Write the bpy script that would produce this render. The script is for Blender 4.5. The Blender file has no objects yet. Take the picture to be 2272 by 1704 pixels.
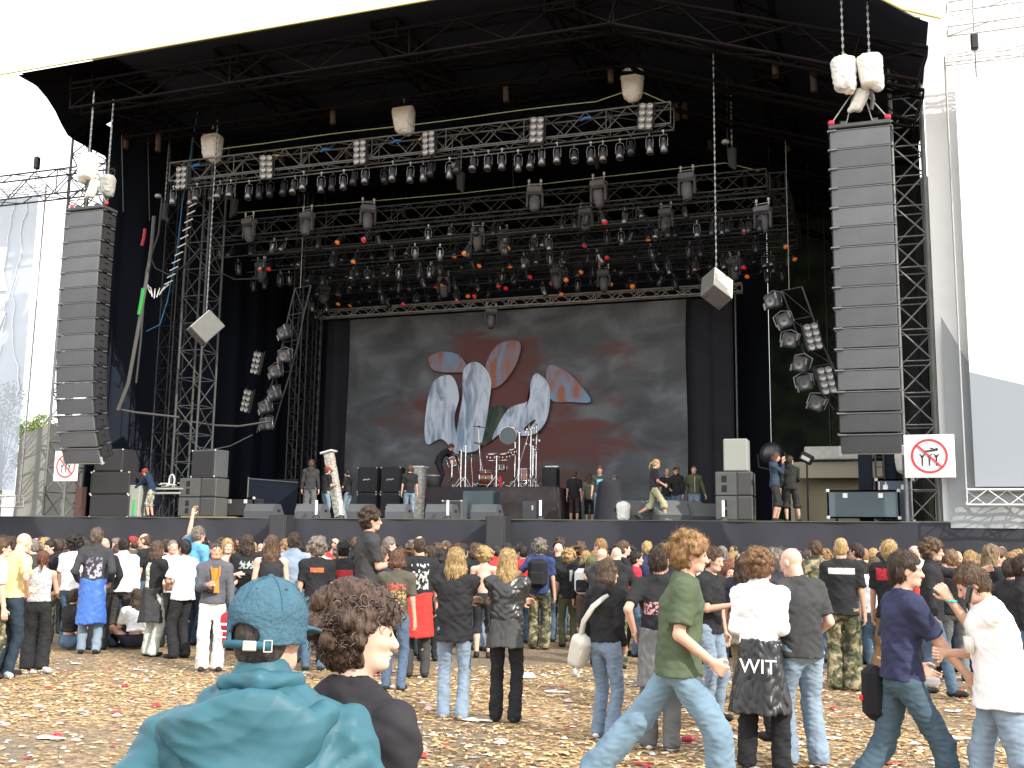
import bpy, math, random
import numpy as np
from mathutils import Vector, Matrix

rnd = random.Random(7)
D = bpy.data
scene = bpy.context.scene
COL = scene.collection
PI = math.pi

# ------------------------------------------------------------------ camera
TH = math.radians(19.2); PH = math.atan(360 / 2362); RL = 0.015; FC = 2362.0
CF = np.array([-math.sin(TH) * math.cos(PH), math.cos(TH) * math.cos(PH), math.sin(PH)])
_r0 = np.array([math.cos(TH), math.sin(TH), 0.0]); _u0 = np.cross(_r0, CF)
CR = math.cos(RL) * _r0 + math.sin(RL) * _u0
CU = -math.sin(RL) * _r0 + math.cos(RL) * _u0
EYE = np.array([0.0, 0.0, 1.72])
cam = D.cameras.new('camera'); camo = D.objects.new('camera', cam); COL.objects.link(camo)
cam.sensor_width = 36.0; cam.lens = 36.0 * FC / 2272.0; cam.clip_start = 0.1; cam.clip_end = 2000
camo.matrix_world = Matrix(((CR[0], CU[0], -CF[0], EYE[0]), (CR[1], CU[1], -CF[1], EYE[1]), (CR[2], CU[2], -CF[2], EYE[2]), (0, 0, 0, 1)))
scene.camera = camo

def ray(x, y): return CF + (x - 1136) / FC * CR - (y - 852) / FC * CU
def atY(x, y, Y): d = ray(x, y); return Vector(EYE + d * (Y / d[1]))
def atD(x, y, dep): return Vector(EYE + ray(x, y) * dep)
def hor(x): return 1212 + 0.015 * (x - 1136)

# ------------------------------------------------------------------ sky, sun, exposure
SUN = np.array([0.55 * math.cos(TH) + 0.56 * math.sin(TH), 0.55 * math.sin(TH) - 0.56 * math.cos(TH), 0.53])
SUN /= np.linalg.norm(SUN)
w = D.worlds.new("World"); scene.world = w; w.use_nodes = True
nt = w.node_tree; nt.nodes.clear()
o_ = nt.nodes.new('ShaderNodeOutputWorld'); bg = nt.nodes.new('ShaderNodeBackground')
sky = nt.nodes.new('ShaderNodeTexSky'); sky.sky_type = 'NISHITA'; sky.sun_disc = False
sky.sun_elevation = math.asin(SUN[2]); sky.sun_rotation = math.atan2(SUN[0], SUN[1])
sky.air_density = 1.5; sky.dust_density = 4
tc = nt.nodes.new('ShaderNodeTexCoord'); nz = nt.nodes.new('ShaderNodeTexNoise'); nz.inputs['Scale'].default_value = 2.2; nz.inputs['Detail'].default_value = 5
cr = nt.nodes.new('ShaderNodeValToRGB'); cr.color_ramp.elements[0].position = .25; cr.color_ramp.elements[0].color = (.8, .8, .8, 1); cr.color_ramp.elements[1].position = .6; cr.color_ramp.elements[1].color = (1, 1, 1, 1)
mx = nt.nodes.new('ShaderNodeMixRGB'); mx.inputs[2].default_value = (9.5, 9.7, 10.0, 1)
nt.links.new(tc.outputs['Generated'], nz.inputs['Vector']); nt.links.new(nz.outputs[0], cr.inputs[0]); nt.links.new(cr.outputs[0], mx.inputs[0])
nt.links.new(sky.outputs[0], mx.inputs[1]); nt.links.new(mx.outputs[0], bg.inputs[0]); nt.links.new(bg.outputs[0], o_.inputs[0])
bg.inputs['Strength'].default_value = 0.12
sl = D.lights.new('sun', 'SUN'); sl.energy = 2.7; sl.angle = math.radians(0.6); sl.color = (1.0, 0.95, 0.86)
so = D.objects.new('sun', sl); COL.objects.link(so)
so.rotation_euler = Vector(SUN).to_track_quat('Z', 'Y').to_euler()
vs = scene.view_settings; vs.view_transform = 'Standard'; vs.look = 'None'; vs.exposure = 1.1; vs.gamma = 1
scene.cycles.use_adaptive_sampling = True
scene.cycles.max_bounces = 6; scene.cycles.diffuse_bounces = 4; scene.cycles.sample_clamp_indirect = 6

# ------------------------------------------------------------------ materials
MATS = {}
def rgb(c):
    return (c[0], c[1], c[2], 1.0)
def mat(name, col, rough=.7, metal=0., var=0., vscale=6., bump=0., bscale=30., emit=None, sss=0., spec=.3, stretch=(1, 1, 1), alpha=1., trans=0., ridge=False):
    if name in MATS: return MATS[name]
    m = D.materials.new(name); m.use_nodes = True; MATS[name] = m
    t = m.node_tree; b = t.nodes['Principled BSDF']
    b.inputs['Base Color'].default_value = rgb(col); b.inputs['Roughness'].default_value = rough
    b.inputs['Metallic'].default_value = metal; b.inputs['Specular IOR Level'].default_value = spec
    if alpha < 1: b.inputs['Alpha'].default_value = alpha
    if trans: b.inputs['Transmission Weight'].default_value = trans
    if sss:
        b.inputs['Subsurface Weight'].default_value = sss; b.inputs['Subsurface Radius'].default_value = (1, .3, .15); b.inputs['Subsurface Scale'].default_value = .012
    if var or bump:
        tc = t.nodes.new('ShaderNodeTexCoord'); mp = t.nodes.new('ShaderNodeMapping'); mp.inputs['Scale'].default_value = stretch
        t.links.new(tc.outputs['Object'], mp.inputs[0])
    if var:
        n = t.nodes.new('ShaderNodeTexNoise'); n.inputs['Scale'].default_value = vscale; n.inputs['Detail'].default_value = 4
        t.links.new(mp.outputs[0], n.inputs['Vector'])
        r = t.nodes.new('ShaderNodeMapRange'); r.inputs[1].default_value = .25; r.inputs[2].default_value = .75; r.inputs[3].default_value = 1 - var; r.inputs[4].default_value = 1 + var
        t.links.new(n.outputs[0], r.inputs[0])
        v = t.nodes.new('ShaderNodeVectorMath'); v.operation = 'SCALE'; v.inputs[0].default_value = col[:3]
        t.links.new(r.outputs[0], v.inputs['Scale']); t.links.new(v.outputs[0], b.inputs['Base Color'])
    if bump:
        n2 = t.nodes.new('ShaderNodeTexNoise'); n2.inputs['Scale'].default_value = bscale; n2.inputs['Detail'].default_value = 3
        bn = t.nodes.new('ShaderNodeBump'); bn.inputs['Strength'].default_value = min(1, bump); bn.inputs['Distance'].default_value = .02
        if ridge: n2.noise_type = 'RIDGED_MULTIFRACTAL'; n2.inputs['Detail'].default_value = 2.5; n2.inputs['Distortion'].default_value = .9; bn.inputs['Distance'].default_value = .014; mp.inputs['Rotation'].default_value = (.3, .5, .2)
        t.links.new(mp.outputs[0], n2.inputs['Vector']); t.links.new(n2.outputs[0], bn.inputs['Height']); t.links.new(bn.outputs[0], b.inputs['Normal'])
    if emit:
        b.inputs['Emission Color'].default_value = rgb(emit[:3]); b.inputs['Emission Strength'].default_value = emit[3]
    return m

# ------------------------------------------------------------------ mesh builder
class MB:
    def __init__(s): s.v = []; s.f = []; s.m = []; s.smooth = []
    def add(s, vs, fs, mi=0, sm=False):
        n = len(s.v); s.v += [tuple(p) for p in vs]; s.f += [tuple(i + n for i in f) for f in fs]; s.m += [mi] * len(fs); s.smooth += [sm] * len(fs); return s
    def box(s, c, d, R=None, mi=0):
        c = Vector(c); vs = []
        for z in (-.5, .5):
            for y in (-.5, .5):
                for x in (-.5, .5):
                    p = Vector((x * d[0], y * d[1], z * d[2]))
                    vs.append((R @ p if R is not None else p) + c)
        return s.add(vs, [(0, 2, 3, 1), (4, 5, 7, 6), (0, 1, 5, 4), (2, 6, 7, 3), (0, 4, 6, 2), (1, 3, 7, 5)], mi)
    def bbox(s, c, d, bev=.02, R=None, mi=0):   # box with chamfered edges
        c = Vector(c); hx, hy, hz = d[0] / 2, d[1] / 2, d[2] / 2; b = min(bev, hx * .9, hy * .9, hz * .9); vs = []; idx = {}
        for sx in (-1, 1):
            for sy in (-1, 1):
                for sz in (-1, 1):
                    for ax in range(3):
                        q = [hx - b, hy - b, hz - b]; q[ax] = (hx, hy, hz)[ax]
                        p = Vector((q[0] * sx, q[1] * sy, q[2] * sz)); idx[(sx, sy, sz, ax)] = len(vs)
                        vs.append((R @ p if R is not None else p) + c)
        fs = []
        for ax in range(3):
            o = [a for a in range(3) if a != ax]
            for sg in (-1, 1):
                l = []
                for (u, v) in ((-1, -1), (1, -1), (1, 1), (-1, 1)):
                    k = [0, 0, 0]; k[ax] = sg; k[o[0]] = u; k[o[1]] = v; l.append(idx[(k[0], k[1], k[2], ax)])
                fs.append(tuple(l))
        for ax in range(3):
            o = [a for a in range(3) if a != ax]
            for u in (-1, 1):
                for v in (-1, 1):
                    a = [0, 0, 0]; a[o[0]] = u; a[o[1]] = v; a[ax] = -1; bb = list(a); bb[ax] = 1
                    fs.append((idx[(*a, o[0])], idx[(*bb, o[0])], idx[(*bb, o[1])], idx[(*a, o[1])]))
        for sx in (-1, 1):
            for sy in (-1, 1):
                for sz in (-1, 1): fs.append(tuple(idx[(sx, sy, sz, a)] for a in range(3)))
        return s.add(vs, fs, mi)
    def tube(s, a, b, r, n=6, r2=None, cap=True, mi=0, sm=True):
        a = Vector(a); b = Vector(b); d = b - a
        if d.length < 1e-6: return s
        d.normalize(); u = d.orthogonal().normalized(); v = d.cross(u); r2 = r if r2 is None else r2
        vs = [a + (u * math.cos(2 * PI * i / n) + v * math.sin(2 * PI * i / n)) * r for i in range(n)] + [b + (u * math.cos(2 * PI * i / n) + v * math.sin(2 * PI * i / n)) * r2 for i in range(n)]
        s.add(vs, [(i, (i + 1) % n, n + (i + 1) % n, n + i) for i in range(n)], mi, sm)
        if cap: s.add(vs, [tuple(range(n - 1, -1, -1)), tuple(range(n, 2 * n))], mi)
        return s
    def path(s, pts, r, n=6, mi=0):
        pts = [Vector(p) for p in pts]; vs = []; k = len(pts); u = None
        for i, p in enumerate(pts):
            d = (pts[min(i + 1, k - 1)] - pts[max(i - 1, 0)]).normalized()
            u = d.orthogonal().normalized() if u is None else (u - d * u.dot(d)).normalized()
            v = d.cross(u); rr = r(i / (k - 1)) if callable(r) else r
            vs += [p + (u * math.cos(2 * PI * j / n) + v * math.sin(2 * PI * j / n)) * rr for j in range(n)]
        fs = [(i * n + j, i * n + (j + 1) % n, (i + 1) * n + (j + 1) % n, (i + 1) * n + j) for i in range(k - 1) for j in range(n)]
        return s.add(vs, fs, mi, True)
    def lathe(s, prof, c=(0, 0, 0), ax=(0, 0, 1), n=16, mi=0, sm=True):
        c = Vector(c); d = Vector(ax).normalized(); u = d.orthogonal().normalized(); v = d.cross(u); vs = []
        for (r, h) in prof: vs += [c + d * h + (u * math.cos(2 * PI * j / n) + v * math.sin(2 * PI * j / n)) * r for j in range(n)]
        k = len(prof)
        return s.add(vs, [(i * n + j, i * n + (j + 1) % n, (i + 1) * n + (j + 1) % n, (i + 1) * n + j) for i in range(k - 1) for j in range(n)], mi, sm)
    def grid(s, fn, nu, nv, mi=0, sm=True, th=0):
        vs = [fn(i / nu, j / nv) for j in range(nv + 1) for i in range(nu + 1)]
        return s.add(vs, [(j * (nu + 1) + i, j * (nu + 1) + i + 1, (j + 1) * (nu + 1) + i + 1, (j + 1) * (nu + 1) + i) for j in range(nv) for i in range(nu)], mi, sm)
    def truss(s, a, b, wd=.5, ht=.5, r=.025, seg=.5, up=(0, 0, 1), tri=False, rd=None):
        a = Vector(a); b = Vector(b); d = (b - a); L = d.length; d.normalize(); u = Vector(up); u = (u - d * u.dot(d)).normalized(); v = d.cross(u); rd = rd or r * .6
        cs = [(-1, -1), (1, -1), (1, 1), (-1, 1)] if not tri else [(-1, -1), (1, -1), (0, 1)]
        off = [v * (x * wd / 2) + u * (y * ht / 2) for x, y in cs]
        for o in off: s.tube(a + o, b + o, r, 5)
        n = max(1, round(L / seg)); k = len(off)
        for i in range(n):
            p = a + d * (L * i / n); q = a + d * (L * (i + 1) / n)
            for j in range(k):
                o1, o2 = off[j], off[(j + 1) % k]
                if i % 2: o1, o2 = o2, o1
                s.tube(p + o1, q + o2, rd, 4, cap=False)
            if i % 4 == 0:
                for j in range(k): s.tube(p + off[j], p + off[(j + 1) % k], rd, 4, cap=False)
        for j in range(k): s.tube(b + off[j], b + off[(j + 1) % k], rd, 4, cap=False)
        return s
    def mesh(s, name, mats):
        me = D.meshes.new(name); me.from_pydata(s.v, [], s.f)
        for m in (mats if isinstance(mats, (list, tuple)) else [mats]): me.materials.append(m)
        me.polygons.foreach_set('use_smooth', s.smooth)
        if any(s.m): me.polygons.foreach_set('material_index', s.m)
        me.update(); return me
    def build(s, name, mats, parent=None, label=None):
        return place(name, s.mesh(name, mats), parent, label)

def place(name, me, parent=None, label=None):
    o = D.objects.new(name, me); COL.objects.link(o)
    if parent is not None: o.parent = parent
    if label: o['label'] = label
    return o
def tag(o, label, cat, group=None):
    o['label'] = label; o['category'] = cat
    if group: o['group'] = group
    return o
def empty(name, loc=(0, 0, 0), rot=(0, 0, 0), label=None, cat=None, group=None, scale=None):
    o = D.objects.new(name, None); COL.objects.link(o); o.location = loc; o.rotation_euler = rot; o.empty_display_size = .2
    if scale: o.scale = (scale,) * 3
    if label: tag(o, label, cat, group)
    return o
def copy_tree(o, parent=None):
    c = o.copy(); COL.objects.link(c); c.parent = parent
    for ch in [x for x in o.children]: copy_tree(ch, c)
    return c
def struct(o): o['kind'] = 'structure'; return o
ORD = ['first', 'second', 'third', 'fourth', 'fifth', 'sixth', 'seventh', 'eighth', 'ninth', 'tenth', 'eleventh', 'twelfth', 'thirteenth', 'fourteenth', 'fifteenth', 'sixteenth', 'seventeenth', 'eighteenth', 'nineteenth', 'twentieth']
def ordn(i):
    if i < 20: return ORD[i]
    t, u = divmod(i + 1, 10); T = {2: 'twent', 3: 'thirt', 4: 'fort', 5: 'fift', 6: 'sixt', 7: 'sevent', 8: 'eight', 9: 'ninet'}[t]
    return T + 'ieth' if u == 0 else T + 'y-' + ORD[u - 1]
def rot_to(d, up=(0, 0, 1)):   # matrix whose +Z is d
    d = Vector(d).normalized(); x = Vector(up).cross(d)
    x = x.normalized() if x.length > 1e-4 else Vector((1, 0, 0)); y = d.cross(x)
    return Matrix(((x[0], y[0], d[0]), (x[1], y[1], d[1]), (x[2], y[2], d[2])))
# =================================================================== SETTING
DK = 2.42          # stage deck height
def noise_mat_ground():
    m = D.materials.new('woodchip_ground'); m.use_nodes = True; t = m.node_tree; b = t.nodes['Principled BSDF']; N = t.nodes.new; L = t.links.new
    tc = N('ShaderNodeTexCoord')
    v = N('ShaderNodeTexVoronoi'); v.inputs['Scale'].default_value = 22; v.inputs['Randomness'].default_value = 1
    mp = N('ShaderNodeMapping'); mp.inputs['Scale'].default_value = (1, 1.6, 1); L(tc.outputs['Object'], mp.inputs[0])
    nw = N('ShaderNodeTexNoise'); nw.inputs['Scale'].default_value = 9; ad = N('ShaderNodeMixRGB'); ad.blend_type = 'ADD'; ad.inputs[0].default_value = .12
    L(mp.outputs[0], nw.inputs['Vector']); L(mp.outputs[0], ad.inputs[1]); L(nw.outputs['Color'], ad.inputs[2]); L(ad.outputs[0], v.inputs['Vector'])
    r = N('ShaderNodeValToRGB'); e = r.color_ramp.elements
    e[0].position = 0; e[0].color = (.06, .036, .022, 1); e[1].position = 1; e[1].color = (.54, .38, .19, 1)
    for p, c in ((.3, (.15, .09, .048, 1)), (.55, (.31, .20, .095, 1)), (.8, (.43, .29, .14, 1))):
        x = e.new(p); x.color = c
    sp = N('ShaderNodeSeparateColor'); L(v.outputs['Color'], sp.inputs[0]); L(sp.outputs[0], r.inputs[0])
    mud = N('ShaderNodeTexNoise'); mud.inputs['Scale'].default_value = .4; mud.inputs['Detail'].default_value = 6; L(tc.outputs['Object'], mud.inputs['Vector'])
    mr = N('ShaderNodeMapRange'); mr.inputs[1].default_value = .5; mr.inputs[2].default_value = .62; L(mud.outputs[0], mr.inputs[0])
    mm = N('ShaderNodeMixRGB'); mm.inputs[2].default_value = (.15, .115, .08, 1); L(r.outputs[0], mm.inputs[1])
    sx = N('ShaderNodeSeparateXYZ'); L(tc.outputs['Object'], sx.inputs[0]); yr = N('ShaderNodeMapRange'); yr.inputs[1].default_value = 11; yr.inputs[2].default_value = 16; yr.inputs[4].default_value = .5; L(sx.outputs[1], yr.inputs[0])
    # trodden bare patch near the left of the field
    mp4 = N('ShaderNodeMapping'); mp4.inputs['Location'].default_value = (5.6 / 2.6, -7.6 / 1.3, 0); mp4.inputs['Scale'].default_value = (1 / 2.6, 1 / 1.3, 0); L(tc.outputs['Object'], mp4.inputs[0]); ln = N('ShaderNodeVectorMath'); ln.operation = 'LENGTH'; L(mp4.outputs[0], ln.inputs[0])
    pr = N('ShaderNodeMapRange'); pr.inputs[1].default_value = 1.1; pr.inputs[2].default_value = .6; pr.inputs[4].default_value = .55; L(ln.outputs['Value'], pr.inputs[0])
    a1 = N('ShaderNodeMath'); L(yr.outputs[0], a1.inputs[0]); L(pr.outputs[0], a1.inputs[1]); a2 = N('ShaderNodeMath'); L(a1.outputs[0], a2.inputs[0]); L(mr.outputs[0], a2.inputs[1])
    ml = N('ShaderNodeMath'); ml.operation = 'MULTIPLY'; ml.use_clamp = True; ml.inputs[1].default_value = .85; L(a2.outputs[0], ml.inputs[0]); L(ml.outputs[0], mm.inputs[0])
    L(mm.outputs[0], b.inputs['Base Color']); b.inputs['Roughness'].default_value = .85
    bn = N('ShaderNodeBump'); bn.inputs['Strength'].default_value = 1; bn.inputs['Distance'].default_value = .02; L(v.outputs['Distance'], bn.inputs['Height']); L(bn.outputs[0], b.inputs['Normal'])
    return m
g = MB()
g.add([(-400, -200, 0), (400, -200, 0), (400, 600, 0), (-400, 600, 0)], [(0, 1, 2, 3)])
struct(g.build('ground', noise_mat_ground()))

def vis_ground(x, y):   # inside the view cone, with margin
    p = np.array([x, y, 0.0]) - EYE; d = p @ CF
    if d < 3: return False
    px = 1136 + FC * (p @ CR) / d; py = 852 - FC * (p @ CU) / d
    return -80 < px < 2352 and py < 1800
chip_m = [mat('chip_' + str(i), c, .8) for i, c in enumerate([(.50, .335, .155), (.36, .225, .10), (.62, .45, .23), (.18, .11, .05), (.70, .56, .36)])]
cb = MB(); ra = random.Random(3)
n = 0
while n < 26000:
    dpt = 4.5 + 11 * ra.random() ** 1.3; sx = ra.uniform(-60, 2332)
    p = EYE + ray(sx, 1500) * 1.0
    d = ray(sx, 1500); q = EYE + d / np.dot(d, CF) * dpt; x, y = q[0], q[1]
    if math.sin(x * .9 + 1.3) * math.sin(y * 1.1 + x * .3) > .55 and ra.random() < .75: n += 1; continue
    if ((x + 5.6) / 2.6) ** 2 + ((y - 7.6) / 1.3) ** 2 < 1 + .4 * math.sin(x * 4 + y * 3) and ra.random() < .8: n += 1; continue
    a = ra.uniform(0, PI); l = ra.uniform(.012, .038); w_ = l * ra.uniform(.25, .6); tz = ra.uniform(-.5, .5); z = ra.uniform(.003, .014)
    ux, uy = math.cos(a) * l, math.sin(a) * l; vx, vy = -math.sin(a) * w_, math.cos(a) * w_; k = tz * w_; e = ra.uniform(-.35, .35) * l
    cb.add([(x - ux - vx, y - uy - vy, z + .006 - e * .5), (x + ux * .8 - vx, y + uy * .8 - vy, z + .006 + e * .5 + k * .3), (x + ux + vx * .7, y + uy + vy * .7, z + .006 + abs(k) + e * .5), (x - ux * .9 + vx, y - uy * .9 + vy, z + .006 + abs(k) - e * .5)], [(0, 1, 2, 3)], ra.choice([0, 0, 1, 1, 2, 3, 4]))
    n += 1
wc = cb.build('wood_chips', chip_m); wc['kind'] = 'stuff'; wc['label'] = 'golden brown wood chips strewn over the festival field'

# small litter: scraps nobody could count, and the larger pieces one by one
lit_m = [mat('scrap_white', (.75, .74, .72), .5), mat('scrap_clear', (.6, .62, .62), .15, spec=.6, alpha=.55), mat('scrap_red', (.42, .03, .04), .4), mat('scrap_pink', (.6, .4, .38), .5)]
def crumple(mb, x, y, sz, mi, r, hgt=.5, z0=.012):
    n_ = 7; vs = [(x, y, z0 + sz * hgt)]
    for ring, k in ((.5, .55), (1, 0)):
        for i in range(n_):
            a = 2 * PI * i / n_ + ring; rr = sz * ring * r.uniform(.6, 1.15)
            vs.append((x + math.cos(a) * rr, y + math.sin(a) * rr * .8, z0 + sz * hgt * k * r.uniform(.4, 1.5)))
    fs = [(0, 1 + i, 1 + (i + 1) % n_) for i in range(n_)] + [(1 + i, 1 + n_ + i, 1 + n_ + (i + 1) % n_, 1 + (i + 1) % n_) for i in range(n_)]
    mb.add(vs, fs, mi)
lb = MB()
for i in range(1500):
    dpt = 4.5 + 10.5 * ra.random() ** .9; sx = ra.uniform(-40, 2312)
    d = ray(sx, 1500); q = EYE + d / np.dot(d, CF) * dpt
    crumple(lb, q[0], q[1], ra.uniform(.015, .04) * (1 if ra.random() < .85 else 1.9), ra.choice([0, 0, 1, 1, 1, 3, 3, 3, 1, 2]), ra, ra.uniform(.15, .5))
ls = lb.build('litter', lit_m); ls['kind'] = 'stuff'; ls['label'] = 'small scraps of trampled cups and paper among the chips'
def ground_at(x, y):
    d = ray(x, y); t = -EYE[2] / d[2]; return Vector(EYE + d * t)
def litter_piece(name, cat, label, px, py, sz, mi, kind, seed):
    r = random.Random(seed); p = ground_at(px, py); m = MB()
    if kind == 'crumple': crumple(m, 0, 0, sz, 0, r, .55); crumple(m, sz * .3, sz * .2, sz * .7, 0, r, .7)
    elif kind == 'flat':
        crumple(m, 0, 0, sz, 0, r, .16); crumple(m, sz * 1.1, sz * .15, sz * .8, 0, r, .12)
    elif kind == 'cup':
        a = r.uniform(0, 6.28); m.lathe([(0, 0), (sz * .38, 0), (sz * .52, sz * 1.5), (sz * .49, sz * 1.5), (sz * .35, .01), (0, .012)], (0, 0, sz * .5), (math.cos(a), math.sin(a), .08), 12)
    o = m.build(name, lit_m[mi]); o.location = (p.x, p.y, .004); tag(o, label, cat, 'litter on the field')
LT = [('plastic_bag', 'plastic bag', 'crumpled white plastic bag on the chips right of the leather jacket man', 1170, 1505, .13, 0, 'crumple'),
      ('red_cup', 'cup', 'crushed red cup on bare mud left of the teal jacket', 105, 1530, .055, 2, 'crumple'),
      ('red_cup', 'cup', 'flattened red cup beside the mud patch, nearest the teal sleeve', 345, 1569, .06, 2, 'crumple'),
      ('red_wrapper', 'wrapper', 'long red wrapper lying below the crushed red cup', 250, 1582, .06, 2, 'flat'),
      ('paper_plate', 'plate', 'small white plate on the chips before the curly haired man in jacket wrap', 302, 1488, .07, 0, 'flat'),
      ('paper_sheet', 'paper', 'torn white paper flat on mud at the lower left', 100, 1640, .11, 0, 'flat'),
      ('paper_sheet', 'paper', 'white paper scrap left of the denim jacket man sandals', 166, 1474, .06, 0, 'flat'),
      ('red_cup', 'cup', 'red cup between the walking ginger man and his leading leg', 1512, 1649, .06, 2, 'cup'),
      ('red_cup', 'cup', 'red cup touching the other red cup behind the walking man', 1533, 1648, .05, 2, 'crumple'),
      ('red_cup', 'cup', 'red cup crushed flat near the bottom between teal jacket and walking man', 935, 1682, .06, 2, 'crumple'),
      ('red_cup', 'cup', 'red cup under the stride of the ginger man', 1418, 1698, .06, 2, 'flat'),
      ('green_plate', 'plate', 'green rimmed plate on the chips behind the ginger man', 1607, 1637, .09, 0, 'flat'),
      ('plastic_cup', 'cup', 'clear cup lying beside white sneakers of the shoulder bag woman', 1270, 1500, .07, 1, 'cup'),
      ('plastic_cup', 'cup', 'clear cup lying in mud at the far left', 25, 1508, .08, 1, 'cup'),
      ('plastic_cup', 'cup', 'clear cup lying on mud right of the leftmost clear cup', 112, 1496, .08, 1, 'cup'),
      ('paper_sheet', 'paper', 'wide white paper between the blond women and the shoulder bag woman', 1225, 1537, .12, 0, 'flat'),
      ('paper_sheet', 'paper', 'white sheet near the bottom under the blouse woman', 1050, 1600, .12, 0, 'flat'),
      ('plastic_cup', 'cup', 'clear cup on chips left of camouflage trousers', 1790, 1560, .07, 1, 'cup'),
      ('paper_sheet', 'paper', 'white paper right of the navy shirt man at his heel', 2110, 1640, .1, 0, 'flat'),
      ('bottle_cap', 'bottle cap', 'white lid on chips between navy shirt man and phone man', 2105, 1580, .07, 0, 'flat'),
      ('paper_sheet', 'paper', 'white paper scrap before bald man boots', 1830, 1640, .09, 0, 'flat'),
      ('red_wrapper', 'wrapper', 'red wrapper on the ground under navy shirt man', 1970, 1696, .07, 2, 'flat')]
for i, a in enumerate(LT): litter_piece(a[0], a[1], a[2], a[3], a[4], a[5], a[6], a[7], 50 + i)

# ------------------------------------------------------------------ stage
M_black = mat('black_cloth', (.036, .036, .043), .9, var=.15, vscale=1.5, bump=.3, bscale=4, spec=.1)
M_skirt = mat('skirt_cloth', (.046, .047, .056), .9, var=.12, vscale=.8, bump=.3, bscale=3, spec=.1)
M_curt = mat('matt_black_tarp', (.004, .004, .005), 1., spec=0)
M_void = mat('black_tarp', (.015, .019, .030), .75, bump=.4, bscale=3, spec=.15)
M_deck = mat('deck_board', (.03, .03, .032), .7, var=.2)
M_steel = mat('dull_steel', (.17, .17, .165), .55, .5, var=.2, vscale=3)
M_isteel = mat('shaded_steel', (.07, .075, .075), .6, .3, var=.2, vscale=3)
M_alu = mat('bright_aluminium', (.6, .6, .6), .45, .35)
M_dsteel = mat('dark_steel', (.05, .05, .05), .5, .5)
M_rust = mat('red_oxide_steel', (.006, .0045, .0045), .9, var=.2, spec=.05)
M_white = mat('white_tarp', (.82, .82, .8), .7, var=.05, vscale=1, bump=.35, bscale=2)
M_bag = mat('canvas_cover', (.68, .66, .6), .8, var=.1, bump=.6, bscale=6)
st = empty('stage', (-12, 28, 0), label='long black skirted stage platform across the whole picture', cat='stage')
def rel(p, o): return (p[0] - o[0], p[1] - o[1], p[2] - o[2])
d_ = MB(); d_.box((-1, 7, DK - .06), (38, 15.2, .12)); d_.build('deck', M_deck, st)
def skirt_fn(u, v):
    x = -19 + u * 38; z = v * (DK + .0)
    f = .03 * math.sin(x * 2.1 + math.sin(x * .7) * 2) + .02 * math.sin(x * 5.3 + 1) + .012 * math.sin(z * 4 + x)
    for c in (-6.5, 2.4, 8.9): f -= .16 * math.exp(-((x - c) ** 2) / .05) * (1 - .4 * v)
    return (x - 1, -.64 + f * (1.1 - .6 * v), z)
MB().grid(skirt_fn, 340, 8).build('skirt', M_skirt, st)
e_ = MB(); e_.box((-1, -.62, DK + .012), (38, .08, .02)); e_.build('edge_trim', mat('worn_edge', (.10, .12, .07), .6), st)

# ------------------------------------------------------------------ roof
rf = empty('stage_roof', (-12, 24, 0), label='huge black stage roof with white front fascia and lattice beams', cat='roof')
def zr(x):
    return 15.9 + (x + 10.5) * .008 if x < -6 else 15.936 - 2.5 * ((x + 6) / 7.2) ** 2.6 if x < 1.2 else 13.436
def rp(x, y, dz=0): return (x + 12, y - 24, zr(x) + dz)
MB().grid(lambda u, v: rp(-24.45 + u * 25.8, 24.1 + v * 19, 0.02 + .25 * math.sin(v * 9) ** 2 * .2), 60, 12).build('roof_skin', M_void, rf)
MB().grid(lambda u, v: rp(-30 + u * 31.6, 24.0, .02 + 1.72 * v), 60, 4).build('fascia', M_white, rf)
MB().grid(lambda u, v: rp(-24.45 + u * 25.8, 24.0 + 19 * v, 1.74 + .3 * v), 60, 4).build('roof_top', M_white, rf)
b = MB(); b.path([rp(-30 + i * .79, 23.96, .0) for i in range(41)], .025, 5); b.build('edge_cable', mat('yellow_edge', (.45, .42, .12), .6), rf)
# side curtain falling from the left corner
cv = [Vector(((q_ := atY(a_, b_, Y_)).x + 12, Y_ - 24, min(q_.z, 15.76))) for a_, b_, Y_ in ((39, 167, 24.03), (60, 177, 24.35), (82, 192, 24.75), (104, 218, 25.2), (122, 246, 25.6), (136, 276, 26.0), (150, 300, 26.3), (166, 312, 26.6))]
vs = []; fs = []
for i, p in enumerate(cv): vs += [tuple(p), (p.x - .3, 18.5, p.z), (-21.0 + 12, p.y, 15.78)]
for i in range(len(cv) - 1): fs += [(3 * i, 3 * i + 1, 3 * i + 4, 3 * i + 3), (3 * i + 2, 3 * i, 3 * i + 3, 3 * i + 5)]
MB().add(vs, fs).build('side_curtain', M_curt, rf)
for i, Y in enumerate((24.8, 27.2, 30, 33.2, 36.6, 40)):
    b = MB(); b.truss(rp(-22.9, Y, -.75), rp(-6, Y, -.75), .5, .8, .05, 1.4, rd=.025); b.truss(rp(-6, Y, -.75), rp(1.2, Y, -.75), .5, .8, .05, 1.4, rd=.025)
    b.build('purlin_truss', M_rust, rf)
for i, X in enumerate((-22.5, -17.4, -12.4, -7.4, -2.6)):
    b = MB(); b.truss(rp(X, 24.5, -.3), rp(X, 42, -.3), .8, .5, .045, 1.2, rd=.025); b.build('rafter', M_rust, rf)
b = MB()
for X in (-22.5, -17.4, -12.4, -7.4):
    b.tube(rp(X, 25, -1), rp(X + 5, 33.5, -1), .04, 5); b.tube(rp(X + 5, 25, -1), rp(X, 33.5, -1), .03, 5)
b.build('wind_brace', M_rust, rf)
b = MB(); ra = random.Random(5)
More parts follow.
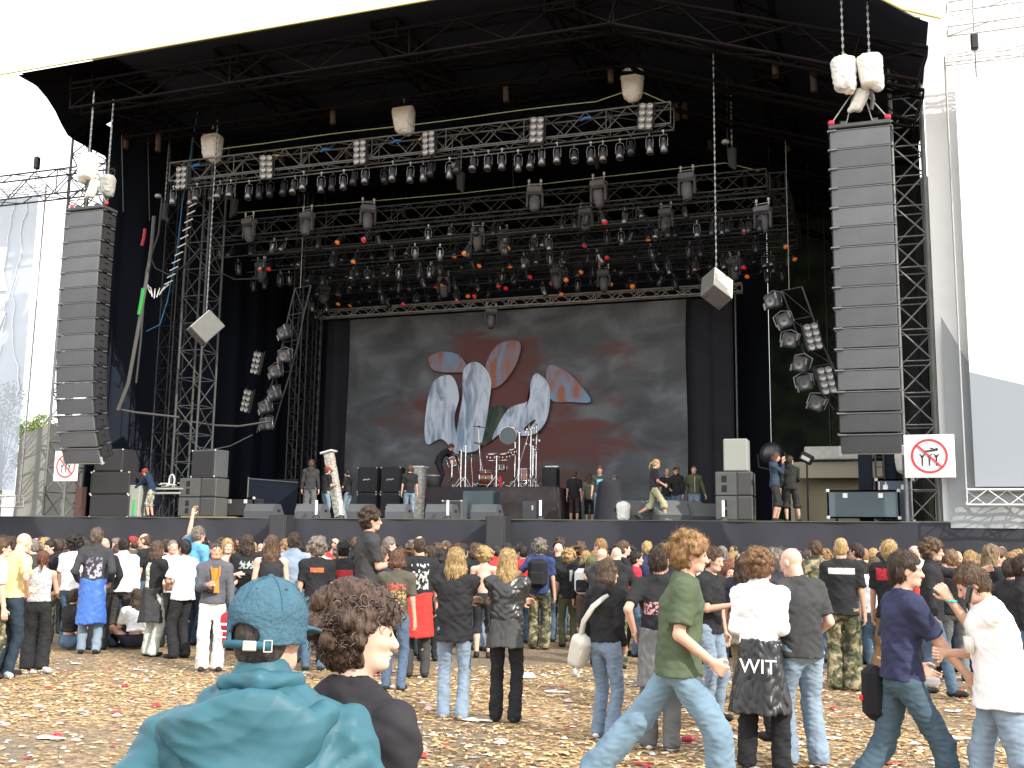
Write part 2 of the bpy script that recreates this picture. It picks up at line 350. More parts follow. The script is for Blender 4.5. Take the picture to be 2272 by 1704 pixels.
for i in range(26):
    X = ra.uniform(-23, 0); Y = ra.choice([27.2, 30, 33.2, 36.6]); p = rp(X, Y, -1.1); b.tube(p, (p[0] + .02, p[1], p[2] - ra.uniform(.25, .6)), .09, 6)
b.build('clamp', mat('tan_strap', (.05, .032, .02), .8), rf)

# ------------------------------------------------------------------ black walls round the stage
def sheet(name, p0, p1, z0, z1, m, label, cat='drape', wave=.08, fr=4, nu=60, thick=.03, ztop=None, sty=None):
    a = Vector((p0[0], p0[1], 0)); bq = Vector((p1[0], p1[1], 0)); d = (bq - a); L = d.length; d.normalize(); nrm = Vector((d.y, -d.x, 0))
    c = (a + bq) / 2; mb = MB()
    def fn(s):
        def f(u, v):
            ww = wave * (math.sin(u * L * fr) + .5 * math.sin(u * L * fr * 2.3 + 1 + v)) * (1.1 - .5 * v)
            zt = z1 if ztop is None else ztop(u)
            q = a + d * (u * L) + nrm * (ww + s * thick) - c
            return (q.x, q.y, z0 + (zt - z0) * v)
        return f
    mb.grid(fn(0), nu, 6); n = len(mb.v); mb.grid(fn(-1), nu, 6)
    o = mb.build(name, m); o.location = c; tag(o, label, cat)
    return o
M_scrim = D.materials.new('green_scrim')
def _scrim():
    m = M_scrim; m.use_nodes = True; t = m.node_tree; b = t.nodes['Principled BSDF']; N = t.nodes.new; L = t.links.new
    tc = N('ShaderNodeTexCoord'); n = N('ShaderNodeTexNoise'); n.inputs['Scale'].default_value = 1.1; n.inputs['Detail'].default_value = 6
    r = N('ShaderNodeValToRGB'); r.color_ramp.elements[0].position = .42; r.color_ramp.elements[0].color = (.010, .016, .012, 1); r.color_ramp.elements[1].position = .75; r.color_ramp.elements[1].color = (.035, .065, .02, 1)
    L(tc.outputs['Object'], n.inputs['Vector']); L(n.outputs[0], r.inputs[0]); L(r.outputs[0], b.inputs['Base Color']); b.inputs['Roughness'].default_value = .9
_scrim()
sheet('back_curtain', (-27, 42), (-4, 42), 0, 17, M_void, 'black rear curtain closing the stage behind the lights')
sheet('mesh_scrim', (-4, 42.2), (3, 42.2), 0, 16, M_scrim, 'dark green see-through scrim at the rear right of the stage', 'scrim', .05)
sheet('side_wall_curtain', (-24.3, 24.6 + 3.4), (-24.5, 42.2), 0, 16.4, M_void, 'black side curtain at the left end of the stage')
sheet('plastic_side_sheet', (1.2, 29), (-.6, 42), 0, 14.2, mat('black_plastic', (.014, .014, .016), .28, bump=1, bscale=2.2, spec=.6), 'glossy black plastic sheet behind the right loudspeaker column', 'tarpaulin', .12, 2)
sheet('white_wing_wall', (1.36, 27.6), (7, 27.6), 0, 17, M_white, 'white fabric wing wall right of the stage', 'tarpaulin', .03)
sheet('beige_tarpaulin', (-28.5, 29.5), (-24.5, 29.5), 0, 5, mat('beige_tarp', (.36, .35, .31), .8, var=.08, bump=.6, bscale=1.5), 'sagging beige tarpaulin wall left of the loudspeaker column', 'tarpaulin', .1, 2.2, ztop=lambda u: 5.3 + 1.1 * u)
sheet('grey_tarpaulin', (1.5, 27.35), (3.9, 27.35), 2.3, 8, mat('pale_grey_tarp', (.32, .34, .35), .8, bump=.4, bscale=2), 'pale grey tarpaulin strip low beside the right screen frame', 'tarpaulin', .05, 2.2, ztop=lambda u: 7.4 - 5 * u)

# ------------------------------------------------------------------ lattice towers
def tower(name, x, y, z0, z1, wd, m, label, r=.035, seg=.9):
    o = empty(name, (x, y, z0), label=label, cat='tower'); h = z1 - z0
    b = MB()
    for sx in (-1, 1):
        for sy in (-1, 1): b.tube((sx * wd / 2, sy * wd / 2, 0), (sx * wd / 2, sy * wd / 2, h), r, 8)
    b.build('chords', m, o)
    b = MB(); n = int(h / seg); cs = [(-1, -1), (1, -1), (1, 1), (-1, 1)]
    for i in range(n):
        za, zb = h * i / n, h * (i + 1) / n
        for j in range(4):
            (ax, ay), (bx, by) = cs[j], cs[(j + 1) % 4]
            if i % 2: ax, ay, bx, by = bx, by, ax, ay
            b.tube((ax * wd / 2, ay * wd / 2, za), (bx * wd / 2, by * wd / 2, zb), r * .5, 5, cap=False)
            b.tube((ax * wd / 2, ay * wd / 2, za), (bx * wd / 2, by * wd / 2, za), r * .45, 5, cap=False)
    b.build('lattice', m, o)
    b = MB(); b.box((0, 0, .02), (wd + .3, wd + .3, .04)); b.build('base_plate', m, o)
    return o
tower('lattice_tower', .92, 28.0, DK, 14.3, .75, M_steel, 'tall grey lattice tower at the right edge of the stage', .045, .75)
tower('lattice_tower', -25.1, 28.0, DK, 15.4, .8, M_steel, 'lattice tower behind the left hanging loudspeaker column', .045, .8)
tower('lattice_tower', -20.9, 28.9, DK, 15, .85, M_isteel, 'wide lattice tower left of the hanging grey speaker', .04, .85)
tower('lattice_tower', -20.2, 34, DK, 15, .4, M_dsteel, 'slim lattice tower behind the left lighting ladder', .03, .5)
tower('lattice_tower', -21.3, 37, DK, 15, .4, M_dsteel, 'slim lattice tower left of the painted backdrop', .03, .5)
tower('lattice_tower', -1.4, 39, DK, 14, .5, M_dsteel, 'dark rear tower behind the right lighting ladder', .03, .6)
tower('lattice_tower', -23.2, 30.5, DK, 15, .6, M_dsteel, 'dark tower next to the left side curtain', .03, .7)

# ------------------------------------------------------------------ side screens
M_wtruss = mat('white_truss', (.72, .72, .72), .5, .2)
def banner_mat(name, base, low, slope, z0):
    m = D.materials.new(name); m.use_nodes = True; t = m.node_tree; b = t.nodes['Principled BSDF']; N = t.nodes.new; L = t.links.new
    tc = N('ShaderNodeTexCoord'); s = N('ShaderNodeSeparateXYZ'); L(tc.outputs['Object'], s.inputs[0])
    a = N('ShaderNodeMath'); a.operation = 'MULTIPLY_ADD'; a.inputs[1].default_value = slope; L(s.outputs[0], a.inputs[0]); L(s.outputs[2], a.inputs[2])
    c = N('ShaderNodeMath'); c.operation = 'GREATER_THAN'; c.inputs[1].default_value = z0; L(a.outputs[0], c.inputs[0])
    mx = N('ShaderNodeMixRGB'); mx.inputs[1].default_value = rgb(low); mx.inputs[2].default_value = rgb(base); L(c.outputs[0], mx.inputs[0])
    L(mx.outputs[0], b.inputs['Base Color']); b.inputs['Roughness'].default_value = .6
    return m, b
o = empty('screen_banner', (1.75, 27, 2.9), label='white and blue-grey screen banner in a white truss frame at the right', cat='banner')
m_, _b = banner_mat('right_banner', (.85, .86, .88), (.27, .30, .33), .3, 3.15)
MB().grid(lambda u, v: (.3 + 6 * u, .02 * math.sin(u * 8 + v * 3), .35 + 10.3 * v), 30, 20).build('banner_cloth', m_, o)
b = MB(); b.truss((.1, 0, 0), (.1, 0, 11), .35, .35, .025, .45); b.truss((.1, 0, .1), (6.3, 0, .1), .35, .35, .025, .45); b.truss((.1, 0, 10.9), (6.3, 0, 10.9), .2, .2, .02, .45); b.build('frame', M_wtruss, o)
o = empty('screen_banner', (-25.9, 27, 2.9), label='grey-blue lightning banner in a white truss frame at the left edge', cat='banner')
ml_ = mat('left_banner', (.36, .41, .48), .95, var=.15, vscale=.35, alpha=.86)
MB().grid(lambda u, v: (-6 + 5.75 * u, .02 * math.sin(u * 8 + v * 3), .35 + 9.8 * v), 30, 20).build('banner_cloth', ml_, o)
b = MB(); b.truss((0, 0, -.1), (0, 0, 10.4), .35, .35, .03, .45); b.truss((-6.3, 0, .0), (0, 0, .0), .35, .35, .03, .45); b.truss((-6.3, 0, 10.35), (0, 0, 10.35), .2, .2, .02, .45); b.build('frame', M_wtruss, o)
mwp = mat('banner_white_print', (.8, .84, .9), .6)
b = MB(); O = Vector((-25.9, 27, 2.9))
def onb(px, py): q = atY(px, py, 26.96) - O; return (q.x, -.045, q.z)
b.add([onb(*p) for p in [(-60, 548), (18, 548), (8, 600), (17, 645), (-60, 648)]], [(0, 1, 2, 3, 4)])
b.add([onb(*p) for p in [(-60, 690), (14, 690), (-2, 730), (-60, 735)]], [(0, 1, 2, 3)])
b.build('lettering', mwp, o)
b = MB(); r5 = random.Random(12)
for (x, y, n, dx) in ((62, 430, 15, -1.5), (40, 610, 14, .5), (30, 430, 6, -.6), (5, 760, 8, .6)):
    pts = []
    for i in range(n): pts.append(onb(x, y)); x += r5.uniform(-9, 9) + dx; y += r5.uniform(12, 32)
    b.path(pts, .022, 4)
b.build('lightning_print', mat('lightning_print', (.75, .8, .88), .6), o)
b = MB(); b.truss((0, 0, 0), (9, 0, 0), .5, .8, .03, .9); o = b.build('wing_truss', M_dsteel); o.location = (-31.5, 26, 12.9); tag(o, 'dark horizontal truss crossing the sky above the left banner', 'truss')
b = MB(); b.truss((0, 0, 0), (9, 0, 0), .5, .6, .025, .9); o = b.build('wing_truss', M_alu); o.location = (1.8, 25, 13.9); tag(o, 'thin truss crossing the white sky at the upper right corner', 'truss')
for (x, y, lab) in ((82, 362, 'small grey hoist hanging above the left banner'), (2162, 92, 'small grey hoist hanging above the right banner')):
    p = atY(x, y, 26.3); o = empty('motor_hoist', p, label=lab, cat='hoist'); MB().bbox((0, 0, 0), (.17, .17, .42), .03).build('housing', M_dsteel, o); MB().tube((0, 0, .2), (0, 0, 1.6), .012, 5).tube((0, 0, -.2), (0, 0, -.9), .012, 5).build('chain', M_dsteel, o)

# ------------------------------------------------------------------ trees behind the left wing
def leaf_tree(name, x, y, h, w_, label, n=2600, seed=1, c=(.07, .12, .03)):
    r = random.Random(seed); o = empty(name, (x, y, 0), label=label, cat='tree')
    b = MB(); b.path([(0, 0, 0), (.1, 0, h * .3), (-.1, .1, h * .55)], lambda t: .22 - .12 * t, 8)
    cl = []
    for i in range(16):
        a = r.uniform(0, 6.28); q = r.uniform(.1, .9) * w_; z = h * r.uniform(.4, .95); cl.append((math.cos(a) * q, math.sin(a) * q, z, w_ * r.uniform(.25, .45)))
        b.tube((0, 0, h * .45), (cl[-1][0] * .8, cl[-1][1] * .8, z), .06, 5, r2=.02)
    b.build('trunk', mat('bark', (.09, .07, .05), .9), o)
    b = MB()
    for i in range(n):
        cx, cy, cz, cr_ = r.choice(cl); v = Vector((r.gauss(0, 1), r.gauss(0, 1), r.gauss(0, 1))).normalized() * cr_ * r.uniform(.5, 1.08); s = r.uniform(.09, .2)
        p = Vector((cx, cy, cz)) + v; u = Vector((r.gauss(0, 1), r.gauss(0, 1), r.gauss(0, 1))).normalized(); t_ = u.orthogonal().normalized()
        b.add([p, p + u * s, p + u * s * .6 + t_ * s * .6, p - u * .1 * s + t_ * s * .5], [(0, 1, 2, 3)], 0 if r.random() < .6 else 1)
    b.build('crown', [mat('leaf_a', c, .7), mat('leaf_b', (c[0] * 1.7, c[1] * 1.5, c[2] * 1.6), .7)], o)
for i, (px, top, Y, w_, lb) in enumerate(((92, 868, 60, 1.6, 'pale green tree beyond the beige tarpaulin wall'), (20, 850, 66, 3.4, 'green tree behind the left banner'))):
    p = atY(px, top, Y); leaf_tree('tree', p.x, Y, p.z, w_, lb, 3000, i + 2, (.11, .16, .05))

# ------------------------------------------------------------------ painted backdrop
def backdrop_mat():
    m = D.materials.new('painted_backdrop'); m.use_nodes = True; t = m.node_tree; b = t.nodes['Principled BSDF']; N = t.nodes.new; L = t.links.new
    tc = N('ShaderNodeTexCoord')
    mp = N('ShaderNodeMapping'); mp.inputs['Rotation'].default_value = (0, .55, 0); mp.inputs['Scale'].default_value = (.42, 1, .7); L(tc.outputs['Object'], mp.inputs[0])
    n = N('ShaderNodeTexNoise'); n.inputs['Scale'].default_value = 1.3; n.inputs['Detail'].default_value = 7; n.inputs['Distortion'].default_value = .6; L(mp.outputs[0], n.inputs['Vector'])
    r = N('ShaderNodeValToRGB'); e = r.color_ramp.elements; e[0].position = .36; e[0].color = (.10, .105, .11, 1); e[1].position = .74; e[1].color = (.24, .26, .28, 1)
    x = e.new(.52); x.color = (.14, .147, .155, 1); L(n.outputs[0], r.inputs[0])
    n2 = N('ShaderNodeTexNoise'); n2.inputs['Scale'].default_value = .9; n2.inputs['Detail'].default_value = 5; mp2 = N('ShaderNodeMapping'); mp2.inputs['Location'].default_value = (3, 7, 1); mp2.inputs['Rotation'].default_value = (0, .45, 0); mp2.inputs['Scale'].default_value = (.3, 1, 1.1)
    L(tc.outputs['Object'], mp2.inputs[0]); L(mp2.outputs[0], n2.inputs['Vector'])
    # red zone: ellipse around the middle
    mp3 = N('ShaderNodeMapping'); mp3.inputs['Location'].default_value = (.02, 0, .06); mp3.inputs['Rotation'].default_value = (0, .15, 0); mp3.inputs['Scale'].default_value = (.205, 0, .36); L(tc.outputs['Object'], mp3.inputs[0])
    ln = N('ShaderNodeVectorMath'); ln.operation = 'LENGTH'; L(mp3.outputs[0], ln.inputs[0])
    s1 = N('ShaderNodeMath'); s1.operation = 'SUBTRACT'; L(n2.outputs[0], s1.inputs[0]); 
    s2 = N('ShaderNodeMath'); s2.operation = 'MULTIPLY'; s2.inputs[1].default_value = .28; L(ln.outputs['Value'], s2.inputs[0]); L(s2.outputs[0], s1.inputs[1])
    mr = N('ShaderNodeMapRange'); mr.inputs[1].default_value = .20; mr.inputs[2].default_value = .36; L(s1.outputs[0], mr.inputs[0])
    mx = N('ShaderNodeMixRGB'); mx.inputs[2].default_value = (.16, .075, .07, 1); L(mr.outputs[0], mx.inputs[0]); L(r.outputs[0], mx.inputs[1])
    L(mx.outputs[0], b.inputs['Base Color']); b.inputs['Roughness'].default_value = .85; b.inputs['Specular IOR Level'].default_value = .15
    return m
BX0, BX1, BZ1 = -20.35, -6.45, 10.75
bc = (BX0 + BX1) / 2
o = empty('painted_backdrop', (bc, 38, 6.6), label='painted stormy grey and red cloth backdrop hung behind the drums', cat='backdrop')
hw = (BX1 - BX0) / 2
def bfn(u, v):
    x = (-1 + 2 * u) * hw; z = -4.15 + 8.3 * v
    x *= .975 + .025 * v ** 2 + .012 * math.sin(v * 5)
    y = .05 * math.sin(x * 2.3 + z * .5) * (1.1 - v) + .04 * math.sin(x * 5.1 - z) * (1 - v) + .1 * math.exp(-((x - 5.2 + (z) * .2) ** 2) / .1) * (1 - v)
    return (x, y, z)
MB().grid(bfn, 140, 50).build('cloth', backdrop_mat(), o)
# plain abstract painted forms (pale hanging swathes and copper-blue sweeps)
def paint_mat(name, c1, c2, rotz=0., sc=2.5, coordx=(1, 1, 1)):
    m = D.materials.new(name); m.use_nodes = True; t = m.node_tree; b = t.nodes['Principled BSDF']; N = t.nodes.new; L = t.links.new
    tc = N('ShaderNodeTexCoord'); mp = N('ShaderNodeMapping'); mp.inputs['Rotation'].default_value = (0, rotz, 0); mp.inputs['Scale'].default_value = coordx; L(tc.outputs['Object'], mp.inputs[0])
    n = N('ShaderNodeTexNoise'); n.inputs['Scale'].default_value = sc; n.inputs['Distortion'].default_value = 1.2; n.inputs['Detail'].default_value = 3; L(mp.outputs[0], n.inputs['Vector'])
    r = N('ShaderNodeValToRGB'); r.color_ramp.elements[0].position = .38; r.color_ramp.elements[0].color = rgb(c1); r.color_ramp.elements[1].position = .6; r.color_ramp.elements[1].color = rgb(c2); L(n.outputs[0], r.inputs[0]); L(r.outputs[0], b.inputs['Base Color']); b.inputs['Roughness'].default_value = .85
    return m
mp_pale = paint_mat('paint_pale', (.26, .34, .46), (.68, .76, .88), .1, 1.6, (1.6, 1, .45))
mp_cop = paint_mat('paint_copper', (.36, .15, .09), (.22, .34, .50), .5, 1.2, (1, 1, .5))
mp_grn = paint_mat('paint_green', (.03, .045, .035), (.09, .12, .09), 0, 2, (1, 1, .6))
def swath(name, pts, m, yo):
    # smooth closed outline through the given photo-plane points (Catmull-Rom), on the cloth
    P = [atY(x, y, 38) - Vector((bc, 38, 6.6)) for x, y in pts]; n = len(P); q = []
    for i in range(n):
        a, b_, c, d = P[i - 1], P[i], P[(i + 1) % n], P[(i + 2) % n]
        for k in range(5):
            t = k / 5; q.append(.5 * ((2 * b_) + (c - a) * t + (2 * a - 5 * b_ + 4 * c - d) * t * t + (3 * b_ - a - 3 * c + d) * t ** 3))
    c = sum(q, Vector()) / len(q)
    vs = [(c.x, yo, c.z)] + [(p.x, yo, p.z) for p in q]; k = len(q)
    MB().add(vs, [(0, 1 + i, 1 + (i + 1) % k) for i in range(k)]).build(name, m, o)
YO = -.17
swath('painted_swath', [(965, 850), (1005, 835), (1022, 880), (1012, 930), (1020, 1010), (985, 975), (950, 985), (948, 920)], mp_pale, YO)
swath('painted_swath', [(1032, 822), (1062, 805), (1092, 840), (1088, 900), (1080, 950), (1062, 1000), (1015, 995), (1022, 930), (1030, 880)], mp_pale, YO - .006)
swath('painted_swath', [(1195, 830), (1222, 860), (1218, 925), (1195, 960), (1160, 968), (1120, 960), (1095, 975), (1130, 910), (1175, 890), (1180, 850)], mp_pale, YO - .004)
swath('painted_sweep', [(955, 795), (985, 782), (1022, 790), (1040, 822), (1005, 828), (965, 822)], mp_cop, YO + .006)
swath('painted_sweep', [(1085, 800), (1110, 765), (1155, 760), (1152, 800), (1125, 845), (1095, 862), (1080, 830)], mp_cop, YO + .006)
swath('painted_sweep', [(1222, 812), (1262, 828), (1298, 865), (1312, 893), (1270, 893), (1228, 890), (1215, 850)], mp_cop, YO + .006)
swath('painted_swath', [(1095, 905), (1125, 905), (1110, 960), (1085, 985), (1062, 985), (1078, 940)], mp_grn, YO + .008)
o2 = empty('backdrop_truss', (0, 37.9, 0), label='long silver truss carrying the painted backdrop', cat='truss')
b = MB(); b.truss((-21.75, 0, 11.02), (-4.5, 0, 11.02), .3, .3, .028, .42); b.build('truss_beam', M_alu, o2)
for x in (-21.55, -4.75): MB().tube((x, 0, DK), (x, 0, 10.9), .035, 8).build('support_pole', M_steel, o2)
sheet('backdrop_drape', (-21.4, 38.25), (-4.9, 38.25), DK, 10.8, M_black, 'black pleated drape hanging either side of the painted backdrop', 'drape', .05, 7, 260)
# =================================================================== PEOPLE: signed distance bodies meshed with surface nets
def V3(*a): return np.array(a, float)
def nrm(v): return v / (np.linalg.norm(v) + 1e-9)
class Field:
    def __init__(s, lo, hi, h):
        s.lo = np.array(lo, float); s.h = h; s.n = np.maximum(3, np.ceil((np.array(hi) - s.lo) / h).astype(int) + 1)
        s.v = np.full(tuple(s.n), 0.25, np.float32)
    def blk(s, lo, hi):
        a = np.clip(np.floor((np.array(lo) - s.lo) / s.h).astype(int), 0, s.n - 1); b = np.clip(np.ceil((np.array(hi) - s.lo) / s.h).astype(int) + 1, 1, s.n)
        if np.any(b <= a): return None
        sl = tuple(slice(a[i], b[i]) for i in range(3))
        g = [(s.lo[i] + s.h * np.arange(a[i], b[i])).astype(np.float32) for i in range(3)]
        return sl, g[0][:, None, None], g[1][None, :, None], g[2][None, None, :]
    def comb(s, sl, d, k, op):
        c = s.v[sl]
        if op == 'u':
            if k > 0: h = np.maximum(k - np.abs(c - d), 0) / k; s.v[sl] = np.minimum(c, d) - h * h * k * .25
            else: s.v[sl] = np.minimum(c, d)
        elif op == 's':
            d = -d
            if k > 0: h = np.maximum(k - np.abs(c - d), 0) / k; s.v[sl] = np.maximum(c, d) + h * h * k * .25
            else: s.v[sl] = np.maximum(c, d)
    def cap(s, a, b, ra, rb=None, k=.02, op='u', w=None, sq=1., cuts=()):
        a = np.array(a, float); b = np.array(b, float); rb = ra if rb is None else rb; m = max(ra, rb) + k + .03
        r = s.blk(np.minimum(a, b) - m, np.maximum(a, b) + m)
        if r is None: return
        sl, X, Y, Z = r; d = b - a; L = max(float(d @ d), 1e-9)
        px, py, pz = X - a[0], Y - a[1], Z - a[2]
        t = np.clip((px * d[0] + py * d[1] + pz * d[2]) / L, 0, 1)
        qx, qy, qz = px - t * d[0], py - t * d[1], pz - t * d[2]; q2 = qx * qx + qy * qy + qz * qz
        if w is not None:
            dw = qx * w[0] + qy * w[1] + qz * w[2]; q2 = np.maximum(q2 - dw * dw, 0) + (dw / sq) ** 2
        D_ = np.sqrt(q2) - (ra + t * (rb - ra))
        if w is not None: D_ = D_ * (.5 + .5 * sq)
        for (pt, nn) in cuts: D_ = np.maximum(D_, (X - pt[0]) * nn[0] + (Y - pt[1]) * nn[1] + (Z - pt[2]) * nn[2])
        s.comb(sl, D_.astype(np.float32), k, op)
    def ell(s, c, r, ax=None, k=.02, op='u', cuts=()):
        c = np.array(c, float); m = max(r) + k + .03; q = s.blk(c - m, c + m)
        if q is None: return
        sl, X, Y, Z = q; x, y, z = X - c[0], Y - c[1], Z - c[2]
        if ax is None: e = (x, y, z)
        else: e = tuple(x * a[0] + y * a[1] + z * a[2] for a in ax)
        k0 = np.sqrt((e[0] / r[0]) ** 2 + (e[1] / r[1]) ** 2 + (e[2] / r[2]) ** 2) + 1e-6; k1 = np.sqrt((e[0] / r[0] ** 2) ** 2 + (e[1] / r[1] ** 2) ** 2 + (e[2] / r[2] ** 2) ** 2) + 1e-6
        D_ = k0 * (k0 - 1) / k1
        for (pt, nn) in cuts: D_ = np.maximum(D_, (X - pt[0]) * nn[0] + (Y - pt[1]) * nn[1] + (Z - pt[2]) * nn[2])
        s.comb(sl, D_.astype(np.float32), k, op)
    def plane(s, pt, nn):   # keep the side where (p-pt).nn < 0
        r = s.blk(s.lo, s.lo + s.h * s.n); sl, X, Y, Z = r
        s.v = np.maximum(s.v, ((X - pt[0]) * nn[0] + (Y - pt[1]) * nn[1] + (Z - pt[2]) * nn[2]).astype(np.float32))
    def warp(s, amp, f, ph=0., ax=(1, 1, 1), sharp=False):   # wrinkles
        r = s.blk(s.lo, s.lo + s.h * s.n); sl, X, Y, Z = r; X, Y, Z = X * ax[0], Y * ax[1], Z * ax[2]
        w1 = np.sin(X * f + 1.7 * np.sin(Z * f * .6 + ph) + ph) * np.sin(Y * f * .9 + 1.3 * np.sin(X * f * .5 + ph * 2)) + .6 * np.sin(Z * f * 1.3 + 2 * np.sin(X * f * .7 + ph) + 1.5 * np.sin(Y * f * .8))
        if sharp: w1 = 1 - 2 * np.abs(w1)
        s.v = s.v + (amp * w1).astype(np.float32)
    def fold(s, amp, f, dr, ph=0., wob=.6):   # long creases across direction dr
        r = s.blk(s.lo, s.lo + s.h * s.n); sl, X, Y, Z = r; t = X * dr[0] + Y * dr[1] + Z * dr[2]
        q = t * f + wob * np.sin(X * 13 + Z * 9 + ph) + wob * np.sin(Y * 17 - Z * 7 + ph * 2) + 1.2 * np.sin(X * 5 + Z * 4 + ph)
        m = .5 + .5 * np.sin(X * 9 + ph) * np.sin(Z * 8 + ph * 1.7 + Y * 6)
        s.v = s.v + (amp * (np.abs(np.sin(q)) ** .6 - .6) * m).astype(np.float32)
    def mesh(s):
        v = s.v; v[0] = v[-1] = .1; v[:, 0] = v[:, -1] = .1; v[:, :, 0] = v[:, :, -1] = .1
        ins = v < 0; C = [ins[i:ins.shape[0] - 1 + i, j:ins.shape[1] - 1 + j, k:ins.shape[2] - 1 + k] for i in (0, 1) for j in (0, 1) for k in (0, 1)]
        su = sum(c.astype(np.int8) for c in C); act = (su > 0) & (su < 8); I = np.argwhere(act)
        if len(I) == 0: return np.zeros((0, 3)), np.zeros((0, 4), int)
        idx = np.full(act.shape, -1, np.int64); idx[act] = np.arange(len(I))
        pos = np.zeros((len(I), 3)); cnt = np.zeros(len(I))
        cor = [(0, 0, 0), (1, 0, 0), (0, 1, 0), (1, 1, 0), (0, 0, 1), (1, 0, 1), (0, 1, 1), (1, 1, 1)]
        vals = [v[I[:, 0] + c[0], I[:, 1] + c[1], I[:, 2] + c[2]] for c in cor]
        for a in range(8):
            for b in range(a + 1, 8):
                df = [cor[b][i] - cor[a][i] for i in range(3)]
                if sum(abs(x) for x in df) != 1: continue
                va, vb = vals[a], vals[b]; m = (va < 0) != (vb < 0)
                t = np.where(m, va / np.where(m, va - vb, 1), 0)
                for i in range(3): pos[:, i] += np.where(m, cor[a][i] + t * df[i], 0)
                cnt += m
        P = s.lo + s.h * (I + pos / cnt[:, None]); F = []
        for ax in range(3):
            o1, o2 = [(1, 2), (2, 0), (0, 1)][ax]
            sl0 = [slice(1, -1)] * 3; sl1 = [slice(1, -1)] * 3; sl0[ax] = slice(0, -1); sl1[ax] = slice(1, None)
            A = ins[tuple(sl0)]; B = ins[tuple(sl1)]
            for flip in (0, 1):
                e = np.argwhere((A & ~B) if flip == 0 else (~A & B))
                if len(e) == 0: continue
                base = e.copy(); 
                for i in range(3):
                    if i != ax: base[:, i] += 1
                q = []
                for (u, w_) in ((0, 0), (1, 0), (1, 1), (0, 1)):
                    c = base.copy(); c[:, o1] -= 1 - u; c[:, o2] -= 1 - w_; q.append(idx[c[:, 0], c[:, 1], c[:, 2]])
                q = np.stack(q, 1); F.append(q if flip == 0 else q[:, ::-1])
        F = np.concatenate(F); F = F[(F >= 0).all(1)]
        return P, F

def np_mesh(name, parts, mats):
    """parts: list of (P, F, matindex)"""
    n = 0; Ps = []; Fs = []; Ms = []
    for p in parts:
        P, F, mi = p
        if len(P) == 0: continue
        Ps.append(P); Fs.append(F + n); Ms.append(np.full(len(F), mi)); n += len(P)
    P = np.concatenate(Ps).astype(np.float32); F = np.concatenate(Fs).astype(np.int32); M = np.concatenate(Ms).astype(np.int32)
    me = D.meshes.new(name); me.vertices.add(len(P)); me.vertices.foreach_set('co', P.ravel()); me.loops.add(len(F) * 4); me.loops.foreach_set('vertex_index', F.ravel())
    me.polygons.add(len(F)); me.polygons.foreach_set('loop_start', np.arange(len(F), dtype=np.int32) * 4); me.polygons.foreach_set('use_smooth', np.ones(len(F), bool))
    for m in (mats if isinstance(mats, list) else [mats]): me.materials.append(m)
    me.polygons.foreach_set('material_index', M); me.update(calc_edges=True); return me

def ik(a, t, l1, l2, pole):
    a = np.array(a); t = np.array(t); d = t - a; L = np.linalg.norm(d); L2 = min(L, (l1 + l2) * .998); d = nrm(d); t = a + d * L2
    x = (l1 * l1 - l2 * l2 + L2 * L2) / (2 * L2); h = math.sqrt(max(l1 * l1 - x * x, 0)); p = np.array(pole, float); p = nrm(p - d * (p @ d)); return a + d * x + p * h, t

def rotx(v, a): c, s = math.cos(a), math.sin(a); return V3(v[0], v[1] * c - v[2] * s, v[1] * s + v[2] * c)
def rotz(v, a): c, s = math.cos(a), math.sin(a); return V3(v[0] * c - v[1] * s, v[0] * s + v[1] * c, v[2])

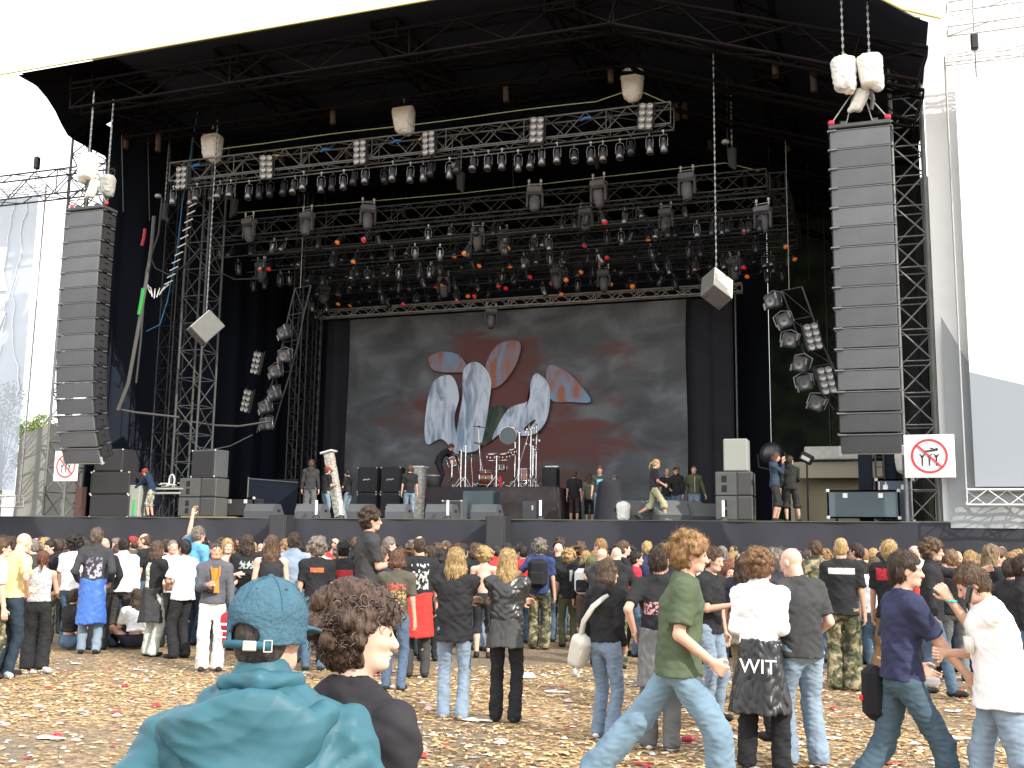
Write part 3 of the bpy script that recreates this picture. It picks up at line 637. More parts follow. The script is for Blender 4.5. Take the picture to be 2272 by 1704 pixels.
ARM = {'hang': (.25, .05, .80), 'hang2': (.27, -.02, .80), 'pocket': (.20, .10, .93), 'back': (.12, -.2, .95), 'front': (.08, .26, 1.05), 'cross': (-.12, .20, 1.20), 'hold': (.10, .30, 1.18), 'hip': (.20, .05, 1.02), 'face': (.07, .22, 1.50), 'up': (.25, .1, 1.95), 'point': (.25, .55, 1.42), 'swingf': (.24, .38, .98), 'swingb': (.28, -.22, .92), 'low': (.15, .3, .85), 'ear': (.12, .1, 1.60), 'reach': (.1, .5, 1.0)}
def skeleton(lean=.03, tilt=0., hy=0., hp=0., armL='hang', armR='hang', footL=(-.1, .02), footR=(.1, -.02), hip=.93, sit=False, twist=0., liftL=0., liftR=0., bend=0., drop=0., shw=.175):
    S = {}; P0 = V3(0, 0, hip + .03); S['P'] = P0
    def up(a): return nrm(V3(tilt * .5, math.sin(a), math.cos(a)))
    u1, u2, u3 = up(lean * .4), up(lean + bend), up(lean * 1.2 + bend)
    W = P0 + u1 * .14; C = W + u2 * .19; N = C + u3 * .19
    S['W'], S['C'], S['N'] = W, C, N; rt = rotz(V3(1, 0, 0), twist); S['rt'] = rt; S['u'] = u3; S['fw'] = nrm(np.cross(u3, rt)) ; S['fw'] = nrm(np.cross(rt, u3)) * -1 if np.cross(u3, rt)[1] < 0 else nrm(np.cross(u3, rt))
    sh = N - u3 * (.068 + drop)
    S['SR'] = sh + rt * shw; S['SL'] = sh - rt * shw
    for sd, sg, nm in (('R', 1, armR), ('L', -1, armL)):
        t = ARM[nm] if isinstance(nm, str) else nm; t = V3(t[0] * sg, t[1], t[2])
        off = (C - V3(0, 0, 1.29)); t = t + V3(off[0], off[1], 0) * (1 if t[2] > .7 else 1)
        if nm in ('face', 'ear', 'up', 'cross', 'hold', 'front', 'point') and isinstance(nm, str): t[2] += off[2]
        pole = (.9 * sg, -.6, -.5) if (isinstance(nm, str) and nm in ('pocket', 'hip', 'back', 'cross', 'front')) else (.35 * sg, -.8, -.5)
        E_, H = ik(S['S' + sd], rotz(t, twist * .8), .285, .255, pole); S['E' + sd], S['H' + sd] = E_, H
    for sd, sg, ft, lf in (('R', 1, footR, liftR), ('L', -1, footL, liftL)):
        hj = P0 + V3(.088 * sg, 0, -.05); S['J' + sd] = hj
        A = V3(ft[0], ft[1], .09 + lf); K_, A2 = ik(hj, A, .43, .41, V3(.15 * sg, 1, .1)); S['K' + sd], S['A' + sd] = K_, A2
    # head
    hu = rotx(u3 if abs(hp) < .01 else u3, -hp) ; hf = rotz(V3(0, 1, 0), hy); hu = nrm(V3(u3[0] * .5 + hf[0] * math.sin(hp), u3[1] * .5 + hf[1] * math.sin(hp), 1)); hf = nrm(hf - hu * (hf @ hu)); hr = np.cross(hf, hu)
    S['hu'], S['hf'], S['hr'] = hu, hf, hr; S['HC'] = N + u3 * .04 + hu * .12 + hf * .02
    return S

SKIN = {}
def skin(k=0):
    c = [(.56, .33, .24), (.50, .28, .19), (.62, .39, .30), (.33, .18, .11)][k]; return mat('skin%d' % k, c, .5, var=.08, vscale=14, sss=.12, spec=.35)
def cloth(c, name=None, rough=.85, bump=.5, sc=18, var=.14):
    nm = 'cloth_%02x%02x%02x_%d' % tuple([int(min(1, max(0, x)) * 255) for x in c] + [int(rough * 10)]); return mat(nm, c, rough, var=var, vscale=5, bump=bump, bscale=4.5, spec=.15, ridge=True, stretch=(1, 1, 1.7))
def denim(c=(.14, .22, .33)): c = (c[0] * .9, c[1] * .86, c[2] * .86); return mat('denim_%d_%d' % (c[0] * 100, c[2] * 100), c, .85, var=.22, vscale=3, bump=.45, bscale=6, ridge=True, spec=.12, stretch=(1.6, 1.6, .35))
def camo():
    if 'camo' in MATS: return MATS['camo']
    m = D.materials.new('camouflage'); MATS['camo'] = m; m.use_nodes = True; t = m.node_tree; b = t.nodes['Principled BSDF']; N = t.nodes.new; L = t.links.new
    tc = N('ShaderNodeTexCoord'); n = N('ShaderNodeTexNoise'); n.inputs['Scale'].default_value = 11; n.inputs['Detail'].default_value = 1.5; n.inputs['Distortion'].default_value = .8; r = N('ShaderNodeValToRGB'); r.color_ramp.interpolation = 'CONSTANT'; e = r.color_ramp.elements
    e[0].color = (.03, .03, .02, 1); e[1].position = .42; e[1].color = (.075, .085, .04, 1); x = e.new(.52); x.color = (.16, .12, .07, 1); x = e.new(.58); x.color = (.27, .24, .14, 1)
    L(tc.outputs['Object'], n.inputs['Vector']); L(n.outputs[0], r.inputs[0]); L(r.outputs[0], b.inputs['Base Color']); b.inputs['Roughness'].default_value = .9; return m
def hairm(c):
    nm = 'hair_%d_%d' % (c[0] * 1000, c[2] * 1000)
    if nm in MATS: return MATS[nm]
    m = D.materials.new(nm); MATS[nm] = m; m.use_nodes = True; t = m.node_tree; b = t.nodes['Principled BSDF']; N = t.nodes.new; L = t.links.new
    tc = N('ShaderNodeTexCoord'); mp = N('ShaderNodeMapping'); mp.inputs['Scale'].default_value = (1, 1, .22); n = N('ShaderNodeTexNoise'); n.inputs['Scale'].default_value = 75; n.inputs['Detail'].default_value = 3; n.inputs['Distortion'].default_value = .5
    L(tc.outputs['Object'], mp.inputs[0]); L(mp.outputs[0], n.inputs['Vector']); r = N('ShaderNodeValToRGB'); r.color_ramp.elements[0].position = .3; r.color_ramp.elements[0].color = (c[0] * .35, c[1] * .33, c[2] * .3, 1); r.color_ramp.elements[1].position = .72; r.color_ramp.elements[1].color = (min(1, c[0] * 1.5), min(1, c[1] * 1.5), min(1, c[2] * 1.5), 1)
    L(n.outputs[0], r.inputs[0]); L(r.outputs[0], b.inputs['Base Color']); b.inputs['Roughness'].default_value = .55; b.inputs['Specular IOR Level'].default_value = .35
    bn = N('ShaderNodeBump'); bn.inputs['Distance'].default_value = .012; L(n.outputs[0], bn.inputs['Height']); L(bn.outputs[0], b.inputs['Normal']); return m
HBLK, HBRN, HDBR, HBLD, HGNG, HGRY = (.018, .014, .012), (.085, .048, .026), (.042, .025, .016), (.36, .24, .105), (.26, .145, .06), (.17, .145, .12)
BLK, WHT, GRY = (.022, .022, .024), (.78, .78, .78), (.075, .075, .078)
LB = (.22, .30, .38); MBL = (.085, .14, .20); DB = (.03, .048, .068)
def print_mat(base, pat, box, thr=.5, scale=26, side=-1, pat2=None):
    """cloth with an irregular printed block on its back or chest: box = x, z centre and half sizes"""
    m = D.materials.new('printed_cloth'); m.use_nodes = True; t = m.node_tree; b = t.nodes['Principled BSDF']; N = t.nodes.new; L = t.links.new
    tc = N('ShaderNodeTexCoord'); sx = N('ShaderNodeSeparateXYZ'); L(tc.outputs['Object'], sx.inputs[0])
    def mth(op, a, v=None, c=None):
        q = N('ShaderNodeMath'); q.operation = op
        for i, z in enumerate((a, v, c)):
            if z is None: continue
            if isinstance(z, (int, float)): q.inputs[i].default_value = z
            else: L(z, q.inputs[i])
        return q.outputs[0]
    ax = mth('LESS_THAN', mth('ABSOLUTE', mth('SUBTRACT', sx.outputs[0], box[0])), box[2]); az = mth('LESS_THAN', mth('ABSOLUTE', mth('SUBTRACT', sx.outputs[2], box[1])), box[3])
    sd = mth('GREATER_THAN', mth('MULTIPLY', sx.outputs[1], float(side)), -.02)
    mp = N('ShaderNodeMapping'); mp.inputs['Scale'].default_value = (1.3, .4, 1.0); L(tc.outputs['Object'], mp.inputs[0])
    n = N('ShaderNodeTexNoise'); n.inputs['Scale'].default_value = scale * 1.5; n.inputs['Detail'].default_value = 2; L(mp.outputs[0], n.inputs['Vector'])
    mk = mth('MULTIPLY', mth('MULTIPLY', ax, az), mth('MULTIPLY', sd, mth('GREATER_THAN', n.outputs[0], thr)))
    mx = N('ShaderNodeMixRGB'); mx.inputs[1].default_value = rgb(base); mx.inputs[2].default_value = rgb(pat); L(mk, mx.inputs[0])
    if pat2:
        m2 = N('ShaderNodeMixRGB'); m2.inputs[1].default_value = rgb(pat); m2.inputs[2].default_value = rgb(pat2); L(mth('GREATER_THAN', mth('SUBTRACT', sx.outputs[2], box[1]), box[3] * .35), m2.inputs[0]); L(m2.outputs[0], mx.inputs[2])
    L(mx.outputs[0], b.inputs['Base Color']); b.inputs['Roughness'].default_value = .88; b.inputs['Specular IOR Level'].default_value = .15
    return m

def hand_parts(W, E_, S, det, closed=.5, dirn=None, side=1, h=.0065):
    """palm, four bent fingers and a thumb that leaves the side of the palm"""
    d = nrm(W - E_) if dirn is None else nrm(np.array(dirn, float)); inn = nrm(V3(-side, .25, 0)); n = nrm(inn - d * (inn @ d)); s_ = np.cross(d, n) * 1.0
    if s_[1] < 0: s_ = -s_
    f = Field(W - .2, W + .2, h)
    f.cap(W - d * .05, W + d * .01, .027, .026, .01)
    for i in range(4):
        o = s_ * (.03 - .02 * i); f.cap(W + d * .015 + o * .55, W + d * .085 + o, .0155, .0125, .012)
        L1 = (.040, .044, .041, .033)[i]; a = closed * 1.1; b0 = W + d * .088 + o; d1 = d * math.cos(a) + n * math.sin(a); b1 = b0 + d1 * L1; a2 = a * 2.1; d2 = d * math.cos(a2) + n * math.sin(a2)
        f.cap(b0, b1, .0098, .0088, .004); f.cap(b1, b1 + d2 * L1 * .85, .0088, .0075, .003)
    t0 = W + d * .025 + s_ * .026; t1 = t0 + (d * .55 + s_ * .6 + n * .45) * .045; f.cap(t0, t1, .0135, .011, .01); f.cap(t1, t1 + (d * .85 + n * .4 + s_ * .1) * .034, .0105, .0085, .004)
    return f.mesh()

def make_head(f, S, face=True, female=False):
    c, u, fw, r = S['HC'], S['hu'], S['hf'], S['hr']; A = (r, fw, u)
    P = lambda x, y, z: c + r * x + fw * y + u * z
    f.ell(P(0, -.012, .025), (.074, .094, .09), A, .02); f.ell(P(0, .022, -.03), (.062, .068, .083), A, .03)
    f.cap(P(-.03, .045, -.085), P(.03, .045, -.085), .026, .026, .03); f.cap(P(-.02, .072, -.092), P(.02, .072, -.092), .016, .016, .02)
    f.cap(P(-.036, .065, .012), P(.036, .065, .012), .02, .02, .02); f.ell(P(-.038, .06, -.028), (.022, .02, .018), A, .02); f.ell(P(.038, .06, -.028), (.022, .02, .018), A, .02)
    if face:
        for s in (-1, 1): f.ell(P(.03 * s, .096, -.002), (.017, .013, .012), A, .012, 's')
        f.cap(P(0, .084, .004), P(0, .105, -.034), .009, .0135, .012); f.ell(P(0, .102, -.038), (.0185, .013, .011), A, .008)
        f.ell(P(0, .088, -.062), (.024, .013, .0075), A, .006); f.ell(P(0, .084, -.073), (.019, .0125, .0075), A, .006); f.ell(P(0, .096, -.0672), (.024, .008, .0022), A, .003, 's')
    for s in (-1, 1): f.ell(P(.077 * s, -.008, -.012), (.009, .02, .032), A, .006)
    f.cap(c - u * .08 - fw * .02, S['N'] - S['u'] * .03, .056 if not female else .046, .062 if not female else .052, .03)

def build_person(cfg, h=.017, hh=.0095):
    """cfg -> dict part name -> (mesh, material). Local frame: feet at the origin, facing +Y, 1.75 m tall."""
    S = skeleton(**cfg.get('pose', {})); fat = cfg.get('fat', 1.); fem = cfg.get('female', False); face = cfg.get('face', True); out = {}
    seed = cfg.get('seed', 1); ph = seed * 1.37; w = S['fw']; rt = S['rt']
    allp = np.array([S[k] for k in ('P', 'W', 'C', 'N', 'SR', 'SL', 'ER', 'EL', 'HR', 'HL', 'JR', 'JL', 'KR', 'KL', 'AR', 'AL', 'HC')])
    lo = allp.min(0) - .24; hi = allp.max(0) + .24; lo[2] = min(lo[2], -.02); lo[2] = max(lo[2], -.05)
    top = cfg.get('top', 'tee'); bot = cfg.get('bottom', 'trousers'); sw = .96 if fem else 1.0
    # ---- body (skin)
    f = Field(lo, hi, h); g = .88
    f.cap(S['P'], S['W'], .125 * fat * g, .105 * fat * g, .03, w=w, sq=.78); f.cap(S['W'], S['C'], .108 * fat * g, .135 * sw * fat * g, .03, w=w, sq=.75); f.cap(S['C'], S['N'] - S['u'] * .07, .135 * g * fat, .11 * g, .03, w=w, sq=.72)
    f.cap(S['SR'] - rt * .02, S['SL'] + rt * .02, .046, .046, .05)
    for q_ in ('SR', 'SL'): f.cap(S['N'] - S['u'] * .03, S[q_], .045, .042, .04)
    for sd in 'RL':
        f.cap(S['S' + sd], S['E' + sd], .046 * fat * (.85 if fem else 1), .038, .03); f.cap(S['E' + sd], S['H' + sd], .038 * (.9 if fem else 1), .026, .01)
        f.cap(S['J' + sd], S['K' + sd], .078 * fat, .05, .04); f.cap(S['K' + sd], S['K' + sd] * .6 + S['A' + sd] * .4, .05, .052, .02); f.cap(S['K' + sd] * .6 + S['A' + sd] * .4, S['A' + sd], .052, .034, .02)
    if fem and top == 'none': pass
    f.cap(S['N'] - S['u'] * .05, S['HC'] - S['hu'] * .08 - S['hf'] * .02, .06, .05, .04)
    parts = [(*f.mesh(), 0)]
    f = Field(S['HC'] - .24, S['HC'] + .2, hh); make_head(f, S, face, fem); parts.append((*f.mesh(), 0))
    for sd, sg in (('R', 1), ('L', -1)): parts.append((*hand_parts(S['H' + sd], S['E' + sd], S, True, cfg.get('grip' + sd, .45), cfg.get('hdir' + sd), sg, .0085 if hh > .008 else .0065), 0))
    out['body'] = (np_mesh('body', parts, skin(cfg.get('skin', 0))), None)
    c, u, fw, r = S['HC'], S['hu'], S['hf'], S['hr']; P = lambda x, y, z: c + r * x + fw * y + u * z; A = (r, fw, u)
    if face:
        e = MB()
        for s in (-1, 1): e.lathe([(0, .011), (.006, .009), (.0095, .004), (.011, 0), (.008, -.006)], P(.03 * s, .079, -.001), fw, 8)
        out['eye'] = (e.mesh('eyes', mat('eye_dark', (.06, .05, .045), .25)), None)
    # ---- trousers
    tm = cfg.get('bcol', denim(MBL))
    if bot:
        f = Field(lo, hi, h); loose = cfg.get('loose', 1.)
        wc = S['P'] + (S['W'] - S['P']) * .55
        f.cap(S['P'] - V3(0, 0, .02), wc, .142 * fat, .128 * fat, .03, w=w, sq=.80)
        for sd in 'RL':
            J, K_, A_ = S['J' + sd], S['K' + sd], S['A' + sd]
            f.cap(J, K_, .094 * fat, .066 * loose, .035)
            if bot == 'shorts': f.cap(K_, K_ + (A_ - K_) * .18, .075 * loose, .084 * loose, .02)
            else: f.cap(K_, A_ + V3(0, 0, -.02), .066 * loose, .062 * loose ** 1.4 * cfg.get('flare', 1.), .02)
        f.warp(.0048, 27, ph); f.warp(.0032, 56, ph * 2, (.6, .6, 1.3), True)
        f.fold(.0062, 30, (.25, .3, .95), ph, 1.2); f.fold(.004, 52, (-.4, .2, .9), ph + 1, 1.3)
        f.plane(wc + V3(0, 0, .0), nrm(S['W'] - S['P']))
        if bot == 'shorts': f.plane(V3(0, 0, min(S['KR'][2], S['KL'][2]) - .1), V3(0, 0, -1))
        f.plane(V3(0, 0, .025), V3(0, 0, -1))
        out[cfg.get('bname', 'trousers')] = (np_mesh('trousers', [(*f.mesh(), 0)], tm), None)
    # ---- shoes
    if not cfg.get('noshoes'):
        for sd, sg in (('R', 1), ('L', -1)):
            A_ = S['A' + sd]; f = Field(A_ - .2, A_ + V3(.2, .28, .12), max(.009, h * .8)); fd = nrm(V3(.18 * sg, 1, -.0)); z0 = A_[2] - .09; lf = cfg.get('pose', {}).get('lift' + sd, 0); 
            if lf > .05: fd = nrm(fd + V3(0, 0, -.9))
            hl = A_ + V3(0, 0, -.052) - fd * .03; f.cap(hl, hl + fd * .17, .042, .036, .02, w=V3(0, 0, 1) if lf <= .05 else None, sq=.9); f.cap(A_ - V3(0, 0, .01), hl + fd * .07, .042, .042, .03)
            if A_[2] < .12: f.plane(V3(0, 0, .0), V3(0, 0, -1))
            out['shoe' + ('' if sd == 'R' else '.')] = (np_mesh('shoe', [(*f.mesh(), 0)], cloth(cfg.get('shoe', BLK), rough=.6, bump=.2)), None)
    # ---- top
    if top != 'none':
        f = Field(lo, hi, h); hem = cfg.get('hem', .88) + (S['P'][2] - .96) * .8; off = cfg.get('bag', .016) ; Hm = S['P'] - V3(0, 0, S['P'][2] - hem)
        ln = nrm(S['W'] - S['P'])
        f.cap(Hm, S['W'], (.168 if not fem else .162) * fat + off * .8, .126 * fat + off, .05, w=w, sq=.76, cuts=[(Hm, -nrm(S['W'] - Hm))]); f.cap(S['W'], S['C'], .122 * fat + off, .142 * fat * sw + off * .8, .05, w=w, sq=.76); f.cap(S['C'], S['N'] - S['u'] * .06, .142 * fat * sw + off * .7, .12, .05, w=w, sq=.73)
        if fem:
            for s in (-1, 1): f.ell(S['C'] + rt * .065 * s + S['fw'] * .09 + S['u'] * .0, (.055, .05, .055), None, .03)
        if top in ('tee', 'long', 'jacket', 'hoodie'):
            for q_ in ('SR', 'SL'): f.cap(S['C'] + S['u'] * .06 + (S[q_] - S['N']) * .3, S[q_] - S['u'] * .02, .09 + off * .3, .06 + off * .3, .05)
            f.cap(S['SR'] - rt * .01, S['SL'] + rt * .01, .05, .05, .05)
            for q_ in ('SR', 'SL'): f.cap(S['N'] - S['u'] * .025, S[q_], .06, .05, .05)
            for sd in 'RL':
                a, e_, hnd = S['S' + sd], S['E' + sd], S['H' + sd]
                if top == 'tee': q = a + (e_ - a) * .80; f.cap(a, q + (e_ - a) * .1, .056 * (.6 + .4 * fat) + off * .25, 0.058 + off * .4, .055, cuts=[(q, nrm(e_ - a))])
                else:
                    q = hnd - nrm(hnd - e_) * .015; f.cap(a, e_, .056 * (.6 + .4 * fat) + off * .3, .050 + off * .4, .03); f.cap(e_, hnd, .050 + off * .4, .038 + off * .3, .012, cuts=[(q, nrm(hnd - e_))])
        elif top == 'tank': f.cap(S['SR'] - rt * .05, S['SL'] + rt * .05, .055, .055, .05)
        f.warp(cfg.get('wr', .0058), 17, ph); f.warp(cfg.get('wr', .0058) * .55, 41, ph * 2, (.8, .8, 1.1), True)
        f.fold(cfg.get('wr', .0058) * 1.5, 26, (.55, .3, .8), ph); f.fold(cfg.get('wr', .0058), 38, (-.7, .2, .6), ph + 2)
        # hem and neck
        hd = f.blk(f.lo, f.lo + f.h * f.n); sl, X, Y, Z = hd
        tors = np.sqrt((X - Hm[0]) ** 2 + (Y - Hm[1]) ** 2) - .24
        if top in ('tee', 'tank'): f.v = np.maximum(f.v, np.where(tors + 0 * Z < 0, (hem - Z) + 0 * X, -1).astype(np.float32))
        nk = S['N'] + S['u'] * .035 + S['fw'] * .02
        if top in ('tee', 'tank'):
            f.ell(nk, (.074, .074, .06), None, .0, 's')
            if top == 'tee' and h < .02:
                for i in range(14):
                    a0, a1 = [S['N'] + S['u'] * (.004 - .018 * math.sin(t)) + rt * .074 * math.cos(t) + S['fw'] * (.072 * math.sin(t) + .008) for t in (i * PI / 7, (i + 1) * PI / 7)]; f.cap(a0, a1, .0105, .0105, .008)
        else: f.cap(S['N'] + S['fw'] * .005 - S['u'] * .03, S['N'] + S['u'] * .045, .078, .074, .02); f.ell(nk + S['u'] * .04, (.06, .065, .07), None, .0, 's')
        if top == 'hoodie': f.cap(S['N'] - S['fw'] * .075 + rt * .06 - S['u'] * .02, S['N'] - S['fw'] * .075 - rt * .06 - S['u'] * .02, .055, .055, .04); f.cap(S['N'] - S['fw'] * .09, S['N'] - S['fw'] * .1 - S['u'] * .1, .06, .04, .04)
        out[cfg.get('tname', {'tee': 't_shirt', 'tank': 'vest_top', 'long': 'shirt', 'jacket': 'jacket', 'hoodie': 'hoodie'}[top])] = (np_mesh('top', [(*f.mesh(), 0)], cfg.get('tcol', cloth(BLK))), None)
    # ---- jacket tied round the waist / skirt
    if 'wrap' in cfg:
        wl, wm = cfg['wrap'][0], cfg['wrap'][1]; f = Field(V3(-.4, -.4, wl - .08) + V3(S['P'][0], S['P'][1], 0), V3(.4, .4, 1.2) + V3(S['P'][0], S['P'][1], 0), h)
        a = S['W'] - V3(0, 0, .06); b_ = V3(S['P'][0], S['P'][1] - .02, wl); r1 = cfg['wrap'][2] if len(cfg['wrap']) > 2 else .2
        f.cap(b_, a, r1 + .035, .165 * fat, .03, w=w, sq=.85, cuts=[(a, V3(0, 0, 1)), (b_, V3(0, 0, -1))])
        f.warp(.009, 22, ph, (1, 1, .35)); f.warp(.004, 60, ph, (1, 1, .5), True); f.cap(S['P'] - V3(0, 0, .2), S['P'] - V3(0, 0, 1.2), .11, .12, .02, 's')
        f.cap(a + rt * .15 - V3(0, 0, .01), a - rt * .15 - V3(0, 0, .01), .03, .03, .03)
        out[cfg.get('wname', 'tied_jacket')] = (np_mesh('wrap', [(*f.mesh(), 0)], wm), None)
    # ---- hair and hat
    st = cfg.get('hair', 'short'); hc = hairm(cfg.get('hcol', HBRN))
    if st != 'none':
        f = Field(c - V3(.26, .26, .5), c + .26, hh * 1.05); t = {'buzz': .004, 'short': .014, 'bald_crown': .006, 'long': .018, 'curly': .04, 'mop': .03, 'pony': .012}.get(st, .014)
        f.ell(P(0, -.014, .03), (.074 + t, .092 + t, .088 + t), A, .01)
        f.ell(P(0, -.04, -.03), (.068 + t, .058 + t, .075 + t * .5), A, .03)
        if st in ('long',):
            L = cfg.get('hlen', .26)
            for i in range(13):
                a = math.radians(-105 + i * 17.5); q = P(math.sin(a) * .072, -math.cos(a) * .07 - .01, -.02); e_ = q - V3(0, 0, L * (1 - .18 * abs(math.sin(a * 3 + ph)))) + r * (math.sin(a) * .035) - fw * (.03 * math.cos(a) + .01) + V3(0, 0, 0)
                f.cap(q, (q + e_) / 2 - fw * .01, .028, .026, .012); f.cap((q + e_) / 2 - fw * .01, e_, .026, .012, .012)
        if st in ('curly', 'mop'):
            rr = random.Random(seed)
            for i in range(40 if st == 'curly' else 22):
                a = rr.uniform(0, 6.28); b2 = rr.uniform(-.5, 1.4); v = r * math.cos(a) * math.cos(b2) + fw * (math.sin(a) * math.cos(b2) - .25) + u * math.sin(b2)
                if v @ fw > .45 and v @ u < .55: continue
                f.ell(P(0, -.01, .02) + v * (.088 + t * .8), (.03, .03, .028), None, .008)
        if st == 'pony': f.cap(P(0, -.1, .03), P(0, -.16, -.04), .026, .022, .02); f.cap(P(0, -.16, -.04), P(.01, -.15, -.22), .026, .01, .01)
        f.warp(.005 if st != 'buzz' else .001, 70, ph, (1, 1, .5)); f.warp(.003 if st != 'buzz' else 0, 150, ph, (1, 1, .35), True)
        # face opening
        f.ell(P(0, .1, -.045), (.085 if st != 'long' else .07, .085, .1), A, .01, 's'); f.ell(P(0, .09, -.12), (.11, .1, .11), A, .01, 's')
        if st in ('short', 'buzz', 'bald_crown', 'mop', 'pony'):
            for s in (-1, 1): f.ell(P(.09 * s, .02, -.05), (.03, .045, .055), A, .01, 's')
        if cfg.get('open'):
            for s in (-1, 1): f.ell(P(.085 * s, .055, -.045), (.05, .062, .085), A, .01, 's')
        if st == 'bald_crown': f.ell(P(0, .03, .12), (.1, .11, .085), A, .005, 's')
        out['hair'] = (np_mesh('hair', [(*f.mesh(), 0)], hc), None)
    if 'hat' in cfg:
        f = Field(c - .24, c + .26, hh); f.ell(P(0, -.01, .04), (.09, .108, .092), A, .0, cuts=[(P(0, 0, .028), -u * 1 - fw * .0)])
        bk = -1 if cfg.get('hatback') else 1
        if cfg.get('hat') == 'cap': f.ell(P(0, .115 * bk, .03), (.068, .085, .012), (r, nrm(fw * bk - u * .2), nrm(u + fw * bk * .2)), .01)
        f.ell(P(0, -.01, .03), (.086, .104, .07), A, .0, 's', cuts=[(P(0, 0, .027), u)])
        out['cap'] = (np_mesh('cap', [(*f.mesh(), 0)], cloth(cfg['hatcol'])), None)
    return out, S

def person(cfg, loc, yaw, height, label, group=None, parts=None, h=.017, hh=.0095):
    out, S = build_person(cfg, h, hh) if parts is None else parts
    ro = D.objects.new('person', out['body'][0]); COL.objects.link(ro); s = height / 1.75; ro.location = loc; ro.rotation_euler = (0, 0, yaw); ro.scale = (s, s, s)
    tag(ro, label, 'person', group)
    for k, (me, _m) in out.items():
        if k != 'body': place(k.strip('.'), me, ro)
    return ro, S
def attach(ro, name, mb, m, cat=None):
    return mb.build(name, m, ro)
# =================================================================== LIGHTING RIG AND SPEAKERS
M_can = mat('par_metal', (.06, .06, .065), .35, .6, spec=.6)
M_cans = mat('par_metal_bright', (.26, .26, .27), .3, .8, spec=.7)
M_lens = mat('dark_lens', (.02, .02, .022), .12, spec=.8)
M_lamp = mat('clear_lamp', (.42, .41, .39), .2, .3)
M_or = mat('orange_gel', (.85, .22, .02), .4, emit=(1, .22, .02, .13)); M_rd = mat('red_gel', (.8, .03, .04), .4, emit=(1, .03, .04, .13))  # faint emission stands in for light caught by the unlit gels
M_spk = mat('speaker_paint', (.10, .104, .112), .75, var=.12, vscale=2, bump=.3, bscale=60)
_t = M_spk.node_tree; _b = _t.nodes['Principled BSDF']; _l = _b.inputs['Base Color'].links[0].from_socket; _oi = _t.nodes.new('ShaderNodeObjectInfo'); _mr = _t.nodes.new('ShaderNodeMapRange'); _mr.inputs[3].default_value = .78; _mr.inputs[4].default_value = 1.15; _t.links.new(_oi.outputs['Random'], _mr.inputs[0]); _vm = _t.nodes.new('ShaderNodeVectorMath'); _vm.operation = 'SCALE'; _t.links.new(_l, _vm.inputs[0]); _t.links.new(_mr.outputs[0], _vm.inputs['Scale']); _t.links.new(_vm.outputs[0], _b.inputs['Base Color'])
M_spd = mat('speaker_dark', (.03, .03, .032), .6, var=.1); M_grey = mat('grey_paint', (.30, .30, .28), .6, var=.06)
M_chain = mat('steel_chain', (.28, .28, .27), .5, .6)
rc = random.Random(21)

def par_parts(bright):
    m = M_cans if bright else M_can
    a = MB(); a.lathe([(.0, .0), (.05, .0), (.06, .03), (.075, .12), (.085, .13), (.105, .3), (.112, .42), (.106, .42), (.098, .3)], (0, 0, 0), (0, 0, -1), 12)
    for zz in (-.02, -.16): a.lathe([(.092 - .02 * (zz > -.1), 0), (.098 - .02 * (zz > -.1), -.012), (.092 - .02 * (zz > -.1), -.024)], (0, 0, zz - .1), (0, 0, 1), 12)
    y = MB(); pts = [(-.115, 0, -.2), (-.12, 0, .0), (-.1, 0, .12), (0, 0, .15), (.1, 0, .12), (.12, 0, 0), (.115, 0, -.2)]
    y.path(pts, .011, 4); y.tube((0, 0, .15), (0, 0, .26), .022, 6); y.box((0, 0, .24), (.06, .07, .06))
    return a.mesh('can', m), y.mesh('yoke', M_cans if bright else M_can)
L_ = MB(); L_.lathe([(0, .4), (.05, .405), (.1, .41), (.1, .416), (0, .43)], (0, 0, 0), (0, 0, -1), 12); LM = {}
def lens_mesh(m):
    if m.name not in LM: LM[m.name] = L_.mesh('lens', m)
    return LM[m.name]
PB, PD = par_parts(True), par_parts(False)
def par_can(p, tilt, yaw, lens, bright, label, group):
    o = empty('par_can', p, (0, 0, yaw), label, 'stage light', group)
    y = place('yoke', (PB if bright else PD)[1], o); y.rotation_euler = (tilt * .3, 0, 0)
    c = place('can', (PB if bright else PD)[0], o); c.rotation_euler = (tilt, 0, 0); c.location = (0, 0, .05)
    l = place('lens', lens_mesh(lens), c)
    return o
BH = MB(); BH.bbox((0, 0, 0), (.42, .1, .78), .02)
for s in (-1, 1): BH.tube((s * .23, .02, -.25), (s * .23, .02, .45), .012, 4)
BHm = BH.mesh('housing', M_can)
lp = MB(); lp.lathe([(0, 0), (.05, .002), (.085, .02), (.09, .05), (.083, .05), (.07, .03)], (0, 0, 0), (0, -1, 0), 14); lpm = lp.mesh('lamp', M_lamp)
def blinder(p, rot, label, s=1.0, group='eight-lamp blinders'):
    o = empty('blinder_light', p, rot, label, 'stage light', group, s); place('housing', BHm, o)
    for i in range(8):
        l = place('lamp', lpm, o); l.location = ((-.1, .1)[i % 2], -.05, -.285 + .19 * (i // 2))
    return o
mh = [MB() for _ in range(4)]
mh[0].bbox((0, 0, .0), (.5, .36, .2), .04)
for s in (-1, 1): mh[1].bbox((s * .24, 0, -.32), (.07, .16, .5), .03)
mh[1].bbox((0, 0, -.12), (.5, .16, .06), .02)
mh[2].lathe([(0, .2), (.12, .2), (.17, .12), (.18, -.05), (.16, -.2), (.12, -.34), (.1, -.34), (0, -.33)], (0, 0, -.38), (0, 0, 1), 14)
mh[3].lathe([(0, 0), (.1, 0), (.105, -.03), (0, -.04)], (0, 0, -.74), (0, 0, 1), 14)
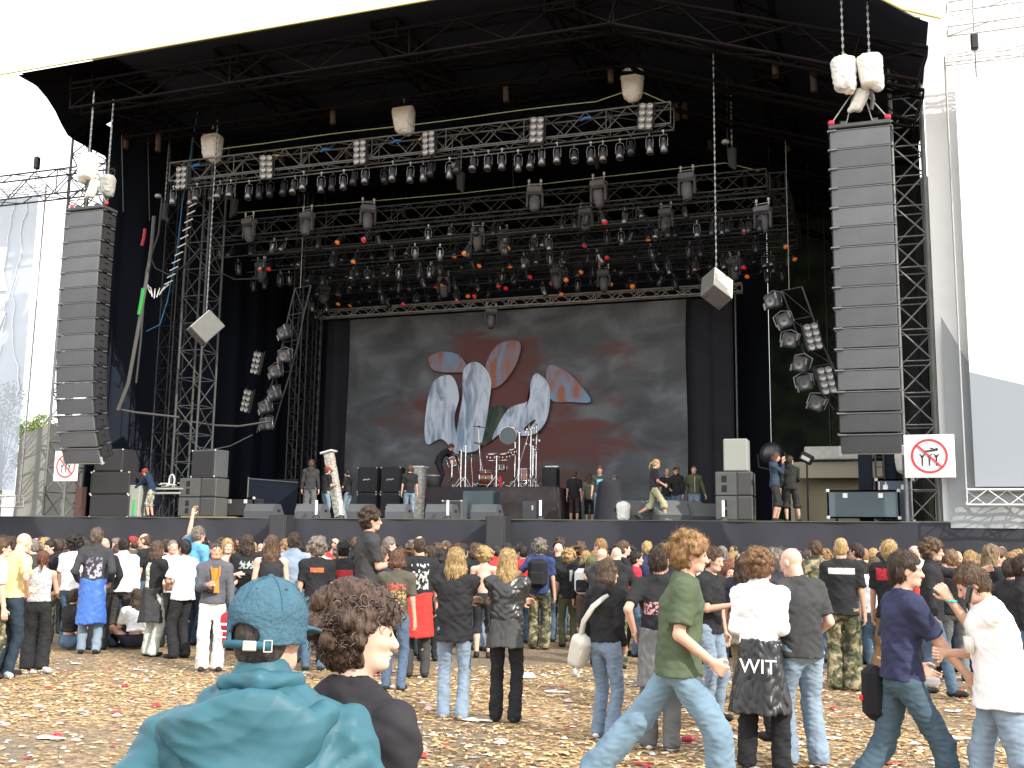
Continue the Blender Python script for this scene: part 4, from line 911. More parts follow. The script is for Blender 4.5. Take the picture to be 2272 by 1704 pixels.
MHM = [mh[0].mesh('base', mat('head_grey', (.17, .17, .18), .5)), mh[1].mesh('yoke', mat('head_grey2', (.12, .12, .13), .5)), mh[2].mesh('lamp_head', mat('head_grey3', (.15, .15, .165), .4)), mh[3].mesh('lens', M_lens)]
hk = MB()
for s in (-1, 1): hk.bbox((s * .19, 0, .3), (.08, .06, .12), .02); hk.tube((s * .19, 0, .1), (s * .19, 0, .28), .015, 5)
hk.tube((-.24, 0, .2), (.24, 0, .2), .012, 5); MHM.append(hk.mesh('clamp', M_alu))
def moving_head(p, yaw, tilt, label, s=1.0, group='moving head lights on the rig'):
    o = empty('moving_head', p, (0, 0, yaw), label, 'stage light', group, s)
    for i, nm in enumerate(('base', 'yoke', 'lamp_head', 'lens', 'clamp')):
        c = place(nm, MHM[i], o)
        if i in (2, 3): c.rotation_euler = (tilt, 0, 0); c.location = Vector((0, 0, -.38)) - Matrix.Rotation(tilt, 3, 'X') @ Vector((0, 0, -.38))
    return o

# front truss
FY = 28.0
o = empty('lighting_truss', (-13.4, FY, 13.62), label='front lighting truss hung below the roof edge', cat='truss')
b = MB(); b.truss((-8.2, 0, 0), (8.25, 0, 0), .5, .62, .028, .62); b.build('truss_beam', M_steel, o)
b = MB(); b.tube((-8.0, 0, -.52), (8.1, 0, -.52), .022, 6); b.tube((-8.0, -.25, -.36), (8.1, -.25, -.36), .018, 6); b.build('light_bar', M_steel, o)
b = MB(); b.path([(-6.9, -.1, .62)] + [(-6.9 + i * 1.0, -.1, .66 - .02 * math.sin(i)) for i in range(1, 14)] + [(7.2, -.1, .9), (8.1, 0, .4)], .017, 5); b.build('green_strap', mat('strap_green', (.30, .36, .20), .7), o)
b = MB()
for i in range(9):
    x = -7.6 + i * 1.75; b.path([(x, -.26, .2), (x + .4, -.3, .0), (x + .9, -.26, -.12), (x + 1.4, -.3, .05), (x + 1.7, -.26, .24)], .012, 4)
b.build('cable', M_dsteel, o)
for k, (x, mm) in enumerate(((-7.3, (.03, .2, .5)), (-2.6, (.03, .2, .5)), (-.2, (.03, .15, .5)), (5.7, (.03, .2, .55)), (-4.4, (.5, .35, .03)), (.7, (.5, .35, .03)))):
    b = MB(); b.path([(x, -.3, .05), (x + .12, -.32, .12), (x + .3, -.3, .1)], .03, 5); b.build('tape', mat('tape%d' % k, mm, .5), o)
NP = 38
for i in range(NP):
    x = -21.35 + i * (16.0 / (NP - 1)) + rc.uniform(-.06, .06)
    par_can((x, FY - rc.choice([0, .25]), 12.86), rc.uniform(-.25, .1) - (.3 if i % 7 == 3 else 0), rc.uniform(-.5, .5), M_lens, rc.random() < .75, 'black par can under the front truss, %s from its left end' % ordn(i), 'par cans under the front truss')
for i, x in enumerate((405, 592, 800, 953, 1192, 1433)):
    y = (396, 372, 340, 320, 290, 260)[i]; p = atY(x, y, FY - .42); blinder(p, (rc.uniform(-.1, .15), rc.uniform(-.08, .08), rc.choice([0, .3, -.2, .1])), 'eight-lamp blinder on the front truss, %s from its left end' % ordn(i))
# rear rows
for j, (Y, z, x0, x1, n) in enumerate(((31, 12.55, -22.3, -2.9, 44), (32.7, 12.45, -21.6, -2.5, 46), (34.3, 12.35, -21.4, -2.4, 46), (35.8, 12.25, -21.2, -2.4, 44), (37.1, 12.25, -20.8, -3, 40))):
    rn = ('second', 'third', 'fourth', 'fifth', 'rearmost')[j]
    o = empty('lighting_truss', ((x0 + x1) / 2, Y, z), label='%s lighting truss from the front, crowded with lamps' % rn, cat='truss')
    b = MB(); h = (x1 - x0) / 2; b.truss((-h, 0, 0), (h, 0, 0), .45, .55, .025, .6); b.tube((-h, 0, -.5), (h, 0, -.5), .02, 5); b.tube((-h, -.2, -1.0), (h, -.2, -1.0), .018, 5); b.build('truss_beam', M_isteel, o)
    if j == 0:
        b = MB(); b.path([(-h + .9, -.1, .62), (0, -.1, .5), (h - 1.2, -.1, .62), (h - .2, 0, .3)], .016, 5); b.build('green_strap', MATS['strap_green'], o)
    for i in range(n):
        if j == 0 and i in (8, 9, 17, 26, 33): continue
        x = x0 + .2 + i * ((x1 - x0 - .4) / (n - 1)) + rc.uniform(-.12, .12); lo = rc.random() < .45
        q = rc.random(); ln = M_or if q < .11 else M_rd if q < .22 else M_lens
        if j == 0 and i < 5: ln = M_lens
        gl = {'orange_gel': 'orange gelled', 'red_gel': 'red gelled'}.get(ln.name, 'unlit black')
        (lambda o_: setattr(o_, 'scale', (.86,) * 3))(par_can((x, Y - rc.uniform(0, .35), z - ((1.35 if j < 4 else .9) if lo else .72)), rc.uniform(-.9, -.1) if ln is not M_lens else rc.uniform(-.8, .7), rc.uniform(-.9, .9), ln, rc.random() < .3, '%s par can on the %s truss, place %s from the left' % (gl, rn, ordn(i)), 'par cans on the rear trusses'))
for i, (x, y, Y) in enumerate(((553, 492, 30.7), (682, 478, 30.7), (817, 462, 30.7), (1187, 422, 30.7), (1328, 408, 30.7), (1524, 392, 30.7), (1692, 466, 31), (1060, 512, 32.4), (1117, 520, 34), (1300, 470, 32.4), (1478, 470, 32.4), (580, 588, 34), (985, 620, 35.6), (1235, 600, 35.6), (1340, 605, 35.6), (720, 640, 36.8), (1090, 690, 36.8), (1630, 580, 35.6))):
    p = atY(x, y, Y); moving_head(p, rc.uniform(-.6, .6), rc.uniform(-.3, .4), 'moving head light %s counted from front left to rear right of the rig' % ordn(i), 1.0 if Y < 31.5 else .9)
b = MB(); b.truss((0, 0, 0), (0, 6.2, 0), .45, .5, .025, .6); o = b.build('side_truss', M_isteel); o.location = (-2.6, 31, 12.5); tag(o, 'short lighting truss running back at the right end of the rig', 'truss')

# chains, hoists and covers
def chain(o, z0, z1, x=0, y=0, r=.02):
    b = MB(); n = int((z1 - z0) / .09)
    for i in range(n):
        z = z0 + i * .09
        if i % 2: b.box((x, y, z + .05), (r * 2.6, r * .9, .085))
        else: b.box((x, y, z + .05), (r * .9, r * 2.6, .085))
    b.build('chain', M_chain, o)
def bag_mesh(sx, sz, seed):
    f = Field((-sx, -sx, -sz), (sx, sx, sz), .02 if sx > .3 else .014); r_ = random.Random(seed); ph = r_.uniform(0, 6); t = r_.uniform(-.06, .06)
    for ox, oy in ((-.16, -.12), (.16, -.12), (-.16, .12), (.16, .12)): f.cap((ox * sx + t * sx, oy * sx, -sz * .30), (ox * sx * 1.15, oy * sx, sz * .30), sx * .22, sx * .27, sx * .2)
    f.cap((0, 0, sz * .3), (0, 0, sz * .48), sx * .2, sx * .1, sx * .2); f.cap((t * 2, 0, -sz * .3), (t * 3, 0, -sz * .44), sx * .25, sx * .2, sx * .2)
    f.fold(.022 * sx / .5, 10, (.3, .3, .9), ph, 1.4); f.fold(.02 * sx / .5, 17, (-.8, .2, .45), ph + 2, 1.4); f.fold(.007, 34, (.5, .4, .7), ph + 1, 1.5)
    P, F = f.mesh(); m = MB(); m.add([tuple(p) for p in P], [tuple(int(i) for i in q) for q in F], 0, True); return m
def hoist(px, py, Y, sx, sz, label, ztop, m=None, seed=1, ztail=0):
    p = atY(px, py, Y); o = empty('chain_hoist', p, label=label, cat='hoist', group='covered chain hoists')
    bag_mesh(sx, sz, seed).build('canvas_cover', m or M_bag, o); chain(o, sz * .45, ztop - p.z)
    if ztail: b = MB(); b.path([(0, 0, -sz * .4), (.05, 0, -sz * .5 - ztail * .5), (0, 0, -sz * .5 - ztail)], .05, 6); b.build('hook', M_dsteel, o)
    return o
hoist(470, 328, FY, .74, .86, 'white cloth covered chain hoist at the left end of the front truss', 15.3, seed=1)
hoist(895, 266, FY, .74, .86, 'white cloth covered chain hoist over the middle of the front truss', 15.3, seed=2)
hoist(1403, 188, FY, .7, .9, 'white cloth covered chain hoist at the right end of the front truss', 15.3, seed=3, ztail=.2)
M_gbag = mat('grey_cover', (.33, .33, .30), .8, bump=.6, bscale=6)
hoist(196, 372, 24.6, .66, .78, 'big pale cloth hoist cover above the left speaker column', 15.2, seed=4, ztail=.2)
hoist(238, 412, 24.9, .5, .62, 'smaller grey cloth hoist cover above the left speaker column', 15.0, M_gbag, seed=5, ztail=.25)
hoist(1872, 166, 24.5, .62, .86, 'left white hoist cover above the right speaker column', 14.6, seed=6)
hoist(1930, 160, 24.5, .62, .84, 'right white hoist cover above the right speaker column', 14.4, seed=8, ztail=.5)
M_dbag = mat('dark_chain_bag', (.05, .055, .06), .8, bump=.5, bscale=6)
for i, (x, y, Y, lb) in enumerate(((1022, 402, 30.6, 'dark chain bag at the middle of second truss'), (1624, 350, 30.6, 'dark chain bag at the right end of second truss'), (520, 460, 30.6, 'dark chain bag at the left end of second truss'), (365, 470, 29, 'dark chain bag beside the ladder shaped cable strip'))):
    hoist(x, y, Y, .3, .75, lb, 15.2, M_dbag, 20 + i)
    p = atY(x - 14, y - 32, Y - .1); o = MB().lathe([(0, 0), (.11, .0), (.12, .05), (.1, .1), (0, .11)], (0, 0, 0), (0, 0, 1), 10).build('control_box', M_alu); o.location = p; tag(o, 'small pale motor control box by the ' + lb[5:], 'box')

# line arrays
def line_array(X, Y, ztop, n, label, handed):
    root = empty('line_array', (X, Y, ztop), label=label, cat='loudspeaker')
    fr = MB(); fr.bbox((0, 0, .08), (1.36, .66, .1), .02); fr.box((-.35, 0, .16), (.12, .5, .1)); fr.box((.35, 0, .16), (.12, .5, .1)); fr.build('flying_frame', M_isteel, root)
    gm = MB(); W = 1.3; H = .445; Dp = .57
    gm.bbox((0, -Dp / 2 + .02, 0), (W, .05, H - .02), .012); GM = gm.mesh('grille', M_spk)
    bm = MB(); vs = [(-W / 2, -Dp / 2 + .045, -H / 2 + .01), (W / 2, -Dp / 2 + .045, -H / 2 + .01), (W / 2, Dp / 2, -H / 2 + .05), (-W / 2, Dp / 2, -H / 2 + .05)]
    vs += [(x, y, -z) for x, y, z in vs]; bm.add(vs, [(0, 3, 2, 1), (4, 5, 6, 7), (0, 1, 5, 4), (2, 3, 7, 6), (1, 2, 6, 5), (3, 0, 4, 7)])
    for s in (-1, 1):
        bm.box((s * W / 2, -.12, 0), (.05, .14, H * .8)); bm.box((s * W / 2, .16, .0), (.045, .12, H * .66)); bm.box((s * W / 2, .02, .09), (.06, .2, .05)); bm.box((s * W / 2, .02, -.1), (.06, .2, .05)); bm.box((s * W / 2, .25, -.02), (.06, .04, .3))
    BM = bm.mesh('cabinet', M_spd)
    rm = MB(); rm.tube((-W / 2 - .04, -Dp / 2, 0), (W / 2 + .04, -Dp / 2, 0), .014, 5); rm.tube((-W / 2 - .05, -Dp / 2 - .01, 0), (-W / 2 + .14, -Dp / 2 - .02, 0), .026, 6)
    for s in (-1, 1): rm.box((s * (W / 2 + .02), Dp / 2 - .1, 0), (.04, .16, .04)); rm.box((s * (W / 2 + .03), -Dp / 2 + .06, 0), (.06, .1, .03))
    RM = rm.mesh('joint_rail', mat('rail', (.2, .2, .2), .4, .6))
    p = Vector((0, 0, -.02)); ang = math.radians(-1.5)
    for i in range(n):
        da = math.radians(0.4 if i < n - 7 else (1, 1.5, 2.2, 3, 4, 5, 6.5)[i - n + 7]); ang += da
        up = Vector((0, -math.sin(ang), math.cos(ang)))   # tilt downwards, swing back
        dn = -Vector((0, -math.sin(ang), math.cos(ang))) if False else Vector((0, math.sin(ang), -math.cos(ang)))
        c = p + dn * (.46 / 2); R = (ang, 0, 0)
        cb_ = place('cabinet', BM, root); cb_.location = c; cb_.rotation_euler = R
        place('grille', GM, cb_)
        rl = place('joint_rail', RM, cb_); rl.location = (0, 0, .228)
        p = p + dn * .46
    ba = MB(); ba.box((0, -.2, -.25), (1.36, .05, .03))
    for s in (-1, 1): ba.box((s * .66, -.26, -.16), (.06, .05, .22))
    l = ba.build('bottom_bar', M_alu, root); l.location = c; l.rotation_euler = R
    return root
line_array(-21.95, 24.75, 11.32, 16, 'left hanging column of sixteen black loudspeaker boxes', -1)
line_array(-.2, 24.75, 11.3, 16, 'right hanging column of sixteen black loudspeaker boxes', 1)
for (x, lab) in ((-21.95, 'left'), (-.2, 'right')):
    o = empty('lifting_bridle', (x, 24.7, 11.45), label='%s speaker column lifting chains with red shackles' % lab, cat='lifting chain')
    b = MB()
    for s in (-1, 1): b.tube((s * .64, -.05, .06), (s * .1, 0, .85), .018, 6); b.tube((s * .3, .1, .06), (s * .08, 0, .9), .015, 6)
    b.build('chain_leg', M_chain, o)
    b = MB()
    for s in (-1, 1): b.bbox((s * .62, -.08, .1), (.14, .08, .12), .03)
    b.build('red_shackle', mat('red_shackle', (.5, .03, .05), .5), o)
    b = bag_mesh(.34, .62, 31); q = b.build('wrapped_cloth', M_bag, o); q.location = (.03, 0, .6); q.rotation_euler = (0, .35, 0)

# two tilted monitors hanging on chains
def hang_box(px, py, Y, size, rot, label, m, ztop):
    p = atY(px, py, Y); o = empty('hanging_speaker', p, label=label, cat='loudspeaker'); R = Matrix.Rotation(rot[2], 3, 'Z') @ Matrix.Rotation(rot[1], 3, 'Y') @ Matrix.Rotation(rot[0], 3, 'X')
    b = MB(); b.bbox((0, .02, 0), size, .02, R); b.build('cabinet', mat('speaker_side', (.13, .13, .12), .6, var=.1), o)
    b = MB(); b.bbox(R @ Vector((0, -size[1] / 2, 0)), (size[0] * .97, .03, size[2] * .97), .01, R); b.build('grille', m, o)
    top = R @ Vector((0, 0, size[2] / 2)); 
    b = MB()
    for sx in (-.35, .35):
        for sz in (-.5, .5): b.box(R @ Vector((sx * size[0], size[1] * .3, sz * size[2])), (.05, .05, .05))
    b.tube(R @ Vector((-.3 * size[0], 0, size[2] / 2)), (0, 0, size[2] * .62), .015, 5); b.tube(R @ Vector((.3 * size[0], 0, size[2] / 2)), (0, 0, size[2] * .62), .015, 5); b.build('bracket', M_dsteel, o)
    chain(o, size[2] * .62, ztop - p.z, r=.016)
hang_box(456, 728, 27.2, (.62, .66, .82), (-.75, 0, -.75), 'grey hanging speaker box on a long chain at left', mat('grille_grey', (.42, .42, .38), .7, var=.05), 15)
hang_box(1590, 640, 27.2, (.66, .5, .82), (-.55, .5, .75), 'cream fronted hanging speaker box on a long chain at right', mat('grille_cream', (.62, .60, .52), .7, var=.05), 15)

# curved lighting ladders
def ladder(pts, Y, heads, blinds, label, side):
    P = [atY(x, y, Y) for x, y in pts]; c = P[0].copy(); o = empty('lighting_ladder', c, label=label, cat='lighting ladder')
    b = MB(); A = [p - c for p in P]; Bq = [p - c + Vector((.55, .1, .1)) for p in P]
    b.path(A, .03, 6); b.path(Bq, .03, 6)
    for i in range(len(A) - 1):
        b.tube(A[i], Bq[i], .018, 5); b.tube(A[i], Bq[i + 1], .015, 5)
    b.build('ladder_frame', M_isteel, o)
    ch = MB(); ch.tube((.2, 0, 0), (.2, 0, 13.6 - c.z), .014, 5); ch.build('suspension_chain', M_chain, o)
    for i, (x, y) in enumerate(heads):
        p = atY(x, y, Y - .3); q = empty('wash_light', p, (.2, rc.uniform(-.4, .4), rc.uniform(-.5, .3)), 'square wash light %s from the top of the %s lighting ladder' % (ordn(i), side), 'stage light', 'wash lights on the ladders')
        m = MB(); m.bbox((0, 0, 0), (.42, .34, .42), .05); m.build('housing', mat('wash_grey', (.10, .105, .11), .4, .3), q)
        m = MB(); m.lathe([(.12, 0), (.16, -.05), (.17, .0)], (0, -.18, 0), (0, -1, 0), 14); m.lathe([(0, -.015), (.13, 0)], (0, -.18, 0), (0, -1, 0), 14); m.build('lens', mat('wash_lens', (.22, .22, .24), .2, .5), q)
        m = MB(); m.path([(-.25, 0, -.1), (-.26, .1, .2), (0, .12, .3), (.26, .1, .2), (.25, 0, -.1)], .02, 5)
        for s in (-1, 1): m.bbox((s * .2, -.19, s * .12), (.06, .03, .2), .01)
        m.build('barn_frame', M_cans, q)
    for i, (x, y, rz) in enumerate(blinds):
        blinder(atY(x, y, Y - .45), (0, rz, -.35 if side == 'left' else .2), 'eight-lamp blinder, %s on the %s lighting ladder' % (('upper', 'lower')[i], side), 1.0)
ladder([(655, 640), (640, 700), (628, 760), (610, 830), (588, 900), (570, 960)], 31, [(632, 738), (632, 790), (612, 824), (610, 873), (590, 903), (592, 940)], [(572, 806, .25), (550, 890, .25)], 'left curved ladder of wash lights beside the drape', 'left')
ladder([(1735, 645), (1758, 710), (1776, 765), (1800, 815), (1822, 865), (1850, 910)], 30.5, [(1715, 668), (1740, 712), (1752, 755), (1778, 808), (1785, 850), (1812, 895)], [(1803, 748, -.2), (1834, 845, -.2)], 'right curved ladder of wash lights beside the speaker column', 'right')

# cable looms
def loom(name, pts, Y, r, m, label, n=7):
    P = [atY(x, y, Y) for x, y in pts]; c = P[0].copy(); b = MB()
    b.path([p - c for p in P], r, n); o = b.build(name, m); o.location = c; tag(o, label, 'cable'); return o
M_cab = mat('cable_black', (.04, .04, .042), .6); M_cabg = mat('cable_grey', (.09, .085, .08), .6)
loom('cable_loom', [(342, 480), (335, 560), (322, 640), (305, 740), (285, 850), (262, 910)], 27.5, .06, M_cabg, 'thick slanting cable loom right of the left speaker column')
loom('cable_loom', [(360, 440), (352, 520), (325, 600), (318, 680), (312, 760), (302, 850)], 28.0, .035, M_cab, 'thin dark cable tail hanging beside the slanting loom')
loom('cable_loom', [(262, 908), (300, 915), (345, 920), (398, 926)], 27.6, .035, M_cabg, 'pale cable bundle running right from the slanting loom')
loom('cable_loom', [(402, 934), (440, 938), (480, 944), (530, 946), (600, 935)], 29.5, .035, M_cabg, 'grey cable bundle sagging between the two left towers')
loom('cable_loom', [(398, 960), (420, 975), (440, 992), (470, 998), (510, 990), (560, 965)], 29.5, .02, M_cabg, 'thin grey cable drooping in an arc above the monitor desk')
loom('cable_loom', [(448, 190), (435, 270), (420, 360), (405, 450), (392, 560), (372, 665), (355, 720), (325, 735)], 28.2, .016, mat('blue_cable', (.02, .13, .26), .5), 'long thin blue cable falling from the roof at left')
loom('cable_loom', [(330, 560), (345, 595), (375, 610), (410, 590), (445, 550)], 28.4, .03, M_cab, 'black cable swag between the left towers')
loom('cable_loom', [(450, 560), (480, 600), (520, 620), (580, 618)], 30, .025, M_cab, 'black cable swag under the left end of the rig')
b = MB(); p0 = atY(318, 640, 27.4); b.path([(0, 0, 0), (-.05, 0, -.5), (-.1, 0, -.85)], .06, 6); o = b.build('green_sling', mat('green_sling', (.03, .3, .06), .6)); o.location = p0; tag(o, 'bright green sling taped to the slanting cable loom', 'sling')
b = MB(); p0 = atY(322, 508, 27.4); b.path([(0, 0, 0), (-.02, 0, -.3), (-.08, 0, -.55)], .05, 6); o = b.build('red_sling', mat('red_sling', (.4, .04, .04), .6)); o.location = p0; tag(o, 'red sling on the cable drop left of the chain bag', 'sling')
# ladder-shaped white cable strip
o = empty('cable_strip', atY(425, 400, 27.8), label='white slatted cable strip curling down beside the left tower', cat='cable')
b = MB(); pts = [(428, 455), (424, 472), (419, 490), (414, 508), (409, 526), (403, 545), (397, 563), (391, 580), (386, 596), (380, 612), (374, 627), (367, 638), (359, 645), (351, 649), (343, 651), (336, 648), (330, 642), (327, 632)]
for i, (x, y) in enumerate(pts):
    p = atY(x, y, 27.8) - o.location; t = i / len(pts); a = -.35 if t < .55 else -.35 + (t - .55) * 5.2 * -1
    d = Vector((math.cos(a), 0, -math.sin(a))) * .16; b.tube(p - d * 1.0, p + d * 1.0, .022, 5)
b.build('slats', mat('strip_white', (.6, .6, .58), .6), o)
b = MB()
for k, (x, y0, y1, Y) in enumerate(((375, 200, 440, 29), (328, 300, 490, 28.5), (720, 350, 640, 36), (1135, 180, 420, 33), (1610, 10, 330, 31), (1705, 300, 520, 34), (1790, 330, 620, 38), (500, 250, 640, 36), (270, 300, 470, 27))):
    p, q = atY(x, y0, Y), atY(x + 4, y1, Y)
    o = MB().tube((0, 0, 0), q - p, .018, 5).build('steel_rope', M_isteel); o.location = p; tag(o, 'thin steel rope hanging from the roof, %s from the left' % ordn([8, 9, 8, 8, 8, 8, 8, 8, 8][k] if False else [2, 1, 4, 5, 6, 7, 8, 3, 0][k]), 'rope')
# =================================================================== STAGE GEAR
def deckp(px, Y, dz=0.0):
    """point on the deck at stage depth Y that is seen in column px"""
    p = atY(px, 1100, Y); return Vector((p.x, Y, DK + dz))
def wedge(px, Y, wd, label, yaw=0, s=1.0):
    o = empty('monitor_wedge', deckp(px, Y), (0, 0, yaw), label, 'stage monitor', 'stage monitors along the edge', s)
    h = wd / 2; pr = [(-.32, 0), (.30, 0), (.34, .1), (.1, .42), (-.22, .42), (-.34, .2)]
    vs = [(-h, -y, z + .03) for y, z in pr] + [(h, -y, z + .03) for y, z in pr]; n = 6
    MB().add(vs, [tuple(range(n)), tuple(range(2 * n - 1, n - 1, -1))] + [(i, n + i, n + (i + 1) % n, (i + 1) % n) for i in range(n)]).build('cabinet', M_spk, o)
    b = MB(); a, c = Vector((0, -.345, .14)), Vector((0, -.105, .46)); d = (c - a).normalized(); nr = Vector((0, -.8, .6)).normalized()
    b.add([(-h + .04, (a + nr * .006).y, (a + nr * .006).z), (h - .04, (a + nr * .006).y, (a + nr * .006).z), (h - .04, (c + nr * .006).y, (c + nr * .006).z), (-h + .04, (c + nr * .006).y, (c + nr * .006).z)], [(0, 1, 2, 3)])
    b.build('grille', mat('wedge_grille', (.10, .10, .10), .6), o)
    MB().box((-h - .004, 0, .26), (.02, .16, .06)).box((h + .004, 0, .26), (.02, .16, .06)).build('handle', M_dsteel, o)
    return o
for i, (x, w_, lb, yw) in enumerate(((588, 1.0, 'large wedge monitor left of the front fill speaker', PI), (696, .85, 'wedge monitor in front of the black hoodie man', PI), (806, .7, 'wedge monitor under the four stacked amplifier cabinets', PI), (888, .62, 'wedge monitor right of the amplifier stack behind tall man', PI), (983, .8, 'wedge monitor behind the left white tube before the riser', PI), (1082, .75, 'wedge monitor before the blue-grey flight case', PI))):
    wedge(x, 28.2, w_, lb, yw)
wedge(1420, 28.7, 1.1, 'big side wedge monitor behind the striding woman', .5, 1.25); wedge(1500, 28.7, 1.1, 'big side wedge monitor before the track jacket man', .5, 1.25); wedge(1563, 28.9, .9, 'side wedge monitor nearest the right side fill stack', .5, 1.1)
def cab(name, px, Y, size, z, label, cat, m=None, kind='plain', yaw=0, group=None):
    o = empty(name, deckp(px, Y, z), (0, 0, yaw), label, cat, group); sx, sy, sz = size; m = m or M_spk
    MB().bbox((0, 0, sz / 2), size, .025).build('cabinet', m, o)
    if kind in ('grille', 'amp'):
        MB().bbox((0, -sy / 2 - .004, sz / 2), (sx * .9, .03, sz * .88), .01).build('grille', mat('amp_grille', (.035, .035, .037), .8, bump=.5, bscale=90), o)
        b = MB()
        for a in (-1, 1):
            for c in (0, 1): b.bbox((a * sx * .48, -sy / 2, sz * .03 + c * sz * .94), (.05, .04, .05), .01)
        b.build('corner', M_alu, o)
    if kind == 'amp':
        b = MB(); b.path([(-.13, -sy / 2 - .03, sz * .47), (-.1, -sy / 2 - .03, sz * .53), (-.06, -sy / 2 - .03, sz * .49), (-.02, -sy / 2 - .03, sz * .53), (.03, -sy / 2 - .03, sz * .49), (.07, -sy / 2 - .03, sz * .525), (.13, -sy / 2 - .03, sz * .52)], .018, 5); b.build('logo_script', mat('chrome_print', (.75, .75, .75), .4), o)
    if kind == 'handles':
        b = MB()
        for c in (.3, .7): b.bbox((-sx * .25, -sy / 2 - .002, sz * c), (.13, .02, .17), .01)
        b.build('handle', mat('handle_black', (.01, .01, .01), .5), o)
        b = MB(); b.box((sx * .1, -sy / 2, sz / 2), (.02, .015, sz)); b.build('joint_rail', M_dsteel, o)
        MB().bbox((sx * .3, -sy / 2 - .003, sz * .5), (sx * .36, .02, sz * .9), .01).build('grille', mat('sub_grille', (.06, .06, .058), .8), o)
    if kind == 'case':
        b = MB()
        for a in (-1, 1):
            for c in (0, 1): b.box((a * sx / 2, -sy / 2, sz / 2), (.035, .035, sz)); b.box((0, -sy / 2, c * sz), (sx, .035, .035)); b.bbox((a * sx / 2, -sy / 2, c * sz), (.09, .06, .09), .02)
        b.build('edge_profile', M_alu, o)
        for a in (-.25, .25): MB().bbox((a * sx, -sy / 2 - .01, sz * .82), (.13, .03, .14), .02).build('latch', mat('latch_chrome', (.6, .6, .6), .3, .8), o)
        b = MB()
        for a in (-1, 1): b.tube((a * sx * .38 - .03, -sy * .35, -.0 + .05 - .08), (a * sx * .38 + .03, -sy * .35, .05 - .08), .05, 10)
        b.build('castor', M_dsteel, o)
    return o
M_sub = mat('sub_grey', (.085, .086, .082), .65, var=.1); M_blue = mat('flight_case_blue', (.085, .115, .13), .6, var=.08, vscale=2); M_lgrey = mat('panel_grey', (.30, .31, .28), .6)
# left side stacks
for k in range(3): cab('bass_speaker', 262 - (0, 2, 8)[k], 27.75 + .3, (1.5 if k < 2 else 1.1, .8, .72), .72 * k, 'black bass speaker, %s, in the stack under the left hanging column' % ('bottom', 'middle', 'top')[k], 'loudspeaker', M_spd, 'grille', group='left bass stack')
for k in range(2): cab('side_fill_bass', 452, 28.3, (1.35, .7, .58), .06 + .6 * k, '%s side fill bass box left of the big wedge monitor' % ('lower', 'upper')[k], 'loudspeaker', M_sub, 'handles', group='left side fill')
cab('side_fill_speaker', 462, 28.3, (.98, .6, .86), 1.26, 'upright side fill speaker on top of the two left bass boxes', 'loudspeaker', M_spk, 'grille', yaw=-.15)
MB().bbox((0, 0, .03), (1.9, .8, .05), .01).build('pallet', mat('pallet_wood', (.38, .26, .13), .8))
tag(D.objects['pallet'], 'thin wooden board under the left side fill stack', 'board'); D.objects['pallet'].location = deckp(478, 28.25)
cab('equipment_case', 540, 28.9, (1.15, .6, .55), .1, 'black case with silver edges behind the big left wedge', 'flight case', M_spd, 'case')
cab('rack_case', 306, 27.95, (.5, .5, 1.0), .02, 'pale grey upright case with green stripe left of the red capped man', 'case', M_lgrey, 'plain')
p = deckp(312, 27.95); o = MB().bbox((0, 0, .3), (.07, .02, .5), .005).build('green_tape', mat('green_tape', (.03, .45, .08), .5)); o.parent = D.objects['rack_case']; o.location = (.08, -.26, 0)
o = empty('keyboard_desk', deckp(382, 28.2), label='cluttered silver desk between the red capped man and the bass boxes', cat='desk')
b = MB(); b.bbox((0, 0, .95), (1.15, .6, .05), .01, Matrix.Rotation(.15, 3, 'X')); b.bbox((0, -.1, .8), (1.0, .4, .06), .01, Matrix.Rotation(.15, 3, 'X')); b.build('desk_top', mat('desk_silver', (.45, .45, .42), .4, .4), o)
b = MB()
for s in (-1, 1): b.tube((s * .45, 0, 0), (s * .45, 0, .95), .025, 6); b.tube((s * .45, -.2, 0), (s * .2, 0, .75), .02, 6)
b.build('legs', M_dsteel, o)
b = MB(); b.path([(-.05 + .1 * math.cos(a), 0, 1.18 + .19 * math.sin(a)) for a in [i * PI / 8 for i in range(17)]], .03, 6); b.build('cable_coil', M_alu, o)
b = MB(); rk = random.Random(3)
for i in range(6): b.bbox((rk.uniform(-.4, .4), rk.uniform(-.2, .1), 1.0 + .02 * i), (.25, .2, .03), .008)
b.build('papers', mat('paper', (.6, .6, .55), .6), o)
o = empty('road_cart', deckp(180, 27.95), label='rusty brown upright panel leaning under the left column', cat='panel')
MB().bbox((0, 0, .5), (.45, .06, .95), .02).build('board', mat('rust_panel', (.11, .06, .05), .8, var=.2), o); b = MB(); b.tube((-.3, .1, 0), (-.25, .1, 1.4), .03, 6); b.tube((.35, .1, 0), (.35, .1, 1.5), .025, 6); b.build('stand_post', M_isteel, o)
o = empty('projection_screen', deckp(605, 31.5), label='wide black framed panel behind the large left wedge', cat='panel')
b = MB(); b.bbox((0, 0, .8), (1.9, .05, 1.25), .01); b.build('panel', M_void, o); b = MB(); b.tube((-.97, -.02, 0), (-.97, -.02, 1.5), .03, 6); b.tube((-.97, -.02, 1.45), (.97, -.02, 1.3), .025, 6); b.build('frame', M_steel, o)
